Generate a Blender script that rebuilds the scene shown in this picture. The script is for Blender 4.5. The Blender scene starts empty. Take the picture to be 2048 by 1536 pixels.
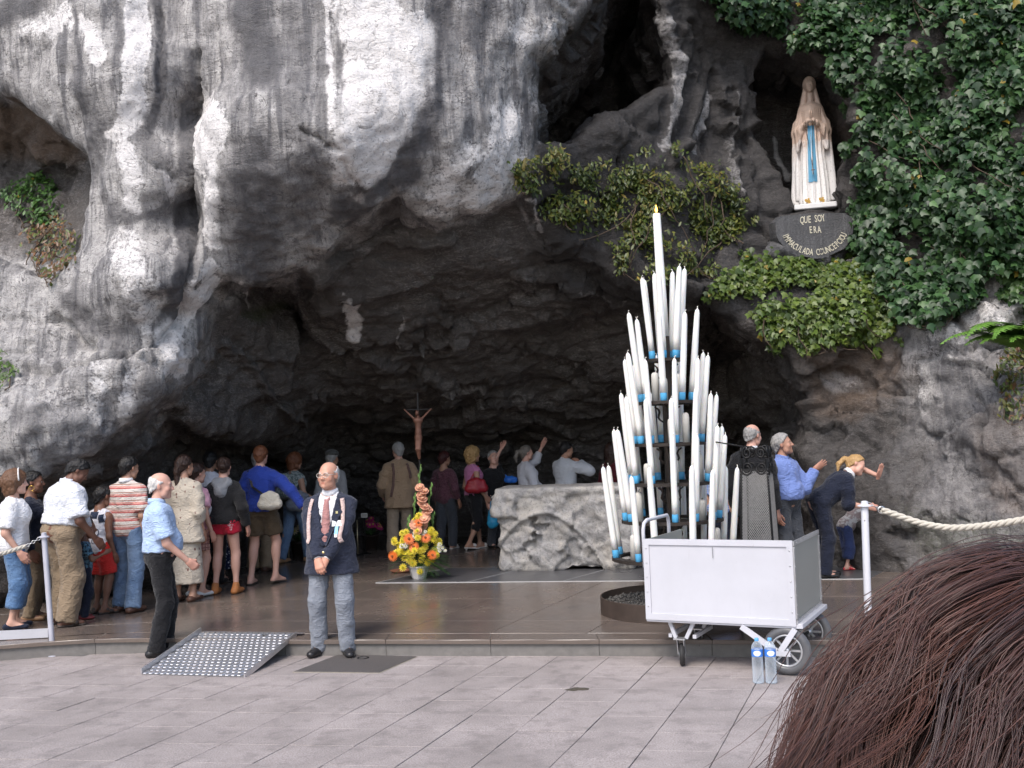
# Rock grotto with pilgrims, candle stand and cart.  Everything is built in metres; +Y is away from the photographer.
import bpy, math, random, zlib
import numpy as np
from mathutils import Vector, Matrix
from mathutils.bvhtree import BVHTree

random.seed(7)
rng = np.random.default_rng(7)
R = math.radians
sc = bpy.context.scene
COL = sc.collection

# ------------------------------------------------------------------ camera
FPX = 2100.0
CAM = np.array([0., 0., 1.95])
PITCH = math.atan2(109, 2100)
ROLL = R(2.0)
_F = np.array([0, math.cos(PITCH), math.sin(PITCH)])
_U0 = np.array([0, -math.sin(PITCH), math.cos(PITCH)])
_R0 = np.array([1., 0, 0])
_R = _R0 * math.cos(ROLL) - _U0 * math.sin(ROLL)
_U = _U0 * math.cos(ROLL) + _R0 * math.sin(ROLL)
cd = bpy.data.cameras.new('camera')
cd.sensor_width = 36.0
cd.lens = 36.0 * FPX / 2048
cd.clip_start = 0.05
cd.clip_end = 500
cam = bpy.data.objects.new('camera', cd)
cam.matrix_world = Matrix(((_R[0], _U[0], -_F[0], CAM[0]), (_R[1], _U[1], -_F[1], CAM[1]), (_R[2], _U[2], -_F[2], CAM[2]), (0, 0, 0, 1)))
COL.objects.link(cam)
sc.camera = cam


def ray(px, py):
    return _F + _R * (px - 1024) / FPX - _U * (py - 768) / FPX


def at(px, py, Y):          # survey: point seen at a photo position, at a known distance Y
    v = ray(px, py)
    return CAM + v * (Y / v[1])


def gz(px, py, z=0.0):      # survey: point seen at a photo position, at a known height z
    v = ray(px, py)
    return CAM + v * ((z - CAM[2]) / v[2])


def proj(P):
    v = P - CAM
    w = v @ _F
    return 1024 + FPX * (v @ _R) / w, 768 - FPX * (v @ _U) / w


# ------------------------------------------------------------------ sky, sun, exposure (bright overcast, sun veiled, behind and left of the camera)
SUN_EL, SUN_AZ = 52.0, 205.0      # azimuth clockwise from +Y
w = bpy.data.worlds.new('World')
sc.world = w
w.use_nodes = True
nt = w.node_tree
nt.nodes.clear()
sky = nt.nodes.new('ShaderNodeTexSky')
sky.sky_type = 'NISHITA'
sky.sun_disc = False
sky.sun_elevation = R(SUN_EL)
sky.sun_rotation = R(SUN_AZ)
sky.air_density = 1.0
sky.dust_density = 2.5
sky.ozone_density = 0.6
bg = nt.nodes.new('ShaderNodeBackground')
bg.inputs[1].default_value = 0.13
wo = nt.nodes.new('ShaderNodeOutputWorld')
nt.links.new(sky.outputs[0], bg.inputs[0])
nt.links.new(bg.outputs[0], wo.inputs[0])
sl = bpy.data.lights.new('sun', 'SUN')
sl.energy = 1.3
sl.angle = R(25)
sl.color = (1.0, 0.96, 0.925)
so = bpy.data.objects.new('sun', sl)
_d = Vector((math.sin(R(SUN_AZ)) * math.cos(R(SUN_EL)), math.cos(R(SUN_AZ)) * math.cos(R(SUN_EL)), math.sin(R(SUN_EL))))
so.rotation_euler = _d.to_track_quat('Z', 'Y').to_euler()
so.location = (-3, -6, 14)
COL.objects.link(so)
sc.view_settings.view_transform = 'Standard'
sc.view_settings.look = 'None'
sc.view_settings.gamma = 1
sc.view_settings.exposure = 1.0
sc.render.engine = 'CYCLES'
sc.cycles.max_bounces = 5
sc.cycles.diffuse_bounces = 3
sc.cycles.glossy_bounces = 2
sc.cycles.transparent_max_bounces = 8
sc.cycles.use_denoising = True
sc.cycles.use_adaptive_sampling = True
sc.cycles.adaptive_threshold = 0.02
sc.cycles.caustics_reflective = False
sc.cycles.caustics_refractive = False


# ------------------------------------------------------------------ numpy noise
def _hash(ix, iy, iz, seed):
    h = (ix.astype(np.uint32) * np.uint32(374761393) + iy.astype(np.uint32) * np.uint32(668265263)
         + iz.astype(np.uint32) * np.uint32(2147483647) + np.uint32(seed * 1013 + 77))
    h = (h ^ (h >> np.uint32(13))) * np.uint32(1274126177)
    h ^= h >> np.uint32(16)
    return h


_G = np.random.default_rng(3).normal(size=(256, 3)).astype(np.float32)
_G /= np.linalg.norm(_G, axis=1)[:, None]


def pnoise(p, seed=0):      # gradient noise, about -1..1
    p = np.asarray(p, np.float32)
    i = np.floor(p).astype(np.int64)
    fr = (p - i).astype(np.float32)
    u = fr * fr * fr * (fr * (fr * 6 - 15) + 10)
    out = 0
    for dx in (0, 1):
        wx = u[:, 0] if dx else 1 - u[:, 0]
        for dy in (0, 1):
            wy = u[:, 1] if dy else 1 - u[:, 1]
            for dz in (0, 1):
                wz = u[:, 2] if dz else 1 - u[:, 2]
                g = _G[_hash(i[:, 0] + dx, i[:, 1] + dy, i[:, 2] + dz, seed) & np.uint32(255)]
                dd = g[:, 0] * (fr[:, 0] - dx) + g[:, 1] * (fr[:, 1] - dy) + g[:, 2] * (fr[:, 2] - dz)
                out = out + wx * wy * wz * dd
    return out * 1.6


def fbm(p, octv=4, seed=0, gain=.5, lac=2.03):
    p = np.asarray(p, np.float32)
    a, s = 1.0, 0
    for o in range(octv):
        s = s + a * pnoise(p, seed + o)
        a *= gain
        p = p * lac + 3.1
    return s


def ridged(p, octv=4, seed=0, gain=.5):
    p = np.asarray(p, np.float32)
    a, s = 1.0, 0
    for o in range(octv):
        s = s + a * (1 - 2 * np.abs(pnoise(p, seed + o)))
        a *= gain
        p = p * 2.03 + 1.7
    return s


def facets(p, cell, seed=0):   # broken planar faces: every cell has its own tilted plane
    q = np.asarray(p, np.float32) / cell
    i = np.floor(q).astype(np.int64)
    best = np.full(len(q), 9.0, np.float32); val = np.zeros(len(q), np.float32)
    for dx in (-1, 0, 1):
        for dy in (-1, 0, 1):
            for dz in (-1, 0, 1):
                h = _hash(i[:, 0] + dx, i[:, 1] + dy, i[:, 2] + dz, seed)
                r = q - i - np.stack([dx + (h & np.uint32(1023)) / 1023., dy + ((h >> np.uint32(10)) & np.uint32(1023)) / 1023., dz + ((h >> np.uint32(20)) & np.uint32(1023)) / 1023.], 1)
                d2 = (r * r).sum(1)
                m = d2 < best
                gn = _G[(h * np.uint32(2654435761)) >> np.uint32(24)]
                val = np.where(m, (r * gn).sum(1) + gn[:, 0] * .35, val); best = np.where(m, d2, best)
    return val * cell


def sstep(a, b, x):
    t = np.clip((x - a) / (b - a), 0, 1)
    return t * t * (3 - 2 * t)


# ------------------------------------------------------------------ distance-field meshing (surface nets)
def surface_nets(f, lo, h):
    s = f < 0
    c = s[:-1].astype(np.int8) + s[1:]
    c = c[:, :-1] + c[:, 1:]
    c = c[:, :, :-1] + c[:, :, 1:]
    act = (c > 0) & (c < 8)
    I, J, K = np.nonzero(act)
    n = len(I)
    idx = np.full(act.shape, -1, np.int32)
    idx[I, J, K] = np.arange(n)
    pos = np.zeros((n, 3), np.float32)
    cnt = np.zeros(n, np.float32)
    cor = [(a, b, d) for a in (0, 1) for b in (0, 1) for d in (0, 1)]
    val = {q: f[I + q[0], J + q[1], K + q[2]] for q in cor}
    for q in cor:
        for ax in range(3):
            if q[ax] == 0:
                r = list(q); r[ax] = 1; r = tuple(r)
                va, vb = val[q], val[r]
                m = (va < 0) != (vb < 0)
                t = np.where(m, va / np.where(m, va - vb, 1), 0)
                e = np.zeros((n, 3), np.float32) + np.array(q, np.float32)
                e[:, ax] += t
                pos += e * m[:, None]
                cnt += m
    pos /= cnt[:, None]
    V = (pos + np.stack([I, J, K], 1)) * h + np.asarray(lo, np.float32)
    Q = []
    for ax in range(3):
        b, d = (ax + 1) % 3, (ax + 2) % 3
        sl0 = [slice(None)] * 3; sl1 = [slice(None)] * 3
        sl0[ax] = slice(0, -1); sl1[ax] = slice(1, None)
        for q in (b, d):
            sl0[q] = slice(1, -1); sl1[q] = slice(1, -1)
        s0, s1 = s[tuple(sl0)], s[tuple(sl1)]
        e = np.argwhere(s0 != s1)
        inside = s0[e[:, 0], e[:, 1], e[:, 2]]
        e[:, b] += 1; e[:, d] += 1
        def cell(ob, od):
            k = e.copy(); k[:, b] -= ob; k[:, d] -= od
            return idx[k[:, 0], k[:, 1], k[:, 2]]
        quad = np.stack([cell(1, 1), cell(0, 1), cell(0, 0), cell(1, 0)], 1)
        quad[~inside] = quad[~inside][:, ::-1]
        Q.append(quad)
    Q = np.concatenate(Q)
    return V, Q[(Q >= 0).all(1)]


def vnormals(V, Q):
    a, b, c, d = (V[Q[:, k]] for k in range(4))
    fn = np.cross(c - a, d - b)
    N = np.zeros_like(V)
    for k in range(4):
        for ax in range(3):
            N[:, ax] += np.bincount(Q[:, k], fn[:, ax], minlength=len(V))
    return N / (np.linalg.norm(N, axis=1)[:, None] + 1e-12)


def relax(V, Q, it=1, lam=.5):
    for _ in range(it):
        S = np.zeros_like(V); n = np.zeros(len(V))
        for k in range(4):
            for m in ((k + 1) % 4, (k + 3) % 4):
                for ax in range(3):
                    S[:, ax] += np.bincount(Q[:, k], V[Q[:, m], ax], minlength=len(V))
                n += np.bincount(Q[:, k], minlength=len(V))
        V = V + lam * (S / np.maximum(n, 1)[:, None] - V)
    return V


class Grid:                 # sampled distance field; shapes are added locally, blended with radius k
    def __init__(s, lo, hi, h):
        s.lo = np.array(lo, float); s.h = h
        s.n = np.ceil((np.array(hi) - s.lo) / h).astype(int) + 1
        s.ax = [(s.lo[i] + np.arange(s.n[i]) * h).astype(np.float32) for i in range(3)]
        s.f = np.full(s.n, 0.6, np.float32)

    def box(s, lo, hi):
        a = np.clip(np.floor((np.array(lo) - s.lo) / s.h).astype(int), 0, s.n)
        b = np.clip(np.ceil((np.array(hi) - s.lo) / s.h).astype(int) + 1, 0, s.n)
        sl = tuple(slice(a[i], b[i]) for i in range(3))
        X = s.ax[0][sl[0]][:, None, None]; Y = s.ax[1][sl[1]][None, :, None]; Z = s.ax[2][sl[2]][None, None, :]
        return sl, X, Y, Z

    def put(s, sl, d, k, op):
        f = s.f[sl]
        if f.size == 0:
            return
        if op == 'u':
            if k > 0:
                hh = np.maximum(k - np.abs(f - d), 0) / k
                s.f[sl] = np.minimum(f, d) - hh * hh * k * .25
            else:
                s.f[sl] = np.minimum(f, d)
        elif op == 's':
            d = -d
            if k > 0:
                hh = np.maximum(k - np.abs(f - d), 0) / k
                s.f[sl] = np.maximum(f, d) + hh * hh * k * .25
            else:
                s.f[sl] = np.maximum(f, d)

    def cap(s, a, b, ra, rb=None, k=.02, op='u', flata=False, flatb=False, sq=(1, 1, 1)):
        rb = ra if rb is None else rb
        a = np.asarray(a, float); b = np.asarray(b, float); m = max(ra, rb) * max(sq) + k + 3 * s.h
        sl, X, Y, Z = s.box(np.minimum(a, b) - m, np.maximum(a, b) + m)
        ab = b - a
        L2 = max(ab @ ab, 1e-9)
        dx, dy, dz = X - a[0], Y - a[1], Z - a[2]
        t = (dx * ab[0] + dy * ab[1] + dz * ab[2]) / L2
        tc = np.clip(t, 0, 1)
        d = np.sqrt(((dx - tc * ab[0]) / sq[0]) ** 2 + ((dy - tc * ab[1]) / sq[1]) ** 2 + ((dz - tc * ab[2]) / sq[2]) ** 2) - (ra + (rb - ra) * tc)
        L = math.sqrt(L2)
        if flatb:
            d = np.maximum(d, (t - 1) * L)
        if flata:
            d = np.maximum(d, -t * L)
        s.put(sl, d.astype(np.float32), k, op)

    def ell(s, c, r, k=.02, op='u', rot=None):
        c = np.asarray(c, float); r = np.asarray(r, float); m = r.max() + k + 3 * s.h
        sl, X, Y, Z = s.box(c - m, c + m)
        dx, dy, dz = X - c[0], Y - c[1], Z - c[2]
        if rot is not None:
            M = np.asarray(rot).T
            dx, dy, dz = (M[i, 0] * dx + M[i, 1] * dy + M[i, 2] * dz for i in range(3))
        k0 = np.sqrt((dx / r[0]) ** 2 + (dy / r[1]) ** 2 + (dz / r[2]) ** 2)
        k1 = np.sqrt((dx / r[0] ** 2) ** 2 + (dy / r[1] ** 2) ** 2 + (dz / r[2] ** 2) ** 2)
        s.put(sl, (k0 * (k0 - 1) / (k1 + 1e-6)).astype(np.float32), k, op)

    def half(s, n, p, k=0.0):        # cut away the side n points to
        n = np.asarray(n, float); n = n / np.linalg.norm(n)
        sl, X, Y, Z = s.box(s.lo, s.lo + s.n * s.h)
        d = (X - p[0]) * n[0] + (Y - p[1]) * n[1] + (Z - p[2]) * n[2]
        s.put(sl, -d.astype(np.float32), k, 's')

    def mesh(s):
        f = s.f
        f[0], f[-1] = .5, .5
        f[:, 0], f[:, -1] = .5, .5
        f[:, :, 0], f[:, :, -1] = .5, .5
        return surface_nets(f, s.lo, s.h)


# ------------------------------------------------------------------ objects
def raw_mesh(name, V, Q, mat=None, smooth=True):
    me = bpy.data.meshes.new(name)
    V = np.asarray(V, np.float32)
    if isinstance(Q, np.ndarray):
        k = Q.shape[1]
        me.vertices.add(len(V)); me.vertices.foreach_set('co', V.ravel())
        me.loops.add(Q.size); me.loops.foreach_set('vertex_index', Q.astype(np.int32).ravel())
        me.polygons.add(len(Q)); me.polygons.foreach_set('loop_start', np.arange(0, Q.size, k, dtype=np.int32))
        me.update(calc_edges=True)
    else:
        me.from_pydata([tuple(map(float, v)) for v in V], [], [tuple(q) for q in Q])
    if smooth:
        me.polygons.foreach_set('use_smooth', np.ones(len(me.polygons), bool))
    if mat:
        for m in (mat if isinstance(mat, (list, tuple)) else [mat]):
            me.materials.append(m)
    me.update()
    return me


def link(name, me, parent=None, loc=None, rot=None, **props):
    o = bpy.data.objects.new(name, me)
    COL.objects.link(o)
    if parent is not None:
        o.parent = parent
    if loc is not None:
        o.location = tuple(map(float, loc))
    if rot is not None:
        o.rotation_euler = rot
    for k, v in props.items():
        if v is not None:
            o[k] = v
    return o


def thing(name, label, category, loc=(0, 0, 0), rotz=0.0, group=None):
    return link(name, None, None, loc, (0, 0, rotz), label=label, category=category, group=group)


class MB:                    # collects simple shapes into one mesh
    def __init__(s):
        s.v = []; s.f = []

    def add(s, V, F):
        o = len(s.v)
        s.v.extend([tuple(map(float, p)) for p in V]); s.f.extend([tuple(i + o for i in q) for q in F])
        return s

    def box(s, lo, hi, M=None):
        (a, b, c), (d, e, g) = lo, hi
        V = [(a, b, c), (d, b, c), (d, e, c), (a, e, c), (a, b, g), (d, b, g), (d, e, g), (a, e, g)]
        if M is not None:
            V = [M @ Vector(p) for p in V]
        return s.add(V, [(3, 2, 1, 0), (4, 5, 6, 7), (0, 1, 5, 4), (1, 2, 6, 5), (2, 3, 7, 6), (3, 0, 4, 7)])

    def bar(s, a, b, w, d=None, up=(0, 0, 1)):      # square bar from a to b
        a, b = Vector(a), Vector(b)
        d = w if d is None else d
        z = (b - a).normalized(); u = Vector(up)
        x = u.cross(z)
        if x.length < 1e-4:
            x = Vector((1, 0, 0)).cross(z)
        x.normalize(); y = z.cross(x)
        V = []
        for p in (a, b):
            for i, j in ((-1, -1), (1, -1), (1, 1), (-1, 1)):
                V.append(p + x * (i * w / 2) + y * (j * d / 2))
        return s.add(V, [(3, 2, 1, 0), (4, 5, 6, 7), (0, 1, 5, 4), (1, 2, 6, 5), (2, 3, 7, 6), (3, 0, 4, 7)])

    def tube(s, pts, r, seg=8, caps=True, closed=False):
        pts = [Vector(p) for p in pts]
        rs = r if isinstance(r, (list, tuple)) else [r] * len(pts)
        n = len(pts); V = []; F = []
        ref = None
        for i, p in enumerate(pts):
            if closed:
                t = pts[(i + 1) % n] - pts[i - 1]
            else:
                t = pts[min(i + 1, n - 1)] - pts[max(i - 1, 0)]
            t.normalize()
            if ref is None:
                ref = t.orthogonal().normalized()
            ref = (ref - t * ref.dot(t)).normalized()
            bt = t.cross(ref)
            for k in range(seg):
                a = 2 * math.pi * k / seg
                V.append(p + (ref * math.cos(a) + bt * math.sin(a)) * rs[i])
        m = n if closed else n - 1
        for i in range(m):
            for k in range(seg):
                a, b = i * seg + k, i * seg + (k + 1) % seg
                j = ((i + 1) % n) * seg
                F.append((a, b, j + (k + 1) % seg, j + k))
        if caps and not closed:
            F.append(tuple(reversed(range(seg)))); F.append(tuple((n - 1) * seg + k for k in range(seg)))
        return s.add(V, F)

    def lathe(s, prof, seg=24, c=(0, 0, 0), caps=True):      # profile of (r, z)
        V = []; F = []
        for r_, z_ in prof:
            for k in range(seg):
                a = 2 * math.pi * k / seg
                V.append((c[0] + r_ * math.cos(a), c[1] + r_ * math.sin(a), c[2] + z_))
        for i in range(len(prof) - 1):
            for k in range(seg):
                F.append((i * seg + k, i * seg + (k + 1) % seg, (i + 1) * seg + (k + 1) % seg, (i + 1) * seg + k))
        if caps:
            F.append(tuple(reversed(range(seg)))); F.append(tuple((len(prof) - 1) * seg + k for k in range(seg)))
        return s.add(V, F)

    def prism(s, poly, z0, z1):
        n = len(poly)
        V = [(p[0], p[1], z0) for p in poly] + [(p[0], p[1], z1) for p in poly]
        F = [tuple(reversed(range(n))), tuple(range(n, 2 * n))] + [(i, (i + 1) % n, n + (i + 1) % n, n + i) for i in range(n)]
        return s.add(V, F)

    def me(s, name, mat, smooth=False, bevel=0.0):
        m = raw_mesh(name, s.v, s.f, mat, smooth)
        if bevel > 0:
            import bmesh
            bm = bmesh.new(); bm.from_mesh(m)
            bmesh.ops.bevel(bm, geom=[e for e in bm.edges if e.is_manifold and e.calc_face_angle(0) > .5], offset=bevel, segments=1, affect='EDGES')
            bm.to_mesh(m); bm.free()
        return m

    def build(s, name, mat, parent=None, smooth=False, bevel=0.0, **kw):
        return link(name, s.me(name, mat, smooth, bevel), parent, **kw)


def auto_smooth(o, ang=40):
    me = o.data
    me.polygons.foreach_set('use_smooth', np.ones(len(me.polygons), bool))
    me.set_sharp_from_angle(angle=R(ang))


# ------------------------------------------------------------------ materials
class N:                     # small node-graph helper
    def __init__(s, name):
        s.m = bpy.data.materials.new(name)
        s.m.use_nodes = True
        s.t = s.m.node_tree
        s.t.nodes.clear()
        s.out = s.t.nodes.new('ShaderNodeOutputMaterial')
        s.b = s.n('ShaderNodeBsdfPrincipled')
        s.t.links.new(s.b.outputs[0], s.out.inputs[0])

    def n(s, typ, **kw):
        q = s.t.nodes.new(typ)
        for k, v in kw.items():
            setattr(q, k, v)
        return q

    def set(s, node, sock, v):
        i = node.inputs[sock]
        if hasattr(v, 'is_output'):
            s.t.links.new(v, i)
        elif isinstance(v, (tuple, list)) and len(v) == 3 and i.type == 'RGBA':
            i.default_value = (*v, 1)
        else:
            i.default_value = v

    def coord(s, out='Object', scale=None):
        tc = s.n('ShaderNodeTexCoord').outputs[out]
        if scale is None:
            return tc
        mp = s.n('ShaderNodeMapping')
        s.set(mp, 'Vector', tc)
        mp.inputs['Scale'].default_value = scale if isinstance(scale, tuple) else (scale,) * 3
        return mp.outputs[0]

    def noise(s, vec, scale=5, detail=4, rough=.55, dist=0.0, out=0):
        q = s.n('ShaderNodeTexNoise')
        s.set(q, 'Vector', vec)
        q.inputs['Scale'].default_value = scale; q.inputs['Detail'].default_value = detail
        q.inputs['Roughness'].default_value = rough; q.inputs['Distortion'].default_value = dist
        return q.outputs[out]

    def voro(s, vec, scale=5, feature='F1', out=0, rand=1.0):
        q = s.n('ShaderNodeTexVoronoi', feature=feature)
        s.set(q, 'Vector', vec)
        q.inputs['Scale'].default_value = scale
        q.inputs['Randomness'].default_value = rand
        return q.outputs[out]

    def ramp(s, fac, stops, interp='LINEAR'):
        q = s.n('ShaderNodeValToRGB')
        q.color_ramp.interpolation = interp
        e = q.color_ramp.elements
        while len(e) < len(stops):
            e.new(.5)
        for i, (p, c) in enumerate(stops):
            e[i].position = p
            e[i].color = (*c, 1) if isinstance(c, (tuple, list)) else (c, c, c, 1)
        s.set(q, 0, fac)
        return q.outputs[0]

    def mix(s, fac, a, b, mode='MIX'):
        q = s.n('ShaderNodeMix', data_type='RGBA', blend_type=mode)
        s.set(q, 0, fac); s.set(q, 6, a); s.set(q, 7, b)
        return q.outputs[2]

    def math(s, op, a, b=0.0, c=None, clamp=False):
        q = s.n('ShaderNodeMath', operation=op, use_clamp=clamp)
        s.set(q, 0, a); s.set(q, 1, b)
        if c is not None:
            s.set(q, 2, c)
        return q.outputs[0]

    def attr(s, name, out=0):
        return s.n('ShaderNodeAttribute', attribute_name=name).outputs[out]

    def sep(s, v):
        q = s.n('ShaderNodeSeparateXYZ')
        s.set(q, 0, v)
        return q.outputs

    def bump(s, h, strength=.3, dist=.02, normal=None):
        q = s.n('ShaderNodeBump')
        q.inputs['Strength'].default_value = strength; q.inputs['Distance'].default_value = dist
        s.set(q, 'Height', h)
        if normal is not None:
            s.set(q, 'Normal', normal)
        return q.outputs[0]

    def fin(s, color=None, rough=None, normal=None, metal=None, spec=None, **kw):
        if color is not None:
            s.set(s.b, 'Base Color', color)
        if rough is not None:
            s.set(s.b, 'Roughness', rough)
        if normal is not None:
            s.set(s.b, 'Normal', normal)
        if metal is not None:
            s.set(s.b, 'Metallic', metal)
        if spec is not None:
            s.set(s.b, 'Specular IOR Level', spec)
        for k, v in kw.items():
            s.set(s.b, k.replace('_', ' '), v)
        return s.m


_mc = {}


def plain(name, c, rough=.6, metal=0., var=.12, scale=30., bump=0.0, spec=.4, seed_obj=False):
    key = name
    if key in _mc:
        return _mc[key]
    g = N(name)
    v = g.coord('Object')
    nz = g.noise(v, scale, 4)
    col = g.mix(nz, tuple(x * (1 - var) for x in c), tuple(min(1, x * (1 + var)) for x in c))
    r2 = g.math('MULTIPLY_ADD', nz, .2, rough - .1)
    _mc[key] = g.fin(col, r2, g.bump(nz, bump, .01) if bump else None, metal, spec)
    return _mc[key]


# ================================================================== THE CLIFF
def poly_sd(P, X, Z):        # signed distance to a closed polygon, negative inside
    d = np.full(X.shape, 1e9); ins = np.zeros(X.shape, bool)
    n = len(P)
    for i in range(n):
        ax, az = P[i]; bx, bz = P[(i + 1) % n]
        ex, ez = bx - ax, bz - az
        t = np.clip(((X - ax) * ex + (Z - az) * ez) / (ex * ex + ez * ez + 1e-12), 0, 1)
        d = np.minimum(d, (X - ax - t * ex) ** 2 + (Z - az - t * ez) ** 2)
        c = (az > Z) != (bz > Z)
        ins ^= c & (X < (bx - ax) * (Z - az) / (bz - az + 1e-12) + ax)
    d = np.sqrt(d)
    return np.where(ins, -d, d)


def tps(pts, X, Z, smooth=.002):       # smooth height surface through survey points (px, py, Y)
    W = np.array([at(*p) for p in pts]); a = W[:, [0, 2]]; y = W[:, 1]
    n = len(a)
    U = lambda r2: np.where(r2 > 0, r2 * np.log(r2 + 1e-12), 0)
    r2 = ((a[:, None] - a[None]) ** 2).sum(-1)
    A = np.zeros((n + 3, n + 3))
    A[:n, :n] = U(r2) + smooth * np.eye(n); A[:n, n] = 1; A[:n, n + 1:] = a
    A[n:, :n] = A[:n, n:].T
    co = np.linalg.solve(A, np.r_[y, 0, 0, 0])
    out = co[n] + co[n + 1] * X + co[n + 2] * Z
    for i in range(n):
        out = out + co[i] * U((X - a[i, 0]) ** 2 + (Z - a[i, 1]) ** 2)
    return out


FRONT = [(-400, -400, 12.9), (0, -400, 12.7), (400, -400, 12.4), (800, -400, 12.3), (1100, -400, 12.9), (1400, -400, 14), (1700, -400, 13.8), (2048, -400, 12.9), (2400, -400, 12.3),
         (0, 0, 12.5), (120, 0, 12.2), (220, 0, 12.05), (310, 20, 12.3), (380, 0, 12.15), (480, 0, 11.9), (600, 0, 11.75), (780, 50, 11.6), (880, 40, 11.85), (950, 0, 12.0), (1100, 60, 12.6), (1200, 0, 13.1), (1340, 0, 13.9), (1480, 60, 14.6), (1620, 60, 14.5), (1800, 60, 13.8), (2048, 60, 12.9),
         (40, 110, 12.5), (110, 180, 12.2), (230, 180, 11.85), (300, 200, 12.05), (350, 200, 12.2), (384, 230, 12.5), (420, 230, 11.8), (550, 180, 11.5), (680, 150, 11.55), (750, 200, 11.4), (860, 200, 11.75), (950, 200, 12.05), (1050, 200, 12.7),
         (190, 330, 12.3), (250, 350, 11.95), (340, 400, 12.25), (375, 420, 12.6), (425, 400, 11.9), (550, 310, 11.5), (700, 300, 11.45), (600, 420, 12.0), (500, 500, 12.4), (700, 420, 12.2), (810, 330, 11.95), (850, 390, 12.25), (860, 435, 12.6), (960, 320, 12.2), (1040, 300, 12.7), (1035, 385, 12.9),
         (170, 470, 12.4), (250, 470, 12.2), (250, 580, 11.7), (140, 590, 12.2), (340, 590, 12.0), (370, 620, 12.5), (260, 660, 12.1), (360, 680, 12.4),
         (0, 740, 12.1), (130, 700, 12.2), (200, 760, 11.75), (310, 750, 12.0), (380, 710, 12.5), (100, 850, 11.5), (0, 860, 11.5), (0, 940, 11.6), (230, 830, 12.0), (-400, 400, 12.6), (-400, 800, 11.4),
         (1200, 400, 13.9), (1330, 200, 14.1), (1350, 330, 14.1), (1350, 480, 14.0), (1440, 250, 14.8), (1470, 400, 14.6), (1500, 480, 14.6), (1620, 460, 14.55), (1720, 330, 14.3), (1640, 110, 14.4), (1720, 480, 14.4), (1800, 400, 13.9), (1500, 560, 14.3), (1600, 600, 14.0), (1650, 680, 13.9),
         (1900, 300, 13.3), (2048, 300, 12.7), (1850, 550, 13.5), (2048, 550, 12.7), (2400, 500, 11.8), (1700, 760, 14.0), (1780, 740, 13.7), (1860, 720, 13.1), (2048, 750, 12.5), (1650, 950, 13.85), (1765, 960, 13.3), (1900, 900, 12.9), (1960, 880, 12.4), (2048, 950, 11.9), (2400, 950, 10.9), (1640, 1150, 13.95), (1720, 1150, 13.4), (1850, 1130, 12.9), (2048, 1150, 11.8), (2400, 1150, 10.8), (1250, 560, 14.0), (1400, 590, 14.1)]

CAVE = [(-500, 1000, 11.4), (0, 962, 11.55), (90, 945, 11.7), (170, 905, 11.9), (230, 855, 12.05), (300, 800, 12.2), (360, 735, 12.45), (385, 690, 12.6), (398, 640, 12.6), (430, 562, 12.6), (460, 545, 12.6), (495, 556, 12.6), (540, 540, 12.55), (600, 522, 12.5), (650, 492, 12.4), (700, 452, 12.4), (760, 415, 12.5), (800, 392, 12.5), (815, 418, 12.5), (870, 441, 12.6), (950, 422, 12.75), (1035, 386, 12.9), (1065, 440, 13.3), (1100, 500, 13.6), (1190, 555, 13.9), (1280, 585, 14), (1400, 600, 14.1), (1490, 670, 14.1), (1570, 715, 14), (1605, 790, 13.95), (1612, 850, 13.95), (1596, 900, 13.95), (1612, 1000, 13.95), (1625, 1150, 13.95), (1630, 1500, 13.95), (-500, 1500, 11.4)]
BACK = [(-400, 1000, 12.4), (0, 1000, 12.6), (150, 950, 12.9), (0, 1200, 12.7), (250, 900, 13.1), (330, 830, 13.2), (300, 1100, 13.3), (400, 780, 13.4), (430, 860, 13.9), (420, 1050, 14.2), (400, 650, 12.95), (440, 600, 13.2), (480, 700, 14.0), (455, 900, 16.5), (520, 640, 14.0), (600, 540, 13.0), (600, 630, 15.4), (560, 760, 15.0), (690, 480, 13.1), (700, 650, 14.4), (600, 850, 17), (560, 920, 18.5), (700, 800, 16.6), (700, 900, 19), (600, 1050, 18.5), (800, 430, 13.1), (850, 470, 13.2), (850, 600, 14.3), (850, 750, 16.0), (850, 840, 17.8), (850, 890, 19.2), (850, 1050, 19.8),
        (1000, 420, 13.3), (1000, 540, 14.0), (1000, 640, 15.2), (1000, 740, 16.3), (1000, 830, 17.7), (1050, 885, 19.2), (1050, 1050, 19.8), (1120, 520, 14.0), (1150, 560, 14.4), (1160, 600, 15.2), (1200, 720, 16.3), (1200, 840, 18), (1250, 950, 19.5), (1300, 620, 15.0), (1350, 720, 16.8), (1400, 640, 15.2), (1450, 720, 18), (1530, 760, 21), (1530, 900, 22), (1450, 900, 21), (1590, 850, 17), (1560, 700, 15.5), (1600, 1050, 18), (1500, 1100, 22), (1300, 1100, 20)]
UPPER = [(1345, -300, 13.4), (1250, -150, 13.3), (1200, -10, 13.1), (1120, 75, 12.8), (1070, 130, 12.75), (1057, 200, 12.8), (1068, 285, 12.9), (1095, 305, 13.3), (1160, 282, 13.7), (1260, 225, 13.9), (1340, 160, 14.0), (1352, 90, 13.95), (1326, 0, 13.9), (1330, -60, 13.8), (1400, -200, 13.8)]
NICHE = [(1540, 78, 14.5), (1600, 80, 14.5), (1662, 126, 14.5), (1712, 205, 14.4), (1728, 300, 14.4), (1722, 370, 14.4), (1690, 405, 14.5), (1650, 417, 14.55), (1588, 420, 14.55), (1575, 370, 14.5), (1552, 320, 14.6), (1512, 262, 14.7), (1508, 190, 14.7), (1518, 130, 14.6)]
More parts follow.
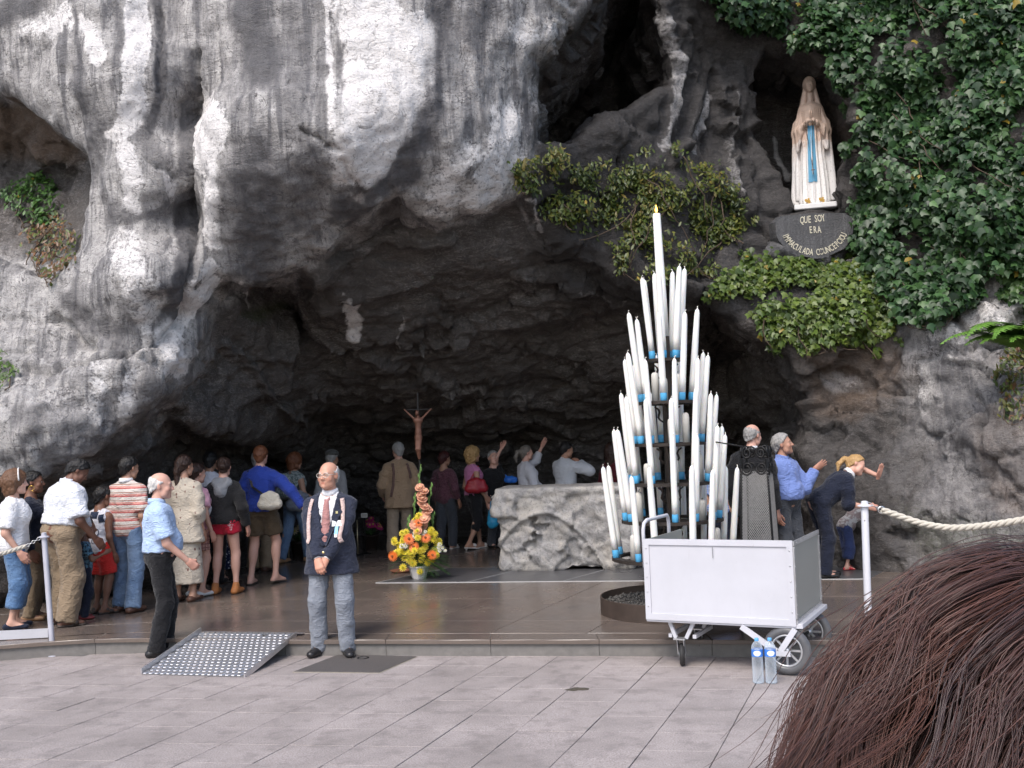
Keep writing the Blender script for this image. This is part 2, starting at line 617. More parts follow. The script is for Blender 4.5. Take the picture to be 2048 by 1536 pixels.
RECESS = [(-500, 120, 12.8), (0, 165, 12.5), (50, 205, 12.45), (100, 250, 12.4), (150, 298, 12.3), (178, 338, 12.3), (168, 380, 12.4), (160, 440, 12.4), (152, 510, 12.4), (110, 560, 12.4), (60, 540, 12.6), (0, 520, 12.7), (-500, 560, 12.8)]
RECESS_B = [(-500, 150, 13.3), (0, 200, 13.5), (100, 290, 13.5), (60, 330, 14.2), (150, 350, 13.8), (100, 400, 13.9), (0, 420, 13.7), (130, 480, 13.1), (60, 540, 12.9), (0, 600, 12.5), (-500, 500, 13.4), (170, 400, 13.2)]

HV = 0.043
X0, X1, Y0, Y1, Z0, Z1 = -7.6, 7.6, 10.3, 23.2, -0.25, 9.6
gx = np.arange(X0, X1, HV, dtype=np.float32); gy = np.arange(Y0, Y1, HV, dtype=np.float32); gzv = np.arange(Z0, Z1, HV, dtype=np.float32)
GX, GZ = np.meshgrid(gx, gzv, indexing='ij')


def outline(pts):
    return np.array([at(*p) for p in pts])[:, [0, 2]]


def shp(pts, wob=.06, seed=0):
    q = np.stack([GX.ravel(), GZ.ravel(), np.zeros(GX.size)], 1)
    wobx = fbm(q * 2.2, 3, seed).reshape(GX.shape) * wob
    wobz = fbm(q * 2.2 + 9, 3, seed + 5).reshape(GX.shape) * wob
    return poly_sd(outline(pts), GX + wobx, GZ + wobz)


yf = tps(FRONT, GX, GZ)
yf = np.clip(yf, 10.6, 15.2)
yb = np.clip(tps(BACK, GX, GZ), 12.3, 22.6)
yrb = np.clip(tps(RECESS_B, GX, GZ), 12.3, 14.6)
sd_cave, sd_up, sd_ni, sd_re = shp(CAVE, .05, 1), shp(UPPER, .05, 2), shp(NICHE, .05, 3), shp(RECESS, .06, 4)
Yg = gy[None, :, None]


def smax(a, b, k):
    hh = np.maximum(k - np.abs(a - b), 0) / k
    return np.maximum(a, b) + hh * hh * k * .25


f = ((yf[:, None, :] - Yg) * .8).astype(np.float32)
# main grotto: opening outline, widening a little behind the lip, closed by the slanting back wall
cav = np.maximum(sd_cave[:, None, :] - .10 * np.clip(Yg - 13, 0, 6), (Yg - yb[:, None, :]) * .7).astype(np.float32)
f = smax(f, -cav, .12)
# upper hollow: narrows and rises to the back
ub = 13.9 + 2.7 * sstep(.0, .25, -sd_up) + 1.2 * sstep(6.2, 7.4, GZ)
cav = np.maximum(sd_up[:, None, :] + .02 * np.clip(Yg - 13, 0, 9), (Yg - ub[:, None, :]) * .6).astype(np.float32)
f = smax(f, -cav, .14)
# statue niche
cav = np.maximum(sd_ni[:, None, :], (Yg - 16.3) * .8).astype(np.float32)
f = smax(f, -cav, .10)
# recess at the left
cav = np.maximum(sd_re[:, None, :], (Yg - yrb[:, None, :]) * .7).astype(np.float32)
f = smax(f, -cav, .16)
del cav
f[0], f[-1] = .3, .3
f[:, -1] = .3
f[:, :, 0], f[:, :, -1] = .3, .3
RV, RQ = surface_nets(f, (X0, Y0, Z0), HV)
del f
# drop the faces of the domain's hidden sides, keep what air can touch
_b = (RV[:, 0] < X0 + 2 * HV) | (RV[:, 0] > X1 - 3 * HV) | (RV[:, 1] > Y1 - 3 * HV) | (RV[:, 2] < Z0 + 2 * HV)
RQ = RQ[~_b[RQ].all(1)]
_u = np.unique(RQ); _m = np.full(len(RV), -1, np.int32); _m[_u] = np.arange(len(_u))
RV, RQ = RV[_u], _m[RQ]
RN = vnormals(RV, RQ)
PX, PY = proj(RV)
PX0, PY0 = PX, PY


def region(pts, soft=25.0):  # survey mask, 1 inside
    return 1 - sstep(-soft, soft, poly_sd(np.array(pts, float), PX, PY))


_wx = 9 * fbm(RV * np.array([5, 5, 1.6]), 4, 71, .6).astype(np.float64); _wy = 26 * fbm(RV * np.array([3.5, 3.5, 2.]), 3, 77).astype(np.float64)


def stroke(pts, hw, soft=1.0, warp=1.0):
    PX, PY = PX0 + _wx * warp, PY0 + _wy * warp
    d = np.full(len(PX), 1e9)
    for (ax, ay), (bx, by) in zip(pts[:-1], pts[1:]):
        ex, ey = bx - ax, by - ay
        t = np.clip(((PX - ax) * ex + (PY - ay) * ey) / (ex * ex + ey * ey), 0, 1)
        d = np.minimum(d, np.hypot(PX - ax - t * ex, PY - ay - t * ey))
    return 1 - sstep(hw * .4, hw * (1.3 + .4 * soft), d)


in_cave = poly_sd(outline(CAVE), RV[:, 0], RV[:, 2])
in_up = poly_sd(outline(UPPER), RV[:, 0], RV[:, 2])
frontY = tps(FRONT, RV[:, 0], RV[:, 2])
deep = RV[:, 1] - frontY          # metres behind the outer face
inner = sstep(.12, .35, deep)
inner2 = sstep(.3, 1.0, deep)

# relief ---------------------------------------------------------------
q = RV.copy()
vert = q * np.array([1.0, 1.0, .28])
diag = np.stack([q[:, 0] * .5 + q[:, 2] * .35, q[:, 1] * .7, q[:, 2] * 1.6 - q[:, 0] * .55], 1)
left = 1 - sstep(1040, 1120, PX)
right_wall = sstep(1600, 1680, PX)
smooth_face = np.maximum(left * (1 - inner2), .6 * (1 - sstep(.1, .5, deep)) * sstep(.25, .0, np.abs(in_cave)))
d = smooth_face * (.07 * fbm(vert * 1.3, 4, 11) + .035 * fbm(q * 3.5, 4, 12) + .018 * ridged(q * np.array([4, 4, 2.]), 3, 13))
rough = (1 - smooth_face)
warp = q + .25 * np.stack([fbm(q * 1.5, 3, 50), fbm(q * 1.5, 3, 54), fbm(q * 1.5, 3, 58)], 1)
fc = facets(warp * np.array([.8, 1, 1.2]), 1.05, 61) * .16 + facets(warp * np.array([1, 1, 1.3]), .38, 62) * .13
d += rough * (fc + .045 * ridged(diag * 1.1, 5, 21, .55) + .03 * fbm(q * 3.0, 4, 22))
d += right_wall * (1 - inner) * .07 * fbm(q * 1.4, 4, 31, .55)
foot = region([(-300, 700), (120, 600), (330, 700), (400, 690), (200, 900), (-300, 1000)])
d += foot * .6 * fc + foot * .04 * fbm(np.stack([q[:, 0] + q[:, 2], q[:, 1], q[:, 2] * 2 - q[:, 0] * 1.2], 1) * 2.2, 4, 41)
# fractures and ledges that can be traced in the photograph
for pts, hw, dep in [([(395, 95), (400, 170), (392, 260), (382, 300), (386, 400), (390, 480), (384, 560), (360, 640), (305, 692)], 5, -.12),
                     ([(345, 680), (260, 705), (200, 722), (120, 740)], 7, -.10), ([(600, 255), (640, 275), (680, 302)], 5, -.07), ([(318, 20), (322, 90), (316, 180)], 6, -.07),
                     ([(290, 320), (350, 350)], 4, -.05), ([(685, 320), (720, 380)], 4, -.05), ([(180, 700), (130, 650), (105, 640)], 8, -.10),
                     ([(1050, 540), (1150, 560), (1280, 600)], 10, .10), ([(1100, 520), (1200, 545)], 7, -.10), ([(1830, 640), (1880, 600), (1920, 650), (1945, 692), (2048, 690)], 7, -.12), ([(1945, 692), (1870, 712), (1835, 730), (1820, 800)], 7, -.12),
                     ([(1950, 790), (1975, 830), (1960, 870)], 6, -.10), ([(1620, 720), (1700, 790), (1760, 760), (1800, 720)], 6, -.07), ([(1760, 780), (1790, 800), (1830, 790)], 5, -.07), ([(1965, 850), (1975, 920), (2048, 990)], 6, -.08), ([(2048, 900), (1990, 930), (1960, 990)], 6, -.08),
                     ([(1600, 70), (1680, 120), (1730, 200), (1750, 300)], 14, .08), ([(720, 700), (800, 730), (900, 760)], 8, .10), ([(450, 690), (500, 740), (540, 800), (600, 830)], 9, .12), ([(640, 560), (760, 470), (900, 480)], 10, .10), ([(870, 690), (1000, 640), (1130, 600)], 9, .09), ([(820, 800), (960, 790), (1100, 800), (1220, 760)], 9, .10),
                     ([(1400, 180), (1380, 280), (1350, 330)], 9, .10), ([(1465, 180), (1460, 280), (1468, 400)], 7, .08), ([(1320, 0), (1357, 120), (1335, 290)], 12, .07), ([(1430, 150), (1420, 300)], 7, -.10), ([(1500, 130), (1490, 300)], 8, -.08)]:
    d += stroke(pts, hw, .5, .5) * dep
RV = RV + RN * np.clip(d, -.3, .3)[:, None].astype(np.float32)
RV[:, 2] = np.maximum(RV[:, 2], -.2)

# weathering with some painted shade: lime-white runs, black algae runs, candle soot, ochre ------------------------------------
dark = np.zeros(len(RV)); soot_shade = np.zeros(len(RV)); fresh = np.zeros(len(RV)); ochre = np.zeros(len(RV)); moss = np.zeros(len(RV))
for pts, hw, a in [([(312, 0), (322, 80), (318, 170), (300, 250)], 11, .95), ([(150, 20), (155, 120), (168, 220)], 9, .7), ([(235, 10), (246, 70), (236, 130)], 14, .6), ([(345, 0), (350, 120), (365, 220)], 22, .35),
                   ([(380, 100), (388, 170), (376, 260), (366, 330)], 14, .7), ([(365, 400), (375, 480), (368, 560), (335, 630)], 20, .9), ([(500, 0), (515, 60), (525, 140)], 42, .8), ([(470, 150), (480, 230)], 25, .35), ([(590, 0), (600, 100), (590, 260)], 34, .5),  # the strokes beside the crease mix black stain with painted shade
                   ([(640, 0), (645, 250)], 14, .5), ([(683, 0), (679, 120), (682, 260)], 5, .8), ([(885, 0), (872, 80), (856, 200), (842, 270), (800, 345), (720, 392), (690, 420)], 28, .85), ([(965, 0), (950, 60), (880, 90)], 26, .6),
                   ([(510, 310), (520, 420), (510, 520)], 55, .7), ([(620, 320), (600, 440)], 50, .55), ([(460, 330), (450, 500)], 22, .45), ([(690, 340), (640, 430)], 30, .4), ([(200, 240), (190, 340)], 22, .5), ([(150, 150), (190, 260)], 16, .5),  # broad strokes under the big bulge paint the shade of its underside
                   ([(280, 250), (330, 340)], 26, .5), ([(230, 425), (350, 430)], 24, .6), ([(330, 330), (350, 400)], 18, .4), ([(140, 590), (170, 640), (240, 690)], 22, .6), ([(0, 30), (60, 10)], 26, .7), ([(130, 790), (220, 700)], 18, .4), ([(60, 840), (200, 830), (140, 890)], 36, .45),
                   ([(300, 790), (200, 860), (100, 920)], 26, .55), ([(340, 680), (250, 705)], 7, .8), ([(0, 680), (90, 760)], 26, .3), ([(960, 290), (900, 330)], 18, .3), ([(930, 100), (900, 250)], 30, .3), ([(1030, 60), (960, 140)], 24, .3), ([(1000, 220), (1040, 270)], 12, .2)]:
    dark = np.maximum(dark, a * stroke(pts, hw))
for pts, hw, a in [([(272, 0), (276, 100), (262, 230), (232, 275)], 20, 1), ([(180, 50), (195, 120)], 20, .7), ([(60, 60), (130, 30)], 22, .5), ([(402, 190), (404, 330)], 7, .9), ([(440, 245), (410, 295)], 22, .8), ([(735, 0), (755, 90), (742, 200), (722, 310)], 56, 1), ([(840, 60), (830, 150), (780, 270)], 34, .9), ([(1010, 240), (1000, 330), (960, 390)], 40, .55), ([(930, 300), (880, 400)], 36, .5), ([(1040, 60), (1090, 70)], 30, .45), ([(420, 200), (425, 400), (430, 500)], 16, .55), ([(655, 0), (665, 240)], 8, .6), ([(250, 310), (268, 400)], 22, .6), ([(335, 350), (350, 390)], 16, .5), ([(250, 500), (290, 620)], 40, .45),
                   ([(425, 548), (392, 600), (350, 655)], 12, .8), ([(335, 650), (345, 725)], 24, .8), ([(490, 575), (495, 600)], 10, .6), ([(700, 600), (712, 655)], 15, 1), ([(1318, 0), (1357, 120), (1332, 300)], 13, .55), ([(1466, 170), (1460, 280), (1466, 395)], 9, .48), ([(1420, 190), (1392, 290)], 9, .55), ([(1405, 180), (1372, 300)], 7, .4), ([(1550, 290), (1575, 350)], 9, .8), ([(1285, 90), (1290, 150), (1260, 190)], 8, .5), ([(1500, 200), (1495, 300)], 8, .35), ([(1440, 330), (1450, 420)], 8, .35), ([(1062, 160), (1075, 290)], 6, .35), ([(1150, 560), (1260, 590)], 7, .45), ([(790, 690), (810, 640)], 6, .6), ([(900, 780), (960, 800)], 12, .5), ([(1000, 770), (1060, 760)], 10, .35), ([(1050, 395), (1090, 450)], 5, .6), ([(200, 760), (180, 830)], 28, .4), ([(990, 300), (1050, 330)], 24, .4), ([(270, 760), (240, 840)], 18, .5)]:
    fresh = np.maximum(fresh, a * stroke(pts, hw))
soot_shade = np.maximum(sstep(.10, -.12, in_cave) * inner, 0)
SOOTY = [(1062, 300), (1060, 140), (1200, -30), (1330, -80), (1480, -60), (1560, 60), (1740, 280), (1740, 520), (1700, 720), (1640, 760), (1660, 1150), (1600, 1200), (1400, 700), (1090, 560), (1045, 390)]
soot_shade = np.maximum(soot_shade, 1.0 * region(SOOTY, 40) * (PX > 1020))
soot_shade = np.maximum(soot_shade, .8 * (1 - sstep(1660, 1960, PX - .15 * (PY - 900))) * (PX > 1500) * (PY > 560))
soot_shade = np.maximum(soot_shade, .5 * region([(1720, 840), (1880, 880), (1860, 1060), (1700, 1200), (1600, 1200), (1600, 840)], 60))
soot_shade = np.maximum(soot_shade, sstep(1.2, 2.0, deep) * (PX > 400))
soot_shade = np.maximum(soot_shade, .9 * region([(1380, -60), (2140, -60), (2140, 520), (1950, 560), (1880, 620), (1800, 640), (1745, 560), (1430, 560), (1500, 400)], 40))  # rock behind the ivy blackened to stand for shade between the leaves
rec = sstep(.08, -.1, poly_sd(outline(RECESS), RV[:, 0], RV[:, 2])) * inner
soot_shade = np.maximum(soot_shade, .62 * rec * (1 - sstep(470, 560, PY)))  # recess blackened, fading out lower down
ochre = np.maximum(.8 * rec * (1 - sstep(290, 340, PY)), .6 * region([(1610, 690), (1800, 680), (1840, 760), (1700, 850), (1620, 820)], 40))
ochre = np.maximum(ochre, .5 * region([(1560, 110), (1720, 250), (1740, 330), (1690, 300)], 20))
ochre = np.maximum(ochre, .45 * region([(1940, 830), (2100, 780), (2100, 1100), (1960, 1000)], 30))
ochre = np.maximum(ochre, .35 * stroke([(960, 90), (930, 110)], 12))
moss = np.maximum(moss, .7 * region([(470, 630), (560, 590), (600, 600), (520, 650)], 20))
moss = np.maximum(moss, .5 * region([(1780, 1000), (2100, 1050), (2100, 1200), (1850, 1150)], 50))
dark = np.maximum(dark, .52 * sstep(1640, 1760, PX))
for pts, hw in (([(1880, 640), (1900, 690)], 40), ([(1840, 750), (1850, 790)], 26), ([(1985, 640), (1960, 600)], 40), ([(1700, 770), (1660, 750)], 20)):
    m_ = stroke(pts, hw); dark *= 1 - .8 * m_; fresh = np.maximum(fresh, .32 * m_); soot_shade *= 1 - .8 * m_
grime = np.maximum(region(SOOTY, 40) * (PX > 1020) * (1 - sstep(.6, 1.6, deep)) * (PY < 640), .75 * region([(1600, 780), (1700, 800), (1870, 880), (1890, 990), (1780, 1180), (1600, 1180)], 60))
soot_shade *= 1 - .95 * fresh
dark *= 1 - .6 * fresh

g = N('limestone')
wv = g.coord('Object')
A1, A2 = g.sep(g.attr('weather_shade', 0)), g.sep(g.attr('tint', 0))
big = g.noise(wv, .9, 3, .6)
mid = g.noise(wv, 4.5, 4, .65)
fine = g.noise(wv, 26, 4, .8)
grit = g.noise(wv, 75, 2, .8)
mp = g.n('ShaderNodeMapping'); g.set(mp, 'Vector', wv); mp.inputs['Scale'].default_value = (5.0, 2.0, .45)
streak = g.noise(mp.outputs[0], 1.6, 5, .68, .4)
mp2 = g.n('ShaderNodeMapping'); g.set(mp2, 'Vector', wv); mp2.inputs['Scale'].default_value = (1.0, 1.6, 3.2); mp2.inputs['Rotation'].default_value = (0, R(24), 0)
vein = g.noise(mp2.outputs[0], 3.2, 6, .74, .9)
def seam(vec, scale, det, dist, wdt):     # thin wandering lines
    return g.ramp(g.math('ABSOLUTE', g.math('SUBTRACT', g.noise(vec, scale, det, .6, dist), .5)), [(0., 1.), (wdt, 0.)])


mp3 = g.n('ShaderNodeMapping'); g.set(mp3, 'Vector', wv); mp3.inputs['Scale'].default_value = (24., 12., 1.5)
drip = g.noise(mp3.outputs[0], 1.0, 3, .6)
ln1 = g.math('MULTIPLY', seam(wv, 2.6, 4, .8, .010), g.ramp(mid, [(.45, 0.), (.55, 1.)]))
ln2 = seam(mp2.outputs[0], 5.5, 4, 1.2, .022)
lime = g.mix(g.ramp(mid, [(.3, .0), (.68, 1.)]), (.30, .287, .28), (.60, .575, .555))
lime = g.mix(g.ramp(streak, [(.38, .92), (.52, 0.)]), lime, (.15, .146, .152))
lime = g.mix(g.math('MULTIPLY', g.ramp(drip, [(.36, .55), (.52, 0.)]), g.ramp(big, [(.42, 0.), (.6, 1.)])), lime, (.17, .165, .17))
speck = g.ramp(fine, [(.36, 1.), (.46, 0.)])
lime = g.mix(g.math('MULTIPLY', speck, .72), lime, (.075, .07, .07))
lime = g.mix(g.ramp(grit, [(.34, .38), (.5, 0.)]), lime, (.10, .095, .095))
lime = g.mix(g.math('MULTIPLY', ln1, .8), lime, (.045, .04, .04))
white = g.mix(g.ramp(fine, [(.34, .9), (.46, 0.)]), (.78, .75, .735), (.36, .34, .335))
white = g.mix(g.ramp(drip, [(.36, .15), (.5, 0.)]), white, (.45, .43, .43))
white = g.mix(g.math('MULTIPLY', ln1, .6), white, (.08, .07, .07))
# stains and painted shade take an uneven edge from the noises
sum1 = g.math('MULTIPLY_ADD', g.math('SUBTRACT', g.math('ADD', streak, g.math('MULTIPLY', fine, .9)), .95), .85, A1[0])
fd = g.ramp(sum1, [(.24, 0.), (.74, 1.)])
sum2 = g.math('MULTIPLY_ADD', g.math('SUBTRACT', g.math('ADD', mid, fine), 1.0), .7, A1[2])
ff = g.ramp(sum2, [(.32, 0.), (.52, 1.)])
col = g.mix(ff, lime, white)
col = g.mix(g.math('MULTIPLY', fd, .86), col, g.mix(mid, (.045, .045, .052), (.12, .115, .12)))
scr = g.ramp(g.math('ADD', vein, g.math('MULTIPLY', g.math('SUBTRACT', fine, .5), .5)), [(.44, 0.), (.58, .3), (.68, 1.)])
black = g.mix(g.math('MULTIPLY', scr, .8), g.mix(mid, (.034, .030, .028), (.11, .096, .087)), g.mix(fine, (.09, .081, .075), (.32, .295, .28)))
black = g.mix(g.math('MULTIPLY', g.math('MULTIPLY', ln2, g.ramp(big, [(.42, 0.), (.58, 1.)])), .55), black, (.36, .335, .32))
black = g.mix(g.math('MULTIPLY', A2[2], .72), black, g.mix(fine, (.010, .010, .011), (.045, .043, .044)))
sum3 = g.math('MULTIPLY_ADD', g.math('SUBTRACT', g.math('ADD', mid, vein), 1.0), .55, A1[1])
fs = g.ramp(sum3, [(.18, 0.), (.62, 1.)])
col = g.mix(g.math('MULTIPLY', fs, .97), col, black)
oc = g.math('MULTIPLY', g.ramp(g.math('MULTIPLY_ADD', g.math('SUBTRACT', mid, .5), .9, A2[0]), [(.15, 0.), (.8, 1.)]), .6)
col = g.mix(oc, col, g.mix(fine, (.05, .03, .018), (.20, .125, .075)))
mo = g.ramp(g.math('MULTIPLY_ADD', g.math('SUBTRACT', fine, .5), 1.2, A2[1]), [(.3, 0.), (.8, .7)])
col = g.mix(mo, col, (.045, .06, .015))
hgt = g.math('ADD', g.math('MULTIPLY', mid, .7), g.math('ADD', g.math('MULTIPLY', g.math('ADD', fine, g.math('MULTIPLY', grit, .35)), .32), g.math('SUBTRACT', g.math('MULTIPLY', vein, .5), g.math('MULTIPLY', ln1, .12))))
ROCK = g.fin(col, g.math('MULTIPLY_ADD', fine, .3, .55), g.bump(hgt, .85, .075), spec=.3)

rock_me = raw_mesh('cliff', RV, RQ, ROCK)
for nm, ch in (('weather_shade', (dark, soot_shade, fresh)), ('tint', (ochre, moss, grime))):
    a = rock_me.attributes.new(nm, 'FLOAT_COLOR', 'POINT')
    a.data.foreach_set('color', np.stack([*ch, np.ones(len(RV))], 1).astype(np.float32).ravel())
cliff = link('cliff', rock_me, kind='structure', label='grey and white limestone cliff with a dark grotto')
RN = vnormals(RV, RQ)

# ================================================================== THE GROUND
def crush(g, v, sc_):
    return g.noise(v, sc_, 3, .6)


g = N('paving_granite')
v = g.coord('Object'); gv = g.n('ShaderNodeNewGeometry').outputs['Position']
oi = g.n('ShaderNodeObjectInfo').outputs['Random']
fine = g.noise(gv, 95, 5, .8); big = g.noise(gv, 1.3, 5, .6); vor = g.voro(gv, 150)
c = g.ramp(fine, [(.33, (.155, .132, .125)), (.5, (.37, .325, .31)), (.68, (.57, .505, .485))])
c = g.mix(g.math('MULTIPLY', oi, .18), c, (.24, .215, .205))
c = g.mix(g.ramp(big, [(.35, .5), (.62, 0.)]), c, (.17, .15, .14))
c = g.mix(g.ramp(g.noise(gv, 5, 5, .7), [(.36, .45), (.5, 0.)]), c, (.15, .132, .125))
c = g.mix(g.ramp(g.voro(gv, 6.5), [(.02, .9), (.035, 0.)]), c, (.6, .57, .55))
PAVE = g.fin(c, g.math('MULTIPLY_ADD', fine, .25, .55), g.bump(fine, .35, .006), spec=.35)

g = N('platform_stone')
gv = g.n('ShaderNodeNewGeometry').outputs['Position']; oi = g.n('ShaderNodeObjectInfo').outputs['Random']
fine = g.noise(gv, 70, 5, .75); big = g.noise(gv, 1.1, 5, .6); mid = g.noise(gv, 6, 5, .6)
c = g.mix(fine, (.085, .068, .058), (.185, .15, .13))
c = g.mix(g.math('MULTIPLY', oi, .3), c, (.10, .085, .075))
c = g.mix(g.ramp(big, [(.4, 0.), (.7, .5)]), c, (.20, .155, .125))
c = g.mix(g.ramp(g.voro(gv, 5.5), [(.018, .9), (.03, 0.)]), c, (.55, .52, .5))
rg = g.math('ADD', g.ramp(big, [(.35, .10), (.7, .26)]), g.math('MULTIPLY', mid, .10))
PLAT = g.fin(c, rg, g.bump(g.math('ADD', fine, mid), .06, .004), spec=.5)

g = N('dark_slab_stone')
gv = g.n('ShaderNodeNewGeometry').outputs['Position']
fine = g.noise(gv, 60, 5, .75); big = g.noise(gv, 1.6, 4, .6)
SLAB = g.fin(g.mix(fine, (.055, .055, .06), (.12, .118, .122)), g.math('MULTIPLY_ADD', big, .3, .16), g.bump(fine, .05, .004), spec=.5)
JOINT = plain('joint_mortar', (.10, .09, .083), .85, var=.3, scale=20)
KERB = plain('step_stone', (.17, .16, .15), .6, var=.35, scale=16, bump=.2)

# one sheet to the horizon, then the paving slabs let into it
mb = MB(); mb.add([(-120, -120, -.02), (120, -120, -.02), (120, 120, -.02), (-120, 120, -.02)], [(0, 1, 2, 3)])
g = N('far_paving')
gv = g.n('ShaderNodeNewGeometry').outputs['Position']
FARP = g.fin(g.mix(g.noise(gv, 40, 5, .7), (.16, .145, .138), (.30, .27, .26)), .75)
# the sheet is cut round the detailed paving so that the slabs sit in their own bed
ground = link('plaza', raw_mesh('plaza', mb.v, mb.f, FARP, False), kind='structure')
CUR = [(-9, 9.2), (-7, 9.75), (-5.6, 10.0), (-4.98, 10.14), (-4.52, 10.25), (-4.1, 10.30), (-3.7, 10.26), (-3.2, 10.15), (-2.6, 10.0), (-2.0, 9.86), (-1.49, 9.78), (-.19, 9.54), (1.08, 9.32), (1.88, 9.16), (3, 8.94), (5, 8.5), (9, 7.6)]
cxs = np.array([p[0] for p in CUR]); cys = np.array([p[1] for p in CUR])
curveY = lambda x: float(np.interp(x, cxs, cys))
SL, SH = -.17, .344           # cross-joint slope, long-joint slope
UW, VW = .455, .40
joint = MB(); joint.add([(-14, -1, -.008), (14, -1, -.008), (14, 12, -.008), (-14, 12, -.008)], [(0, 1, 2, 3)])
joint.build('paving_bed', JOINT, ground)


def slab_mesh(name, poly, z0, z1, mat, ch=.002):
    n = len(poly); P = np.array(poly); cen = P.mean(0)
    Pi = P + (cen - P) / np.linalg.norm(cen - P, axis=1)[:, None] * ch * 1.4
    V = [(*p, z0) for p in P] + [(*p, z1 - ch) for p in P] + [(*p, z1) for p in Pi]
    F = [(i, (i + 1) % n, n + (i + 1) % n, n + i) for i in range(n)] + [(n + i, n + (i + 1) % n, 2 * n + (i + 1) % n, 2 * n + i) for i in range(n)] + [tuple(range(2 * n, 3 * n))]
    return raw_mesh(name, V, F, mat, False)


u0, v0 = -.629 - .0, 8.25
sl_me = None
count = 0
gp = .0035
cells = []
for iv in range(-7, 6):
    for iu in range(-16, 18):
        bx = u0 + iu * UW + SH * (iv * VW + v0 - 8.0) + SH * 0
        by = v0 + iv * VW + SL * (bx - .4)
        if abs(bx) > .56 * by + .7:
            continue
        if by > curveY(bx) + .1:
            continue
        cells.append((bx, by))
gq = .0015
base = [(gp, gq), (UW - gp, gq + SL * UW), (UW - gp + SH * VW, VW - gq + SL * UW + SH * VW * SL), (gp + SH * VW, VW - gq + SH * VW * SL)]
variants = []
for k in range(6):
    j = rng.normal(0, .0012, (4, 2))
    variants.append(slab_mesh('paving_slab', np.array(base) + j, -.03, 0.0, PAVE))
cells.sort(key=lambda c: -c[1])
for i, (bx, by) in enumerate(cells[:300]):
    link('paving_slab', variants[i % 6], ground, (bx, by, rng.normal(0, .0012)))

# platform --------------------------------------------------------------
PH = .15
plat = MB()
strip = [(x, curveY(x) + .035) for x in np.linspace(-8.8, 8.8, 90)]
n = len(strip)
V = [(x, y, PH - .009) for x, y in strip] + [(8.8, 24, PH - .009), (-8.8, 24, PH - .009)]
plat.add(V, [tuple(range(n + 2))])
platform = plat.build('grotto_floor', JOINT, kind='structure')
# riser blocks and nosing blocks, about 0.95 m long, following the curve
bx = [-8.2 + .5 * 0 + i * .965 for i in range(18)]
off = (.69 - bx[0]) % .965
bx = [x + off for x in bx]
for x0_, x1_ in zip(bx[:-1], bx[1:]):
    xs = np.linspace(x0_ + .002, x1_ - .002, 5)
    fr = [(x, curveY(x)) for x in xs]
    poly = [(x, y + .02) for x, y in fr] + [(x, y + .16) for x, y in fr[::-1]]
    slab = MB(); slab.prism(poly, -.02, PH - .041); slab.build('riser_stone', KERB, platform)
    poly = [(x, y - .006) for x, y in fr] + [(x, y + .30) for x, y in fr[::-1]]
    link('nosing_stone', slab_mesh('nosing_stone', poly, PH - .038, PH, PLAT, .005), platform)
# floor slabs in strips that run back into the grotto
S2 = .42
lines = [-7.9 + .965 * i for i in range(-3, 17)]
lo_off = (-1.24 - S2 * 9.91) - (-7.9)
lines = [(-1.24 - S2 * 9.91) + .965 * i for i in range(-8, 10)]


def line_front(c):
    ys = np.linspace(7.5, 11, 400)
    g_ = np.array([y - (curveY(c + S2 * y) + .305) for y in ys])
    return float(ys[np.argmax(g_ > 0)])


for a, b in zip(lines[:-1], lines[1:]):
    fa, fb = line_front(a), line_front(b)
    r0 = 0.0
    for k in range(9):
        L = .62 if k == 0 else 1.35
        ya0, ya1, yb0, yb1 = fa + r0, fa + r0 + L, fb + r0, fb + r0 + L
        r0 += L
        if ya0 > 21:
            break
        w_ = .003
        poly = [(a + S2 * ya0 + w_, ya0 + w_), (b + S2 * yb0 - w_, yb0 + w_), (b + S2 * yb1 - w_, yb1 - w_), (a + S2 * ya1 + w_, ya1 - w_)]
        if abs(poly[0][0]) > .62 * ya0 + 1.5:
            continue
        link('floor_slab', slab_mesh('floor_slab', poly, PH - .03, PH, PLAT, .003), platform)
# dark altar pavement edged with a pale strip
pa, pb = gz(752, 1166, PH), gz(1245, 1162, PH)
ux = (pb - pa)[:2]; ux /= np.linalg.norm(ux)
nv = np.array([-ux[1], ux[0]])
for i in range(5):
    o = pa[:2] + ux * (i * 1.22)
    sh_ = nv * 1.45 + ux * .55
    poly = [o + ux * .006, o + ux * 1.214, o + ux * 1.214 + sh_, o + ux * .006 + sh_]
    link('altar_pavement_slab', slab_mesh('altar_pavement_slab', poly, PH - .01, PH + .004, SLAB, .003), platform)
    m_ = MB(); e0 = o + ux * 0; e1 = e0 + sh_
    m_.add([(*(e0 - ux * .008), PH + .006), (*(e0 + ux * .012), PH + .006), (*(e1 + ux * .012), PH + .006), (*(e1 - ux * .008), PH + .006)], [(0, 1, 2, 3)])
    m_.build('pale_joint', plain('pale_joint', (.38, .38, .39), .5), platform)
m_ = MB(); o = pa[:2]; e = pa[:2] + ux * 6.1
m_.prism([o - nv * .022, e - nv * .022, e - nv * .002, o - nv * .002], PH - .005, PH + .006)
m_.build('pale_strip', plain('pale_strip', (.5, .5, .5), .45), platform)


# ================================================================== PLANTS ON THE ROCK
def leaf_mat(name, rough=.42):
    g = N(name)
    ca = g.attr('leaf', 0)
    g.fin(ca, rough, spec=.45)
    tr = g.n('ShaderNodeBsdfTranslucent'); g.set(tr, 0, g.mix(.5, ca, (.10, .16, .01)))
    mx = g.n('ShaderNodeMixShader'); mx.inputs[0].default_value = .22
    g.t.links.new(g.b.outputs[0], mx.inputs[1]); g.t.links.new(tr.outputs[0], mx.inputs[2]); g.t.links.new(mx.outputs[0], g.out.inputs[0])
    return g.m


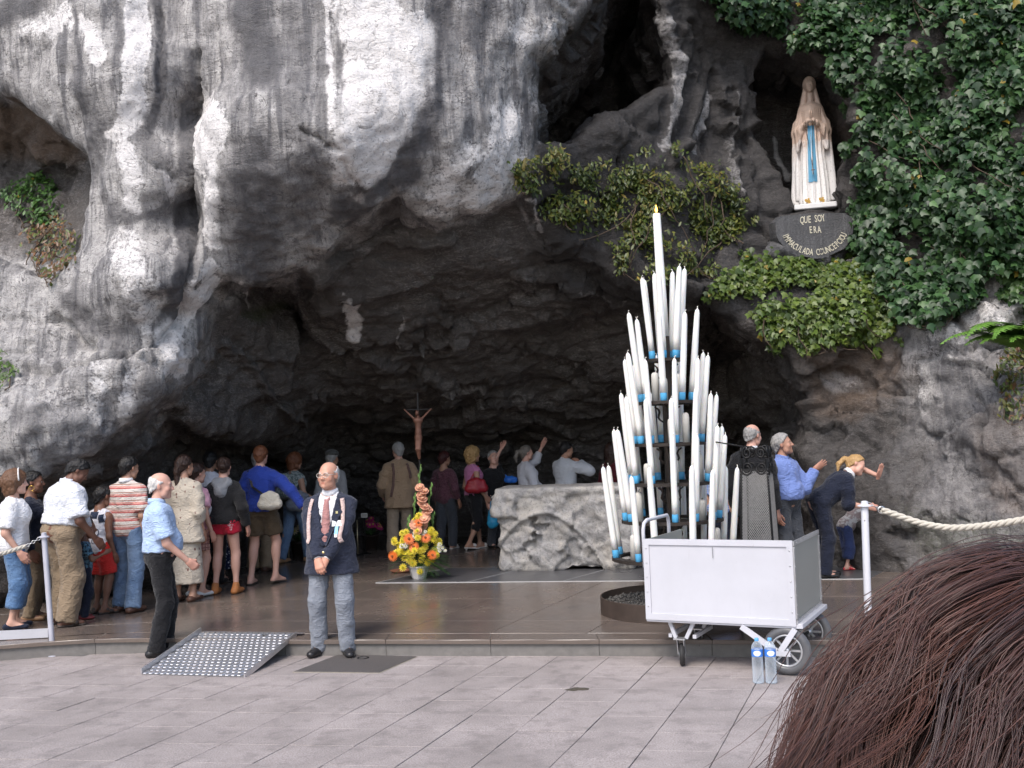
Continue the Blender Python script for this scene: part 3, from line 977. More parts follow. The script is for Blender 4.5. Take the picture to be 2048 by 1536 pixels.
LEAF = leaf_mat('ivy_leaf')
BARK = plain('vine_bark', (.085, .06, .042), .85, var=.4, scale=40, bump=.4)
IVY = np.array([(0, -.42), (.30, -.36), (.52, -.02), (.24, .10), (.0, .60), (-.24, .10), (-.52, -.02), (-.30, -.36)])
OVAL = np.array([(0, -.5), (.17, -.22), (.2, .1), (0, .5), (-.2, .1), (-.17, -.22)])


def leaves(C, Nn, size, shape, cols, fold=.25):
    n = len(C); m = len(shape)
    Nn = Nn / np.linalg.norm(Nn, axis=1)[:, None]
    dn = np.array([0, 0, -1.]) + rng.normal(0, .45, (n, 3))
    T = dn - Nn * (dn * Nn).sum(1)[:, None]; T /= np.linalg.norm(T, axis=1)[:, None]
    B = np.cross(T, Nn)
    V = np.zeros((n, m + 1, 3))
    V[:, 0] = C
    for k, (a, b) in enumerate(shape):
        V[:, k + 1] = C + (B * a + T * b - Nn * (abs(a) * fold + .12 * b * b)) * size[:, None]
    F = [(0, 1 + k, 1 + (k + 1) % m) for k in range(m)]
    Q = (np.arange(n)[:, None, None] * (m + 1) + np.array(F)[None]).reshape(-1, 3)
    return V.reshape(-1, 3), Q, np.repeat(cols, m + 1, 0)


_tri = np.concatenate([RV[RQ[:, :1]].reshape(-1, 3)])
QC = RV[RQ].mean(1)
QN = np.cross(RV[RQ[:, 2]] - RV[RQ[:, 0]], RV[RQ[:, 3]] - RV[RQ[:, 1]])
QA = np.linalg.norm(QN, axis=1); QN = QN / (QA[:, None] + 1e-9)
QX, QY = proj(QC)
QD = QC[:, 1] - tps(FRONT, QC[:, 0], QC[:, 2])


def grow(name, label, category, poly, n, size, shape, palette, bulge, gap=.0, gscale=1.6, seed=0, maxdeep=.5, ramp_edge=30, group=None, stems=14, up=.45):
    m = (poly_sd(np.array(poly, float), QX, QY) < ramp_edge * fbm(QC * 2.5, 3, seed + 3)) & (QD < maxdeep)
    dens = sstep(gap - .25, gap + .25, fbm(QC * gscale, 3, seed))
    wgt = QA * m * (.03 + dens)
    ids = rng.choice(len(QC), n, p=wgt / wgt.sum())
    C = QC[ids] + rng.normal(0, .03, (n, 3))
    cl = np.clip(fbm(QC[ids] * 1.7, 3, seed + 9) * .6 + .45, 0, 1.3)
    out = QN[ids] * .5 + np.array([0, -.8, .05]); out /= np.linalg.norm(out, axis=1)[:, None]
    lay = rng.random(n) ** .7
    C = C + out * (.02 + bulge * cl * lay)[:, None]
    Nn = out + np.array([0, -.15, up]) + rng.normal(0, .38, (n, 3))
    cx_, cy_ = proj(C)                       # the lettered tablet is kept clear of leaves
    C[(cx_ > 1555) & (cx_ < 1695) & (cy_ > 415) & (cy_ < 512)] += np.array([.9, .3, -.5])
    pal = np.array(palette)
    col = pal[np.clip((rng.random(n) * len(pal) * .6 + (fbm(C * 2.3, 2, seed + 1) * .5 + .5) * len(pal) * .4).astype(int), 0, len(pal) - 1)] * rng.uniform(.75, 1.25, (n, 1))
    odd = rng.random(n) < .007
    col[odd] = np.array([.28, .20, .03])
    sz = size * rng.uniform(.6, 1.25, n)
    V, F, LC = leaves(C, Nn, sz, shape, col)
    b = QC[ids].mean(0)
    t = thing(name, label, category, b, group=group)
    me = raw_mesh('foliage', V - b, F, LEAF, False)
    a = me.attributes.new('leaf', 'FLOAT_COLOR', 'POINT')
    a.data.foreach_set('color', np.c_[LC, np.ones(len(LC))].astype(np.float32).ravel())
    link('foliage', me, t, kind='stuff')
    mb = MB()
    st = rng.choice(len(ids), stems * 6)
    for k in range(stems):
        p = C[st[k * 6]] * .5 + QC[ids[st[k * 6]]] * .5
        pts = [p]
        dr = np.array([rng.normal(0, .5), 0, -1.])
        for j in range(9):
            tgt = pts[-1] + dr * .13 + rng.normal(0, .03, 3)
            i_ = np.argmin(((QC[ids] - tgt) ** 2).sum(1))
            if ((QC[ids[i_]] - tgt) ** 2).sum() > .1:
                break
            pts.append(.4 * tgt + .6 * (QC[ids[i_]] + out[i_] * (.04 + bulge * .35)))
        if len(pts) > 2:
            mb.tube([q_ - b for q_ in pts], [.010 * (1 - .06 * j) for j in range(len(pts))], 5)
    if mb.v:
        mb.build('stem', BARK, t, smooth=True, kind='stuff')
    return t


DK = [(.010, .028, .010), (.018, .048, .016), (.030, .075, .024), (.050, .11, .034), (.085, .16, .055)]
LT = [(.028, .052, .010), (.05, .088, .014), (.08, .125, .02), (.11, .155, .028), (.13, .165, .03)]
SH_ = [(.022, .042, .010), (.045, .07, .013), (.075, .10, .018), (.12, .13, .022), (.17, .14, .03)]
grow('ivy', 'dense dark green ivy curtain hanging beside the white statue', 'ivy',
     [(1380, -60), (2140, -60), (2140, 560), (2048, 545), (2000, 520), (1950, 575), (1900, 640), (1840, 662), (1790, 650), (1745, 560), (1700, 515), (1712, 440), (1718, 330), (1700, 285), (1728, 262), (1704, 190), (1650, 120), (1570, 78), (1480, 62), (1400, 36)],
     25000, .112, IVY, DK, .62, -.25, 1.5, 5, stems=26)
grow('ivy', 'yellow-green ivy mound below the lettered stone tablet', 'ivy',
     [(1425, 585), (1455, 532), (1520, 513), (1620, 520), (1700, 515), (1760, 560), (1800, 610), (1795, 680), (1700, 702), (1620, 705), (1560, 700), (1525, 655), (1490, 600)],
     5200, .085, IVY, LT, .30, -.35, 2.0, 15, stems=8)
grow('shrub', 'sparse small-leaved green shrub trailing over the dark rock below the upper hollow', 'shrub',
     [(1040, 335), (1090, 305), (1170, 330), (1250, 320), (1335, 310), (1440, 340), (1505, 430), (1470, 500), (1420, 560), (1340, 545), (1270, 575), (1225, 505), (1150, 470), (1085, 430), (1045, 372)],
     4800, .080, OVAL, SH_, .30, .0, 2.6, 25, maxdeep=.7, ramp_edge=22, stems=16, up=.7)
grow('shrub', 'small light green shrub in the shaded recess of the left rock', 'shrub',
     [(25, 385), (70, 332), (125, 395), (110, 440), (70, 455), (35, 425)], 620, .085, OVAL, [(.04, .09, .02), (.06, .14, .03), (.09, .19, .04)], .3, -.3, 2.0, 35, maxdeep=3, ramp_edge=12, stems=6, up=.7)
grow('shrub', 'rusty brown and green plant withering under the recess shrub', 'shrub',
     [(60, 455), (115, 425), (158, 470), (150, 530), (105, 560), (60, 520)], 560, .08, OVAL, [(.05, .08, .02), (.12, .07, .03), (.17, .08, .035), (.08, .11, .02), (.2, .10, .04)], .25, -.3, 2.0, 45, maxdeep=3, ramp_edge=12, stems=6, up=.6)
grow('shrub', 'little green plant sprouting at the foot of the left rock recess', 'shrub',
     [(-40, 730), (20, 715), (40, 745), (10, 775), (-40, 785)], 200, .075, OVAL, [(.05, .10, .02), (.09, .16, .03)], .2, -.3, 2.0, 55, maxdeep=3, ramp_edge=10, stems=3, up=.6)
grow('ivy', 'leafy green ivy tuft above the fern on the pale boulder', 'ivy',
     [(1990, 520), (2140, 470), (2140, 640), (2030, 620), (1995, 590)], 800, .1, IVY, [(.03, .07, .02), (.05, .11, .03), (.08, .15, .04)], .3, -.4, 1.8, 65, stems=4)
grow('shrub', 'mixed bramble growing under the fern on the stone wall', 'shrub',
     [(1985, 745), (2030, 690), (2140, 690), (2140, 830), (2020, 835)], 900, .075, OVAL, [(.03, .055, .015), (.06, .09, .02), (.10, .10, .02), (.12, .06, .03)], .25, -.4, 1.8, 75, stems=5)

# fern
t = thing('fern', 'bright green fern with arching fronds on the pale boulder', 'fern', at(2048, 700, 12.15))
t.scale = (1.5, 1.5, 1.5)
gfern = plain('fern_frond', (.10, .21, .03), .5, var=.35, scale=9)
for k in range(15):
    az = R(-175 + k * 12 + rng.uniform(-8, 8)); ln = rng.uniform(.45, .75); rise = rng.uniform(.35, .75)
    mb = MB(); dr = Vector((math.cos(az), -abs(math.sin(az)) * .7 - .15, 0))
    spine = [dr * (ln * s_) + Vector((0, 0, ln * rise * (1.9 * s_ - 1.75 * s_ * s_))) for s_ in np.linspace(0, 1, 15)]
    mb.tube(spine, [.006 * (1 - s_ * .8) for s_ in np.linspace(0, 1, 15)], 4)
    for i in range(2, 15):
        tdir = (spine[i] - spine[i - 1]).normalized(); sd_ = tdir.cross(Vector((0, 0, 1))).normalized(); up_ = sd_.cross(tdir)
        L_ = .17 * math.sin(math.pi * min(1, (i - 1) / 14 + .12)) + .02
        for sg in (-1, 1):
            for sub in (0, .5):
                p = spine[i - 1].lerp(spine[i], sub)
                e = p + (sd_ * sg + tdir * .35 - up_ * .18).normalized() * L_
                mb.add([p - tdir * .006, p.lerp(e, .4) - tdir * .016 + up_ * .008, e, p.lerp(e, .4) + tdir * .016 + up_ * .008, p + tdir * .006], [(0, 1, 2, 3, 4)])
    mb.build('frond', gfern, t)

# ================================================================== STATUE IN THE NICHE
sp = at(1631, 418, 14.86)
sp[2] = at(1631, 418, 14.5)[2] + .10
statue = thing('statue', 'white robed praying female statue with blue sash in the dark niche', 'statue', sp, R(180 - 16))
statue.scale = (1.0, 1.0, 1.03)
g = N('statue_paint')
v = g.coord('Object'); z = g.sep(v)[2]; nz = g.noise(v, 9, 5, .65); n2 = g.noise(v, 45, 4, .7)
c = g.mix(g.ramp(g.math('MULTIPLY_ADD', nz, .55, g.math('MULTIPLY', z, .8)), [(.75, 0.), (1.15, .5), (1.6, .95)]), (.72, .70, .68), (.55, .40, .31))
c = g.mix(g.ramp(n2, [(.30, .5), (.46, 0.)]), c, (.25, .22, .2))
STAT = g.fin(c, .5, g.bump(n2, .15, .01))
SK = 1.0
G = Grid((-.44, -.36, 0), (.44, .46, 1.95), .0125)
G.cap((0, .02, .06), (0, .02, .92), .205, .135, k=.05, sq=(1, .85, 1))
G.cap((0, .02, .92), (0, .0, 1.36), .130, .120, k=.06, sq=(1.05, .85, 1))
G.cap((-.085, 0, 1.37), (.085, 0, 1.37), .058, k=.05)
for s_ in (-1, 1):
    G.cap((s_ * .125, -.02, 1.36), (s_ * .205, .0, 1.06), .052, .056, k=.04)            # upper arm under the mantle
    G.cap((s_ * .205, .02, 1.06), (s_ * .033, .205, 1.17), .052, .032, k=.03)           # forearm
    G.cap((s_ * .17, .09, 1.07), (s_ * .195, .07, .80), .050, .020, k=.03)              # hanging sleeve
    G.ell((s_ * .017, .235, 1.245), (.014, .032, .075), k=.008, rot=np.array(Matrix.Rotation(R(-18), 3, 'X')))
    G.cap((s_ * .195, -.06, 1.18), (s_ * .245, -.06, .12), .062, .062, k=.05, sq=(1, 1.2, 1))   # mantle edge
    G.cap((s_ * .085, .17, .03), (s_ * .09, .23, .02), .035, .03, k=.02)
    G.cap((s_ * .070, -.030, 1.66), (s_ * .115, -.03, 1.40), .030, .044, k=.03)
G.cap((0, -.09, 1.36), (0, -.13, .10), .13, .19, k=.06, sq=(1.1, .6, 1))
G.cap((0, .0, 1.42), (0, .012, 1.60), .050, k=.025)
G.ell((0, -.030, 1.735), (.095, .105, .122), k=.015)                                    # veil
G.ell((0, .11, 1.685), (.070, .085, .118), k=.010, op='s')
G.ell((0, .045, 1.695), (.064, .068, .092), k=.006)
G.ell((0, .080, 1.620), (.022, .022, .018), k=.02)
G.cap((0, .106, 1.708), (0, .124, 1.675), .008, .012, k=.01)
for s_ in (-1, 1):
    G.ell((s_ * .026, .114, 1.708), (.015, .014, .010), k=.01, op='s')
G.cap((-.016, .104, 1.648), (.016, .104, 1.648), .007, k=.008)
V, Q = G.mesh()
Nm = vnormals(V, Q)
ang = np.arctan2(V[:, 0], V[:, 1])
fold = np.sin(ang * 15 + 3 * pnoise(V * np.array([3, 3, 1.2]), 8) + 1.5 * V[:, 2]) * sstep(1.30, .9, V[:, 2]) * sstep(.0, .1, V[:, 2])
fold2 = np.sin(ang * 31 + 4 * pnoise(V * np.array([4, 4, 1.5]), 9))
face = np.exp(-((V[:, 0] / .08) ** 2 + ((V[:, 2] - 1.68) / .13) ** 2)) * (V[:, 1] > .0)
V = V + Nm * (.020 * fold + .006 * fold2 * (1 - np.clip(face * 2, 0, 1)) * sstep(1.75, 1.3, V[:, 2]))[:, None]
st_me = raw_mesh('robed_figure', V, Q, STAT)
link('robed_figure', st_me, statue)
bvh = BVHTree.FromPolygons([tuple(map(float, p)) for p in V], Q.tolist())


def drape(bv, grid, dirv, lift):
    out = []
    last = 0.0
    for row in grid:
        r_ = []
        for p in row:
            h = bv.ray_cast(Vector(p), Vector(dirv))
            r_.append((h[0] - Vector(dirv) * lift) if h[0] is not None else None)
        out.append(r_)
    return out


def patch(name, bv, xs_z, dirv, lift, mat, parent, origin_y, thick=.004):
    rows = [[(x, origin_y, z_) for x in xs] for xs, z_ in xs_z]
    d_ = drape(bv, rows, dirv, lift)
    m_, n_ = len(d_), len(d_[0])
    for i in range(m_):
        for j in range(n_):
            if d_[i][j] is None:
                d_[i][j] = Vector(rows[i][j]) - Vector(dirv) * 0 + Vector(dirv) * abs(origin_y) * .8
    V_ = [p for r_ in d_ for p in r_] + [p + Vector(dirv) * (lift + thick) for r_ in d_ for p in r_]
    F_ = []
    o = m_ * n_
    for i in range(m_ - 1):
        for j in range(n_ - 1):
            a, b, c_, e = i * n_ + j, i * n_ + j + 1, (i + 1) * n_ + j + 1, (i + 1) * n_ + j
            F_.append((a, b, c_, e)); F_.append((o + e, o + c_, o + b, o + a))
    for i in range(m_ - 1):
        F_.append((i * n_, (i + 1) * n_, o + (i + 1) * n_, o + i * n_)); F_.append(((i + 1) * n_ - 1, o + (i + 1) * n_ - 1, o + (i + 2) * n_ - 1, (i + 2) * n_ - 1))
    return link(name, raw_mesh(name, V_, F_, mat, True), parent)


SASH = plain('sash_blue', (.10, .30, .46), .55, var=.2, scale=12)
zs = np.linspace(1.12, .32, 26)
patch('sash', bvh, [([x for x in np.linspace(-.035 - .01 * (1.1 - z_), .055 + .03 * (1.1 - z_), 6)], z_) for z_ in zs], (0, -1, 0), .010, SASH, statue, .5)
mb = MB()
for sg, xo in ((-1, -.012), (1, .035)):
    for i, z_ in enumerate(np.linspace(1.15, .52, 34)):
        x_ = .01 + xo * (1 - i / 33) * 2.2
        h = bvh.ray_cast(Vector((x_, .5, z_)), Vector((0, -1, 0)))
        if h[0] is not None:
            c_ = h[0] + Vector((0, .012, 0))
            mb.add([c_ + Vector(q_) * .008 for q_ in ((1, 0, 0), (-1, 0, 0), (0, 1, 0), (0, -1, 0), (0, 0, 1), (0, 0, -1))], [(0, 2, 4), (2, 1, 4), (1, 3, 4), (3, 0, 4), (2, 0, 5), (1, 2, 5), (3, 1, 5), (0, 3, 5)])
mb.bar((.01, .245, .50), (.01, .245, .41), .012); mb.bar((-.015, .245, .47), (.035, .245, .47), .012)
mb.build('rosary', plain('rosary_wood', (.09, .055, .04), .5), statue, kind='stuff')
MB().box((-.29, -.2, -.07), (.29, .29, .005)).build('plinth', plain('plinth_white', (.68, .67, .66), .5, var=.15, scale=14), statue, bevel=.012)
for s_ in (-1, 1):
    mb = MB()
    for k in range(9):
        a = k * 2.4; r_ = .006 + .0042 * k
        mb.add([(s_ * .095 + r_ * math.cos(a + d_) * q_, .255 + .012 + .002 * k * 0, .045 + r_ * math.sin(a + d_) * q_) for d_, q_ in ((-.5, .4), (-.6, 1.1), (0, 1.35), (.6, 1.1), (.5, .4))], [(0, 1, 2, 3, 4)])
    mb.lathe([(.02, 0), (.034, .012), (.03, .03), (.012, .036)], 10, (s_ * .095, .235, .028))
    mb.build('gilt_rose', plain('gilt', (.40, .24, .06), .4, .6), statue, smooth=True)

# lettered stone tablet below the statue
tp = at(1630, 473, 14.24)
tablet = thing('stone_tablet', 'dark stone tablet with curved cream lettering below the statue', 'tablet', tp, 0)
poly = []
for a in np.linspace(180, 360, 19):
    poly.append((.53 * math.cos(R(a)), .40 * math.sin(R(a)) + .10 + .012 * math.sin(a * 3)))
poly += [(.52, .24), (.42, .31), (.0, .325), (-.44, .30), (-.53, .22)]
g = N('tablet_stone'); v = g.coord('Object'); nz = g.noise(v, 5, 5, .65); n2 = g.noise(v, 40, 4)
sv = g.noise(g.coord('Object', (14, 4, 1.2)), 1.5, 4, .6)
TAB = g.fin(g.mix(g.math('MULTIPLY', g.math('MULTIPLY', nz, n2), g.math('MULTIPLY', sv, 2.4)), (.018, .018, .02), (.17, .17, .175)), .6, g.bump(g.math('ADD', nz, n2), .4, .03))
n = len(poly)
V = [(p[0], 0, p[1]) for p in poly] + [(p[0] * 1.1, .16, p[1] * 1.1 - .02) for p in poly] + [(p[0] * .95, .45, p[1] * 1.0) for p in poly]
F = [tuple(range(n))] + [(i, n + i, n + (i + 1) % n, (i + 1) % n) for i in range(n)] + [(n + i, 2 * n + i, 2 * n + (i + 1) % n, n + (i + 1) % n) for i in range(n)]
link('slab', raw_mesh('slab', V, F, TAB, False), tablet)
# broken corbel under it
G = Grid((-.75, -.12, -.62), (.75, .6, .05), .03)
G.cap((-.45, .2, -.22), (.35, .25, -.28), .16, .14, k=.05); G.cap((-.3, .25, -.3), (-.2, .3, -.5), .13, .1, k=.06); G.cap((.45, .25, -.1), (.5, .3, -.3), .13, .1, k=.06)
V, Q = G.mesh(); Nm = vnormals(V, Q)
V = V + Nm * (facets(V + 4, .3, 5) * .5 + .02 * fbm(V * 6, 3, 4))[:, None]
link('corbel', raw_mesh('corbel', V, Q, TAB), tablet)


def text_mesh(body, size, extrude=.004, bold=0.0):
    cu = bpy.data.curves.new('t', 'FONT'); cu.body = body; cu.size = size; cu.extrude = extrude; cu.align_x = 'CENTER'; cu.resolution_u = 2; cu.offset = bold
    ob = bpy.data.objects.new('t', cu)
    COL.objects.link(ob)
    me = bpy.data.meshes.new_from_object(ob.evaluated_get(bpy.context.evaluated_depsgraph_get()))
    bpy.data.objects.remove(ob)
    V_ = np.array([v_.co for v_ in me.vertices]); F_ = [tuple(p.vertices) for p in me.polygons]
    bpy.data.meshes.remove(me)
    return V_, F_


mb = MB()


def letter_at(ch, cx, cz, ang, size):
    if ch == ' ':
        return
    V_, F_ = text_mesh(ch, size, .004, .0012)
    ca, sa = math.cos(ang), math.sin(ang)
    x_ = V_[:, 0] * .56; z_ = V_[:, 1] - size * .35
    m_ = MB(); m_.add([(cx + ca * a - sa * b, -.004 - .5 * c_, cz + sa * a + ca * b) for a, b, c_ in zip(x_, z_, V_[:, 2])], F_); m_.build('letter', plain('letter_cream', (.58, .54, .42), .5, var=.15), tablet)


rt = R(2.5)
wid = lambda ch: {'I': .55, 'M': 1.3, ' ': .75}.get(ch, 1.0)


def arc_text(txt, cx, cz, rx, rz_, a0, a1, size):
    tot = sum(wid(c_) for c_ in txt); acc = 0
    for ch in txt:
        a = R(a0 + (a1 - a0) * (acc + wid(ch) / 2) / tot); acc += wid(ch)
        letter_at(ch, cx + rx * math.cos(a), cz + rz_ * math.sin(a), a + math.pi / 2 if a0 > 150 else a - math.pi / 2, size)


acc = 0
for i, ch in enumerate('QUE SOY'):
    letter_at(ch, -.165 + acc * .050, .235 + .02 * (acc / 6) + .012 * ((acc - 3.2) / 3) ** 2 * 0, rt + (acc - 3.2) * .05, .14); acc += wid(ch)
for i, ch in enumerate('ERA'):
    letter_at(ch, -.055 + i * .058, .095, rt, .135)
arc_text('IMMACULADA COUNCEPCIOU', 0, .16, .425, .375, 198, 340, .125)

# ================================================================== ALTAR
ab = gz(1118, 1141, PH)
altar = thing('altar', 'large rough-hewn grey stone altar block inside the grotto', 'altar', (ab[0], ab[1], PH), R(-8))
AH = 1.12
G = Grid((-1.2, -.35, -.02), (1.35, 1.3, AH + .12), .025)
sl, X, Y, Z = G.box(G.lo, G.lo + G.n * G.h)
dx = np.maximum(np.abs(X - .1) - (.93 - .05 * (1 - Z / AH)), 0); dy = np.maximum(np.abs(Y - .5) - .48, 0); dz = np.maximum(np.abs(Z - AH / 2) - AH / 2 + .02, 0)
G.f[:] = np.sqrt(dx * dx + dy * dy + dz * dz) - .02 + np.minimum(np.maximum(np.maximum(np.abs(X - .1) - .93, np.abs(Y - .5) - .48), np.abs(Z - AH / 2) - AH / 2 + .02), 0)
V, Q = G.mesh(); Nm = vnormals(V, Q)
hew = 1 - sstep(AH - .14, AH - .05, V[:, 2])
dsp = facets(V * np.array([.8, 1, 1]) + .12 * np.stack([fbm(V * 2.5, 3, 1)] * 3, 1), .62, 91) * .26 + facets(V + 3, .2, 92) * .20 + .018 * fbm(V * 7, 4, 93)
ridge = .10 * sstep(.06, .0, np.abs(V[:, 2] - (.78 - 1.1 * (V[:, 0] + .2) ** 2)))
V = V + Nm * (np.clip(dsp - .03 + ridge * .6, -.12, .09) * hew + (1 - hew) * .008 * fbm(V * 6, 3, 95))[:, None]
g = N('altar_stone'); v = g.coord('Object'); z = g.sep(v)[2]
big = g.noise(v, 2.2, 6, .65, .8); fine = g.noise(v, 30, 5, .75); vein = g.noise(v, 5, 8, .7, 1.6)
c = g.mix(g.ramp(vein, [(.35, 0.), (.65, 1.)]), (.19, .185, .185), (.44, .425, .41))
c = g.mix(g.ramp(big, [(.45, 0.), (.65, .6)]), c, (.50, .455, .39))
c = g.mix(g.ramp(fine, [(.33, .7), (.48, 0.)]), c, (.10, .10, .10))
ALT = g.fin(c, .6, g.bump(g.math('ADD', vein, fine), .6, .03))
link('stone_block', raw_mesh('stone_block', V, Q, ALT), altar)

# ================================================================== PROCESSIONAL CROSS
cb = gz(846, 1150, PH)
ctop = 2.62
cross = thing('crucifix', 'tall thin dark iron cross carrying a bronze figure behind the flowers', 'cross', cb, R(180))
IRON = plain('wrought_iron', (.022, .021, .021), .5, .6, var=.4, scale=30, bump=.15)
MB().lathe([(.16, 0), (.16, .02), (.05, .05), (.022, .08)], 16).build('foot', IRON, cross, smooth=True)
MB().bar((0, 0, .05), (0, 0, ctop - PH), .03, .02, up=(1, 0, 0)).build('pole', IRON, cross)
MB().bar((-.19, 0, 2.24), (.19, 0, 2.24), .02, .012).build('crossbar', IRON, cross)
G = Grid((-.24, -.03, 1.5), (.24, .12, 2.34), .008)
G.ell((.01, .05, 2.19), (.028, .032, .04), k=.01); G.cap((0, .035, 2.15), (0, .04, 2.10), .018, k=.015)
G.cap((-.035, .04, 2.09), (.035, .04, 2.09), .03, k=.03); G.cap((0, .04, 2.08), (0, .045, 1.93), .05, .036, k=.03, sq=(1, .7, 1)); G.cap((0, .04, 1.93), (.005, .04, 1.86), .042, .045, k=.03, sq=(1, .8, 1))
for s_ in (-1, 1):
    G.cap((s_ * .04, .04, 2.10), (s_ * .11, .03, 2.17), .018, .014, k=.02); G.cap((s_ * .11, .03, 2.17), (s_ * .185, .022, 2.245), .014, .010, k=.015)
    G.cap((s_ * .02, .04, 1.86), (s_ * .018 + .01, .065, 1.70), .03, .022, k=.02); G.cap((s_ * .018 + .01, .065, 1.70), (s_ * .007, .03, 1.57), .022, .013, k=.015)
V, Q = G.mesh()
link('corpus', raw_mesh('corpus', V, Q, plain('bronze_figure', (.16, .075, .05), .45, .35, var=.4, scale=25)), cross)

# ================================================================== FLOWER ARRANGEMENT
fb = gz(838, 1158, PH)
FL = thing('flower_arrangement', 'yellow and orange flower arrangement with gladioli in a white pot', 'flowers', (fb[0], fb[1], PH))
sF = FPX / fb[1]
mb = MB()
mb.lathe([(.085, 0), (.095, .02), (.135, .15), (.145, .155), (.145, .175), (.12, .175), (.11, .13)], 8)
mb.build('pot', plain('pot_white', (.62, .6, .58), .4), FL)


def bloom(rad, layers, petals, mat, cmat, cup=.35, wid=.5, name='bloom'):
    m_ = MB()
    for L in range(layers):
        rr = rad * (1 - .26 * L); zz = .010 * L; tl = cup * (.25 + .45 * L)
        for k in range(petals):
            a = 2 * math.pi * (k + .5 * (L % 2)) / petals
            ca, sa = math.cos(a), math.sin(a)
            w_ = wid * rr * math.pi / petals * 2
            P = [(rr * .12, 0, zz), (rr * .55, w_ * .5, zz + rr * .3 * tl), (rr * .97, w_ * .28, zz + rr * tl), (rr * .97, -w_ * .28, zz + rr * tl), (rr * .55, -w_ * .5, zz + rr * .3 * tl)]
            m_.add([(x * ca - y * sa, x * sa + y * ca, z_) for x, y, z_ in P], [(0, 1, 2, 3, 4)])
    i0 = len(m_.f)
    m_.lathe([(rad * .24, .006 + .010 * layers), (rad * .2, .018 + .010 * layers), (rad * .05, .022 + .010 * layers)], 8)
    me = m_.me(name, [mat, cmat])
    for k in range(i0, len(me.polygons)):
        me.polygons[k].material_index = 1
    return me


YEL = plain('petal_yellow', (.78, .62, .05), .5, var=.15); YC = plain('eye_green', (.5, .48, .03), .6)
ORA = plain('petal_orange', (.75, .17, .03), .5, var=.2); OC = plain('eye_brown', (.25, .07, .02), .7)
PEA = plain('petal_peach', (.80, .42, .28), .5, var=.12); PC = plain('throat_cream', (.8, .55, .35), .5); WHI = plain('petal_white', (.75, .73, .62), .5)
B_y = bloom(.055, 3, 11, YEL, YC); B_o = bloom(.075, 2, 18, ORA, OC, .25, .6); B_p = bloom(.07, 2, 6, PEA, PC, .9, 1.0); B_w = bloom(.03, 2, 7, WHI, YC)


def put_bloom(me, px, py, dy, label=None):
    p = at(px, py, fb[1] + dy)
    loc = np.array([p[0] - fb[0], dy, p[2] - PH])
    dirv = Vector((loc[0] * 1.1 + rng.normal(0, .15), -.75 + dy * 1.0, (loc[2] - .25) * .9 + .25 + rng.normal(0, .15))).normalized()
    o = link('bloom', me, FL, loc)
    o.rotation_euler = (dirv.to_track_quat('Z', 'Y')).to_euler()
    o.scale = (rng.uniform(.85, 1.15),) * 3
    mb_st.tube([(loc[0], loc[1] + .01, loc[2]), (loc[0] * .5, loc[1] * .5 + .02, .3 + (loc[2] - .3) * .4), (0, 0, .12)], .004, 4)


mb_st = MB()
for i in range(46):
    a = rng.uniform(-1, 1); rr = rng.uniform(0, 1) ** .6
    px = 833 + a * 48 * (1 - .0 * rr); py = 1093 + rng.uniform(-1, 1) * 33
    if (px - 833) ** 2 / 52 ** 2 + (py - 1095) ** 2 / 40 ** 2 > 1:
        continue
    put_bloom(B_y, px, py, -.20 + .18 * abs(a) + rng.normal(0, .03))
for px, py in ((806, 1135), (812, 1064), (870, 1068), (862, 1060), (838, 1032), (830, 1040), (845, 1100), (855, 1125), (826, 1126), (872, 1110), (795, 1105), (840, 1143)):
    put_bloom(B_y, px, py, -.14)
for px, py in ((837, 1046), (818, 1078), (851, 1076), (828, 1094), (864, 1110), (786, 1112)):
    put_bloom(B_o, px, py, -.19)
for px, py in ((802, 1092), (872, 1092), (835, 1070), (843, 1068), (880, 1100), (808, 1086)):
    for k in range(3):
        put_bloom(B_w, px + rng.normal(0, 5), py + rng.normal(0, 4), -.18)
for i in range(12):                       # gladiolus spike
    px, py = 842 + rng.normal(0, 5) + 2 * (i % 3 - 1) + (4 if 3 < i < 9 else 0), 976 + i * 7.6
    put_bloom(B_p, px, py, -.05 - .02 * (i % 2))
put_bloom(B_p, 848, 1040, -.16); put_bloom(B_p, 830, 1050, -.16); put_bloom(B_p, 836, 1062, -.2)
GST = plain('stem_green', (.13, .24, .06), .5, var=.3)
for pts in ([(842, 1060), (840, 1000), (838, 960), (842, 928)], [(858, 1060), (856, 1010), (862, 985), (863, 964)], [(828, 1050), (829, 1010), (831, 985)], [(866, 1060), (864, 1040), (868, 1025)], [(818, 1070), (817, 1050), (819, 1030)]):
    q_ = [at(x, y, fb[1] + .02) for x, y in pts]
    mb_st.tube([(p[0] - fb[0], .02, p[2] - PH) for p in q_], [.012 - .002 * i for i in range(len(q_))], 5)
    for i in range(5):
        t_ = .35 + .13 * i
        k = t_ * (len(q_) - 1); i0 = min(int(k), len(q_) - 2); p = q_[i0] + (q_[i0 + 1] - q_[i0]) * (k - i0)
        mb_st.lathe([(.004, -.02), (.013, 0), (.010, .03), (.002, .045)], 5, (p[0] - fb[0] + .012 * (-1) ** i, .02, p[2] - PH))
mb_st.build('stem', GST, FL, smooth=True, kind='stuff')
FG = plain('fern_green', (.035, .09, .022), .5, var=.4, scale=10)
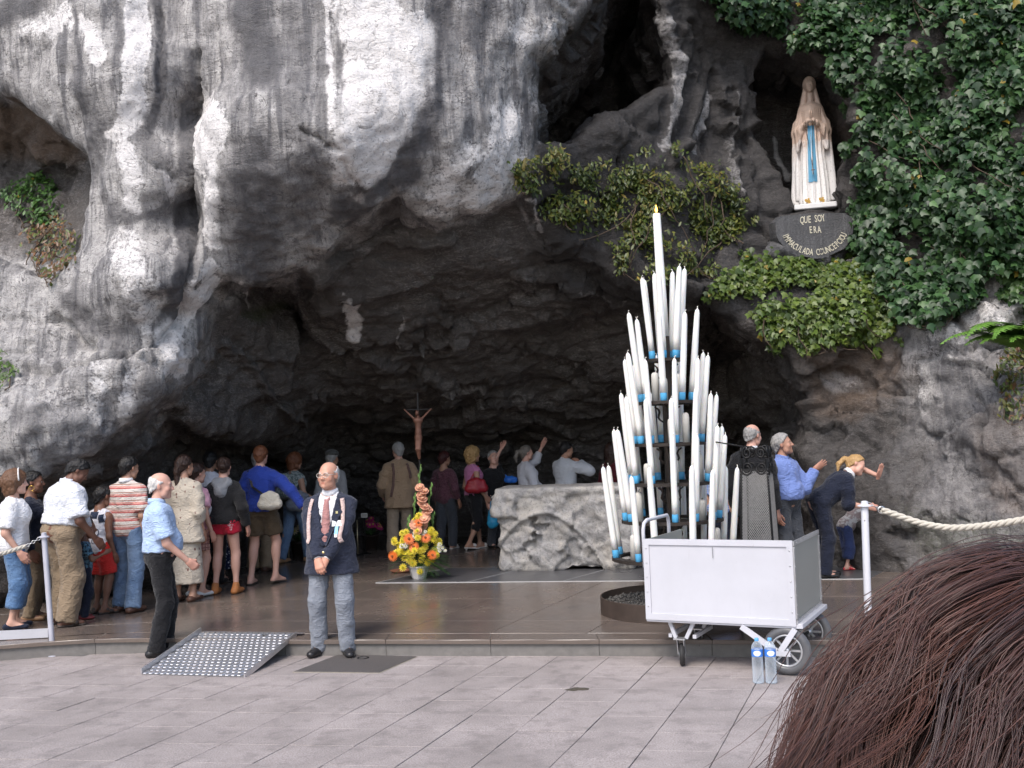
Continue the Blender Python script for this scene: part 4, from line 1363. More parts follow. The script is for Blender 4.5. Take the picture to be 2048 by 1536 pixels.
for k in range(30):
    a = R(rng.uniform(-200, 20)); ln = rng.uniform(.32, .50)
    mb = MB(); el = rng.uniform(-.25, .5)
    if rng.random() < .3:
        a = R(rng.uniform(-30, 15)); ln = .42
    dr = Vector((math.cos(a), math.sin(a) * .7, el)).normalized()
    p0 = Vector((0, 0, .24)); sd_ = dr.cross(Vector((0, 0, 1))).normalized()
    for i in range(1, 15):
        p = p0 + dr * ln * i / 14 + Vector((0, 0, -.12 * (i / 14) ** 2)); w_ = .07 * math.sin(math.pi * (i / 15)) + .012
        for sg in (-1, 1):
            e = p + sd_ * sg * w_ + dr * w_ * .8
            mb.add([p, p.lerp(e, .5) + dr * .008, e, p.lerp(e, .5) - dr * .008], [(0, 1, 2, 3)])
    mb.tube([p0 + dr * ln * s_ + Vector((0, 0, -.12 * s_ * s_)) for s_ in np.linspace(0, 1, 6)], .003, 4)
    mb.build('fern_leaf', FG, FL)

# ================================================================== CANDLE STAND
cc = gz(1352, 1222, PH)
CX, CY = cc[0], cc[1]
stand = thing('candle_stand', 'conical black iron candle stand with tiered rings and round gravel pan', 'candle stand', (CX, CY, PH))
RUST = plain('stand_iron', (.045, .036, .031), .6, .4, var=.5, scale=18, bump=.3)
PANM = plain('pan_iron', (.075, .055, .045), .5, .3, var=.5, scale=9, bump=.2)
sS = FPX / CY
zt = lambda py: at(1352, py, CY)[2] - PH
tiers = [(716, 27), (801, 50), (884, 64), (962, 78), (1036, 92), (1110, 114)]
TI = [(zt(py), hw / sS) for py, hw in tiers]
mb = MB(); mb.lathe([(.76, 0), (.76, .17), (.745, .17), (.745, .02)], 48, caps=False); o = mb.build('pan', PANM, stand, smooth=True); auto_smooth(o, 30)
mb = MB(); mb.lathe([(.744, .10), (.01, .11)], 40, caps=False); mb.build('gravel_bed', plain('gravel_dark', (.06, .056, .052), .9, var=.6, scale=60, bump=1.0), stand, smooth=True)
V = []; F = []
mb = MB()
for k in range(900):
    a = rng.uniform(0, 6.283); r_ = .73 * math.sqrt(rng.random()); s_ = rng.uniform(.008, .02)
    c_ = np.array([r_ * math.cos(a), r_ * math.sin(a), .105 + s_ * .3])
    P = [c_ + np.array(q_) * s_ * rng.uniform(.7, 1.2) for q_ in ((1, 0, 0), (-1, 0, 0), (0, 1, 0), (0, -1, 0), (0, 0, 1), (0, 0, -1))]
    mb.add(P, [(0, 2, 4), (2, 1, 4), (1, 3, 4), (3, 0, 4), (2, 0, 5), (1, 2, 5), (3, 1, 5), (0, 3, 5)])
mb.build('gravel', plain('gravel_stones', (.09, .085, .078), .85, var=.5, scale=25), stand, kind='stuff')
MB().box((-.045, -.045, .02), (.045, .045, zt(672))).build('column', RUST, stand, bevel=.006)
for z_, r_ in TI:
    mb = MB()
    mb.lathe([(r_ + .045, -.035), (r_ + .045, -.005), (r_ - .045, -.005), (r_ - .045, -.02), (r_ - .03, -.035), (r_ + .045, -.035)], 28, (0, 0, z_), caps=False)
    for k in range(6):
        a = k * math.pi / 3 + .3
        mb.bar((.03 * math.cos(a), .03 * math.sin(a), z_ - .03), ((r_ - .03) * math.cos(a), (r_ - .03) * math.sin(a), z_ - .025), .022, .035)
        sc_ = [(math.cos(a) * (.05 + .10 * q_ + .03 * math.sin(6 * q_)), math.sin(a) * (.05 + .10 * q_ + .03 * math.sin(6 * q_)), z_ - .06 - .16 * (1 - q_)) for q_ in np.linspace(0, 1, 7)]
        mb.tube(sc_, .007, 5)
    mb.build('tier_ring', RUST, stand)
g = N('wax_white'); v = g.coord('Object'); nz = g.noise(v, 8, 3)
WAX = g.fin(g.mix(nz, (.80, .79, .75), (.88, .87, .84)), .42, spec=.45)
g.b.inputs['Subsurface Weight'].default_value = .35; g.b.inputs['Subsurface Radius'].default_value = (.03, .02, .012); g.b.inputs['Subsurface Scale'].default_value = .6
BLUE = plain('candle_foot_blue', (.10, .42, .72), .4, var=.2, scale=20)
WICK = plain('wick', (.75, .72, .66), .9, var=.2)


def candle_meshes(L, r0, r1):
    w_ = MB(); w_.lathe([(r0, .08), (r0 * .99, .2), (r0 * .97, L * .55), (r1, L - .10), (r1 * .93, L - .05), (r1 * .72, L - .02), (r1 * .35, L - .006), (.004, L)], 14)
    b_ = MB(); b_.lathe([(r0 * .9, 0), (r0 * 1.05, .004), (r0 * 1.04, .05), (r0 * 1.01, .078), (r0 * .9, .09)], 14)
    k_ = MB(); k_.tube([(0, 0, L - .01), (.002, 0, L + .012), (.012, .003, L + .022), (.018, .004, L + .018)], .0042, 5)
    return w_.me('wax', WAX, True), b_.me('blue_foot', BLUE, True), k_.me('wick', WICK, True)


KIND = [candle_meshes(.88, .033, .027), candle_meshes(.93, .034, .028), candle_meshes(.84, .031, .026)]
ordn = ['topmost', 'second', 'third', 'fourth', 'fifth', 'lowest']
cnt = [7, 9, 10, 11, 13, 14]
for ti, ((z_, r_), n_) in enumerate(zip(TI, cnt)):
    for k in range(n_):
        if rng.random() < .07 and ti > 0:
            continue
        a = 2 * math.pi * (k + .37 * ti) / n_ + rng.normal(0, .07)
        kd = KIND[int(rng.integers(0, 3))]
        e = thing('candle', f'tall white taper candle with blue foot on the {ordn[ti]} tier of the stand', 'candle',
                  (CX + r_ * math.cos(a), CY + r_ * math.sin(a), PH + z_ - .004), group=f'candles on the {ordn[ti]} tier')
        lean = R(6.0) + rng.normal(0, R(1.0))
        e.rotation_euler = Vector((math.sin(lean) * math.cos(a), math.sin(lean) * math.sin(a), math.cos(lean))).to_track_quat('Z', 'Y').to_euler()
        for nm, me in zip(('wax', 'blue_foot', 'wick'), kd):
            link(nm, me, e)
# burnt-down stubs that stand inside the rings
stub = MB(); stub.lathe([(.038, 0), (.038, .26), (.034, .30), (.02, .315), (.004, .318)], 14)
STUBM = stub.me('wax', plain('wax_old', (.60, .58, .53), .5, var=.1), True)
wk = MB(); wk.tube([(0, 0, .31), (.003, 0, .335), (.01, 0, .34)], .004, 5); WK = wk.me('wick', plain('wick_black', (.02, .02, .02), .9), True)
for ti in (1, 2, 3, 4, 5):
    z_, r_ = TI[ti]
    for k in range(3):
        a = -math.pi / 2 + (k - 1) * .95 + rng.normal(0, .2)
        e = thing('candle', f'short burnt-down candle stub inside the {ordn[ti]} tier of the stand', 'candle',
                  (CX + (r_ - .09) * math.cos(a), CY + (r_ - .09) * math.sin(a), PH + z_ - .034), group=f'candle stubs on the {ordn[ti]} tier')
        e.scale = (1, 1, rng.uniform(.7, 1.1))
        link('wax', STUBM, e); link('wick', WK, e)
# the great candle on top, lit
zb, ztop = zt(672), zt(426)
great = thing('candle', 'single tall thick lit candle crowning the candle stand', 'candle', (CX, CY, PH + zb))
great.rotation_euler = (0, R(-1.2), 0)
L = ztop - zb
MB().lathe([(.050, 0), (.049, L * .3), (.040, L - .01), (.036, L)], 20).build('wax', WAX, great, smooth=True)
MB().tube([(0, 0, L - .005), (0, 0, L + .025)], .004, 5).build('wick', plain('wick_black', (.02, .02, .02), .9), great)
g = N('flame'); g.fin((0, 0, 0)); g.set(g.b, 'Emission Color', (1.0, .42, .06)); g.set(g.b, 'Emission Strength', 6.0)
MB().lathe([(.004, 0), (.014, .018), (.013, .035), (.006, .06), (.001, .08)], 10, (0, 0, L + .012)).build('flame', g.m, great, smooth=True)

# ================================================================== IRON MESH CAGE
kb = gz(1523, 1150, PH)
kY = 10.0
kp = at(1520, 1080, kY)
cage = thing('iron_cage', 'black wrought iron mesh cage with scrolled top beside the candle stand', 'cage', (kp[0], kY, PH), R(-24))
kz = lambda py: at(1520, py, kY)[2] - PH
H1, H2 = kz(938), kz(872)
WIRE = plain('wire_grey', (.30, .29, .28), .45, .3, var=.5, scale=40)
def half(z_):
    return .17 - .045 * z_ / H1
POSTS = [(-1, -1), (1, -1), (1, 1), (-1, 1)]
for sx, sy in POSTS:
    MB().bar((sx * half(0), sy * half(0), 0), (sx * half(H2), sy * half(H2), H1 + .10), .018).build('corner_post', IRON, cage)
for z_ in (.03, H1 * .5, H1):
    mb = MB(); q_ = half(z_)
    for i in range(4):
        a, b = POSTS[i], POSTS[(i + 1) % 4]
        mb.bar((a[0] * q_, a[1] * q_, z_), (b[0] * q_, b[1] * q_, z_), .014, .02)
    mb.build('rail', IRON, cage)
for i in range(4):
    a, b = POSTS[i], POSTS[(i + 1) % 4]
    mb = MB()
    def wp(u_, z_):
        q_ = half(z_); return Vector(((a[0] + (b[0] - a[0]) * u_) * q_, (a[1] + (b[1] - a[1]) * u_) * q_, z_))
    pit = .028; W_ = .30
    for sgn in (1, -1):
        for k in range(int(-W_ / pit * 1.4) - 1, int(H1 / pit) + 1):
            z0_ = k * pit + (.0 if sgn == 1 else 0)
            # line z = z0 + 1.4*u*W  (mirrored for the other direction)
            u_a = max(0, -z0_ / (1.4 * W_)); u_b = min(1, (H1 - z0_) / (1.4 * W_))
            if u_b <= u_a:
                continue
            p = wp(u_a if sgn == 1 else 1 - u_a, z0_ + 1.4 * u_a * W_); q_ = wp(u_b if sgn == 1 else 1 - u_b, z0_ + 1.4 * u_b * W_)
            mb.bar(p, q_, .0045, .0035)
    mb.build('mesh_panel', WIRE, cage, kind='stuff')
    for sx in (-1, 1):
        for c0, r0_ in ((.24, .068), (.78, .062)):
            pts = []
            for s_ in np.linspace(0, 1, 22):
                an = s_ * 4.6 * math.pi / 2 * 1.6 + (0 if sx > 0 else math.pi); rad = r0_ * (1 - .75 * s_)
                pts.append(wp(c0 + (rad * math.cos(an)) / .3, H1 + .085 + sx * .072 + rad * math.sin(an)))
            sc_m = MB(); sc_m.tube(pts, .0105, 5); sc_m.build('scroll', IRON, cage, smooth=True)
# tie rod to the candle stand
tr_a, tr_b = at(1432, 884, kY + .35), at(1488, 893, kY - .05)
mb = MB(); inv = Matrix.Rotation(R(24), 3, 'Z')
mb.tube([inv @ Vector((p[0] - kp[0], p[1] - kY, p[2] - PH)) for p in (tr_a, tr_b)], .007, 6)
mb.build('tie_rod', IRON, cage)

# ================================================================== CART
CYAW = R(-27)
cw = gz(1573, 1352)          # foot of the near big wheel
CLN, CDP, CZ0, CZ1 = 1.25, 1.02, .40, 1.065
fr_right = np.array([cw[0] + .09, cw[1] - .03])
ex = np.array([math.cos(CYAW), math.sin(CYAW)]); ey = np.array([-math.sin(CYAW), math.cos(CYAW)])
org = fr_right - ex * CLN
cart = thing('cart', 'white metal box cart on two spoked wheels and two castors', 'cart', (org[0], org[1], 0), CYAW)
g = N('cart_paint'); v = g.coord('Object'); nz = g.noise(v, 3, 5, .6); n2 = g.noise(v, 40, 4, .7)
mp = g.n('ShaderNodeMapping'); g.set(mp, 'Vector', v); mp.inputs['Scale'].default_value = (14, 14, 1.2)
rn = g.noise(mp.outputs[0], 1.5, 5, .7)
c = g.mix(g.ramp(nz, [(.35, 0.), (.7, .45)]), (.56, .56, .60), (.46, .46, .49))
c = g.mix(g.ramp(rn, [(.62, 0.), (.78, .35)]), c, (.34, .33, .33))
c = g.mix(g.ramp(n2, [(.24, .7), (.34, 0.)]), c, (.3, .29, .28))
CPAINT = g.fin(c, .42, spec=.4)
ALU = plain('cart_aluminium', (.55, .55, .56), .35, .75, var=.15, scale=14)
GPAN = plain('cart_grey_panel', (.36, .36, .33), .45, .35, var=.12, scale=50)
T = .012
MB().box((T, -.0, CZ0 + T), (CLN - T, T, CZ1 - T)).build('front_panel', CPAINT, cart)
MB().box((CLN - T, T, CZ0 + T), (CLN, CDP - T, CZ1 - T)).build('end_panel', GPAN, cart)
MB().box((0, T, CZ0 + T), (T, CDP - T, CZ1 - T)).build('end_panel', GPAN, cart)
MB().box((T, CDP - T, CZ0 + T), (CLN - T, CDP, CZ0 + .22)).build('back_board', CPAINT, cart)
MB().box((.0, .0, CZ0 - .03), (CLN + .05, CDP, CZ0 + T - .002)).build('floor', CPAINT, cart, bevel=.004)
for a, b, m_ in (((0, -.006, CZ0 + .015), (CLN, -.006, CZ0 + .015), CPAINT), ((0, -.006, CZ1 - .025), (CLN, -.006, CZ1 - .025), CPAINT), ((.025, -.006, CZ0 + .04), (.025, -.006, CZ1 - .05), CPAINT), ((CLN - .025, -.006, CZ0 + .04), (CLN - .025, -.006, CZ1 - .05), CPAINT)):
    q_ = MB(); q_.bar(a, b, .05, .012, up=(0, 1, 0)) if a[2] == b[2] else q_.bar(a, b, .05, .012, up=(0, 1, 0))
    q_.build('front_trim', m_, cart)
for a, b in (((CLN + .006, 0, CZ0 + .02), (CLN + .006, CDP, CZ0 + .02)), ((CLN + .006, 0, CZ1 - .025), (CLN + .006, CDP, CZ1 - .025)), ((CLN + .006, .012, CZ0 + .045), (CLN + .006, .012, CZ1 - .05)), ((CLN + .006, CDP - .018, CZ0 + .045), (CLN + .006, CDP - .018, CZ1 - .05))):
    q_ = MB(); q_.bar(a, b, .036, .010, up=(1, 0, 0)); q_.build('end_trim', ALU, cart)
mb = MB()
RIV = MB(); RIV.lathe([(.007, 0), (.006, .003), (.002, .005)], 8); RIVM = RIV.me('rivet', ALU, True)
for z_ in np.linspace(CZ0 + .08, CZ1 - .06, 8):
    for y_ in (.012, CDP - .018):
        link('rivet', RIVM, cart, (CLN + .011, y_, z_), (0, R(90), 0))
for y_ in np.linspace(.1, CDP - .1, 6):
    for z_ in (CZ1 - .025, CZ0 + .02):
        link('rivet', RIVM, cart, (CLN + .011, y_, z_), (0, R(90), 0))
for z_ in np.linspace(CZ0 + .1, CZ1 - .08, 5):
    for x_ in (.025, CLN - .025):
        link('rivet', RIVM, cart, (x_, -.012, z_), (R(90), 0, 0))
mb = MB(); hy0, hy1 = .06, CDP * .72
mb.tube([(-.02, hy0, CZ1 - .25), (-.02, hy0, CZ1 + .07), (-.018, hy0 + .02, CZ1 + .12), (-.01, hy0 + .07, CZ1 + .145), (-.01, hy1 - .07, CZ1 + .145), (-.018, hy1 - .02, CZ1 + .12), (-.02, hy1, CZ1 + .07), (-.02, hy1, CZ1 - .25)], .016, 10)
mb.build('handle', CPAINT, cart, smooth=True)
BLK = plain('tyre_rubber', (.028, .027, .027), .6, var=.3, scale=20, bump=.1)
TYR = plain('tyre_grey', (.10, .10, .105), .35, var=.4, scale=9)


def wheel(parent, loc, rad, wid, spokes, yaw, mats, name='wheel'):
    w_ = link(name, None, None)
    bpy.data.objects.remove(w_)
    ty = MB(); tr_ = wid / 2
    prof = [(rad - tr_ + tr_ * math.cos(a), tr_ * math.sin(a)) for a in np.linspace(0, 2 * math.pi, 13)]
    ty.lathe(prof, 40, caps=False)
    rm = MB(); rm.lathe([(rad - tr_ * 1.95, -tr_ * .75), (rad - tr_ * 1.6, -tr_ * .6), (rad - tr_ * 1.6, tr_ * .6), (rad - tr_ * 1.95, tr_ * .75), (rad - tr_ * 2.15, tr_ * .5), (rad - tr_ * 2.15, -tr_ * .5), (rad - tr_ * 1.95, -tr_ * .75)], 40, caps=False)
    hb = MB(); hb.lathe([(.012, -tr_ * 1.2), (.03, -tr_ * 1.1), (.03, tr_ * 1.1), (.012, tr_ * 1.2)], 14)
    rot = (R(90), 0, yaw)
    w_ = ty.build(name, mats[0], parent, smooth=True, loc=loc); w_.rotation_euler = rot
    link('rim', rm.me('rim', mats[1], True), w_)
    link('hub', hb.me('hub', mats[1], True), w_)
    for k in range(spokes):
        a = 2 * math.pi * k / spokes
        s_ = MB(); r1 = rad - tr_ * 2.0
        s_.bar((.02 * math.cos(a), .02 * math.sin(a), 0), (r1 * math.cos(a), r1 * math.sin(a), 0), .016, .012)
        link('spoke', s_.me('spoke', mats[1]), w_)
    return w_


WR = .192
for wy in (.03, .88):
    wheel(cart, (CLN - .09, wy, WR), WR, .075, 8, 0, (TYR, ALU))
mb = MB(); mb.tube([(CLN - .09, -.01, WR), (CLN - .09, .95, WR)], .014, 8); mb.build('axle', IRON, cart)
for wy in (-.03,):
    mb = MB(); mb.bar((CLN - .44, wy + .02, CZ0 - .03), (CLN - .16, wy, WR), .045, .02, up=(0, 1, 0)); mb.build('wheel_strut', CPAINT, cart)
    mb = MB(); mb.bar((CLN - .01, wy + .02, CZ0 - .03), (CLN - .13, wy, WR), .045, .02, up=(0, 1, 0)); mb.build('wheel_strut', CPAINT, cart)
    mb = MB(); mb.bar((CLN - .19, wy, WR - .015), (CLN - .05, wy, WR - .015), .04, .02, up=(0, 1, 0)); mb.build('axle_plate', CPAINT, cart)
for wy in (.95,):
    for x0_ in (CLN - .44, CLN - .0):
        mb = MB(); mb.bar((x0_, wy, CZ0 - .03), (CLN - .12, wy, WR), .045, .02, up=(0, 1, 0)); mb.build('wheel_strut', CPAINT, cart)
# castors under the other end
c0 = np.array([(gz(1353, 1345)[:2] - org) @ ex, (gz(1353, 1345)[:2] - org) @ ey])
for j, (cx_, cy_) in enumerate(((.27, .07), (.27, .55))):
    MB().box((cx_ - .05, cy_ - .05, .225), (cx_ + .05, cy_ + .05, .235)).build('castor_plate', ALU, cart)
    mb = MB(); mb.bar((cx_ - .09, cy_, CZ0 - .03), (cx_ - .04, cy_, .235), .03); mb.build('castor_strut', CPAINT, cart)
    mb = MB(); mb.bar((cx_ + .12, cy_, CZ0 - .03), (cx_ + .05, cy_, .235), .03); mb.build('castor_strut', CPAINT, cart)
    for sg in (-1, 1):
        mb = MB(); mb.bar((cx_ + sg * .028, cy_, .225), (cx_ + sg * .028, cy_ + .02, .10), .006, .04, up=(0, 1, 0)); mb.build('castor_fork', ALU, cart)
    wheel(cart, (cx_, cy_ + .02, .095), .095, .045, 0, R(90 + 18), (BLK, ALU), 'castor_wheel')
for x_ in (.18, .39):
    mb = MB(); mb.bar((x_, .07, .25), (x_, .55, .25), .03); mb.build('castor_rail', CPAINT, cart)
mb = MB(); mb.bar((.60, -.0125, CZ1 - .06), (.60, -.0125, CZ1 - .15), .006, .002, up=(0, 1, 0)); mb.build('scratch', plain('scratch_grey', (.25, .25, .26), .6), cart)

# ================================================================== WATER BOTTLES
g = N('bottle_plastic'); g.fin((.80, .86, .92), .08, spec=.8)
tr = g.n('ShaderNodeBsdfTransparent'); tr.inputs[0].default_value = (.90, .94, .97, 1)
lw = g.n('ShaderNodeLayerWeight'); lw.inputs[0].default_value = .35
mx = g.n('ShaderNodeMixShader'); g.set(mx, 0, g.math('MULTIPLY_ADD', lw.outputs['Facing'], .6, .14))
g.t.links.new(tr.outputs[0], mx.inputs[1]); g.t.links.new(g.b.outputs[0], mx.inputs[2]); g.t.links.new(mx.outputs[0], g.out.inputs[0])
PET = g.m
LABM = None
g = N('bottle_label'); v = g.coord('Object'); z = g.sep(v)[2]; x = g.sep(v)[0]
el = g.math('ADD', g.math('POWER', g.math('MULTIPLY', x, 33.), 2), g.math('POWER', g.math('MULTIPLY', g.math('SUBTRACT', z, .232), 45.), 2))
LABM = g.fin(g.ramp(el, [(.8, (.82, .86, .92)), (.95, (.05, .20, .62))]), .35)
CAPM = plain('cap_blue', (.12, .38, .72), .4)
for i, (px, nm) in enumerate(((1517, 'upright clear water bottle with blue cap standing beside the cart wheel'), (1543, 'upright clear water bottle with blue cap standing beside the cart wheel'))):
    p = gz(px, 1366)
    e = thing('water_bottle', nm, 'bottle', (p[0], p[1], .002), R(-12 + 8 * i), group='water bottles by the cart')
    prof = [(.036, 0), (.043, .006)]
    for k in range(9):
        z_ = .02 + k * .019
        prof += [(.044, z_), (.0405, z_ + .009)]
    prof += [(.044, .20), (.0435, .265), (.040, .285), (.028, .305), (.016, .318), (.0135, .328)]
    MB().lathe(prof, 22).build('shell', PET, e, smooth=True)
    MB().lathe([(.0446, .205), (.0446, .26)], 22, caps=False).build('label_band', LABM, e, smooth=True)
    MB().lathe([(.0155, .320), (.016, .323), (.016, .340), (.013, .343)], 16).build('cap', CAPM, e, smooth=True)

# ================================================================== RAMP
RA, RB, RC, RD = gz(283, 1347, .012), gz(489, 1352, .012), gz(604, 1269, .175), gz(402, 1264, .175)
ram = thing('ramp', 'silver tread-plate wheelchair ramp leaning on the grotto step', 'ramp', (*((RA + RB) / 2)[:2], 0))
ro_ = np.array([*((RA + RB) / 2)[:2], 0])
RA, RB, RC, RD = (np.array(p) - ro_ for p in (RA, RB, RC, RD))
RC = RB + (RD - RA) * .99 + np.array([.02, 0, 0])
rn_ = np.cross(RB - RA, RD - RA); rn_ /= np.linalg.norm(rn_)
mb = MB(); th_ = rn_ * .022
mb.add([RA - th_, RB - th_, RC - th_, RD - th_, RA, RB, RC, RD], [(3, 2, 1, 0), (4, 5, 6, 7), (0, 1, 5, 4), (1, 2, 6, 5), (2, 3, 7, 6), (3, 0, 4, 7)])
TRD = plain('tread_recess', (.27, .27, .28), .45, .7, var=.25, scale=30)
TRB = plain('tread_bright', (.66, .66, .68), .32, .8, var=.15, scale=30)
mb.build('plate', TRD, ram)
mb = MB(); nu, nv_ = 17, 15
for i in range(nu):
    for j in range(nv_):
        u_ = (i + .5 + .5 * (j % 2)) / (nu + .5); w_ = (j + .5) / nv_
        P = lambda a, b: RA + (RB - RA) * a + (RD - RA) * b
        du, dw = .49 / nu, .60 / nv_
        ring = [P(u_ + du * cx_, w_ + dw * cy_) for cx_, cy_ in ((-1, 0), (-.5, -.85), (.5, -.85), (1, 0), (.5, .85), (-.5, .85))]
        c_ = P(u_, w_)
        top = [c_ + (p - c_) * .84 + rn_ * .005 for p in ring]
        mb.add(ring + top, [(6, 7, 8, 9, 10, 11)] + [(k, (k + 1) % 6, 6 + (k + 1) % 6, 6 + k) for k in range(6)])
mb.build('tread_pattern', TRB, ram, kind='stuff')
mb = MB(); mb.bar(RA + rn_ * .02, RD + rn_ * .02, .012, .05, up=tuple(rn_)); mb.build('side_lip', TRB, ram)
mb = MB(); mb.bar(RB + rn_ * -.005, RC + rn_ * -.005, .012, .045, up=tuple(rn_)); mb.build('side_lip', TRB, ram)
mb = MB(); fl = (RC - RD) * .12
mb.add([RD, RC + fl * .4, RC + fl * .4 + np.array([.02, .10, -.01]), RD + np.array([.02, .10, -.01])], [(0, 1, 2, 3)]); mb.build('landing_flap', TRB, ram)
mid_ = (RC + RD) / 2 * .9 + (RA + RB) / 2 * .1
mb = MB(); mb.box(tuple(mid_ + [.18, -.02, .004]), tuple(mid_ + [.27, .015, .012])); mb.build('handle_slot', plain('slot_dark', (.03, .03, .03), .7), ram)

# ================================================================== ACCESS COVER, PATCH
P4 = [gz(585, 1345)[:2], gz(759, 1347)[:2], gz(836, 1314)[:2], gz(676, 1310)[:2]]
cen = sum(P4) / 4
cov = thing('access_cover', 'dark rectangular metal access cover set flush in the plaza paving', 'cover', (*cen, 0))
P4 = [p - cen for p in P4]
MB().prism(P4, -.01, .004).build('cover_frame', plain('cover_edge', (.30, .27, .22), .6, var=.3), cov)
Pi = [p * .975 for p in P4]
link('cover_plate', slab_mesh('cover_plate', Pi, .001, .009, plain('cover_plate', (.10, .09, .085), .6, .1, var=.45, scale=60, bump=.6), .003), cov)
mb = MB(); mb.tube([(.02 + .05 * math.cos(a), .22 + .05 * math.sin(a), .011) for a in np.linspace(0, 6.2, 16)], .005, 5, closed=True); mb.build('lifting_ring', IRON, cov)
pp = gz(1156, 1379)
mb = MB()
ring = [(.085 * (1 + .3 * math.sin(k * 2.3)) * math.cos(k * .524), .05 * (1 + .35 * math.cos(k * 1.7)) * math.sin(k * .524)) for k in range(12)]
mb.add([(x, y, .001) for x, y in ring] + [(x * .6, y * .6, .010) for x, y in ring] + [(0, 0, .013)], [(k, (k + 1) % 12, 12 + (k + 1) % 12, 12 + k) for k in range(12)] + [(12 + k, 12 + (k + 1) % 12, 24) for k in range(12)])
o = mb.build('mortar_patch', plain('mortar_patch', (.07, .06, .045), .95, var=.6, scale=60, bump=.8), ground, smooth=True, loc=(pp[0], pp[1], 0))

# ================================================================== ROPE BARRIERS
STEEL = plain('post_grey_paint', (.52, .52, .58), .4, .2, var=.2, scale=8)
g = N('post_flaking_paint'); v = g.coord('Object'); nz = g.noise(v, 14, 5, .7); 
c = g.mix(g.ramp(nz, [(.30, 1.), (.36, 0.)]), (.66, .66, .70), (.10, .085, .07)); POSTW = g.fin(c, .45)
ROPE = plain('rope_fibre', (.52, .48, .41), .85, var=.25, scale=60, bump=.3)


def rope(name, label, pts, rad, parent_end=None, end_ring=True):
    pts = [Vector(tuple(map(float, p))) for p in pts]
    t_ = thing(name, label, 'rope', pts[0])
    o0 = pts[0]
    # resample
    L_ = [0]
    for a, b in zip(pts[:-1], pts[1:]):
        L_.append(L_[-1] + (b - a).length)
    n_ = int(L_[-1] / .014)
    xs = np.linspace(0, L_[-1], n_)
    C = np.stack([np.interp(xs, L_, [p[i] for p in pts]) for i in range(3)], 1)
    for _ in range(30):
        C[1:-1] = .5 * C[1:-1] + .25 * (C[:-2] + C[2:])
    for k in range(3):
        st = []
        for i in range(n_):
            tg = Vector(C[min(i + 1, n_ - 1)] - C[max(i - 1, 0)]).normalized()
            u_ = tg.cross(Vector((0, 0, 1))).normalized(); v_ = u_.cross(tg)
            an = xs[i] * 2 * math.pi / (rad * 6.5) + k * 2 * math.pi / 3
            st.append(Vector(C[i]) - o0 + (u_ * math.cos(an) + v_ * math.sin(an)) * rad * .52)
        m_ = MB(); m_.tube(st, rad * .56, 7); m_.build('strand', ROPE, t_, smooth=True)
    return t_, C


def post(label, b, top, r_, mat, cap=True):
    b = np.array(b); top = np.array(top)
    t_ = thing('barrier_post', label, 'post', b)
    d_ = Vector(tuple(top - b))
    m_ = MB(); m_.tube([(0, 0, 0), d_], r_, 16); o = m_.build('pole', mat, t_); auto_smooth(o, 40)
    m_ = MB(); m_.lathe([(r_ * 1.9, 0), (r_ * 1.9, .01), (r_ * .9, .02), (r_ * .9, .045), (r_ * .4, .05)], 16, tuple(d_ - Vector((0, 0, .03)))); o = m_.build('cap', mat, t_); auto_smooth(o, 40)
    m_ = MB(); m_.lathe([(r_ * 2, 0), (r_ * 2, .008), (r_ * 1.1, .014)], 16); m_.build('foot', mat, t_)
    return t_


pb_ = gz(106, 1312)
pt_ = at(88, 1069, pb_[1])
post('plain grey barrier post standing on the paving by the queue', pb_, pt_, .026, STEEL)
a0 = at(80, 1076, pb_[1]); a1 = at(60, 1090, pb_[1] - .05)
rope('barrier_rope', 'pale twisted rope hanging by a chain from the grey barrier post', [at(52, 1092, pb_[1] - .05), at(0, 1109, pb_[1] - .2), at(-120, 1128, pb_[1] - .6), at(-330, 1100, pb_[1] - 1.1)], .021)


def chain(name, label, a, b, nl, parent_mat):
    a, b = Vector(tuple(map(float, a))), Vector(tuple(map(float, b)))
    t_ = thing(name, label, 'chain', a)
    dv_ = (b - a); dn = dv_.normalized(); u_ = dn.cross(Vector((0, 0, 1))).normalized(); v_ = u_.cross(dn)
    for k in range(nl):
        c_ = dv_ * ((k + .5) / nl); sd_ = u_ if k % 2 else v_
        ll, ww = dv_.length / nl * .68, .013
        m_ = MB(); m_.tube([c_ + dn * ll * math.cos(q_) + sd_ * ww * math.sin(q_) for q_ in np.linspace(0, 2 * math.pi, 13)[:-1]], .0042, 5, closed=True)
        m_.build('chain_link', plain('chain_steel', (.5, .5, .5), .3, .9), t_, smooth=True)


chain('chain', 'short steel chain joining rope to the grey barrier post by the queue', a0, at(53, 1092, pb_[1] - .05), 5, None)
b2 = gz(1737, 1252, PH); t2 = at(1729, 1006, b2[1])
post('white barrier post with flaking paint beside the bending woman', b2, t2, .033, POSTW)
e2 = at(1763, 1020, b2[1] - .02)
rope('barrier_rope', 'thick cream twisted rope sagging from the flaking white post', [e2, at(1790, 1029, b2[1] - .05), at(1840, 1047, b2[1] - .15), at(1900, 1057, b2[1] - .3), at(1960, 1053, b2[1] - .45), at(2048, 1040, b2[1] - .65), at(2250, 980, b2[1] - 1.1)], .030)
chain('chain', 'short steel chain joining thick rope to the flaking white post', at(1735, 1006, b2[1] - .01), e2, 3, None)
r_e = at(2250, 980, b2[1] - 1.1)
post('second white barrier post carrying the far end of the thick rope', (r_e[0] + .05, r_e[1], 0 if r_e[1] < curveY(r_e[0]) else PH), (r_e[0] + .05, r_e[1], r_e[2] + .03), .033, POSTW)
l_e = at(-330, 1100, pb_[1] - 1.1)
post('second grey barrier post carrying the far end of the pale rope', (l_e[0] - .04, l_e[1], 0), (l_e[0] - .04, l_e[1], l_e[2] + .03), .026, STEEL)
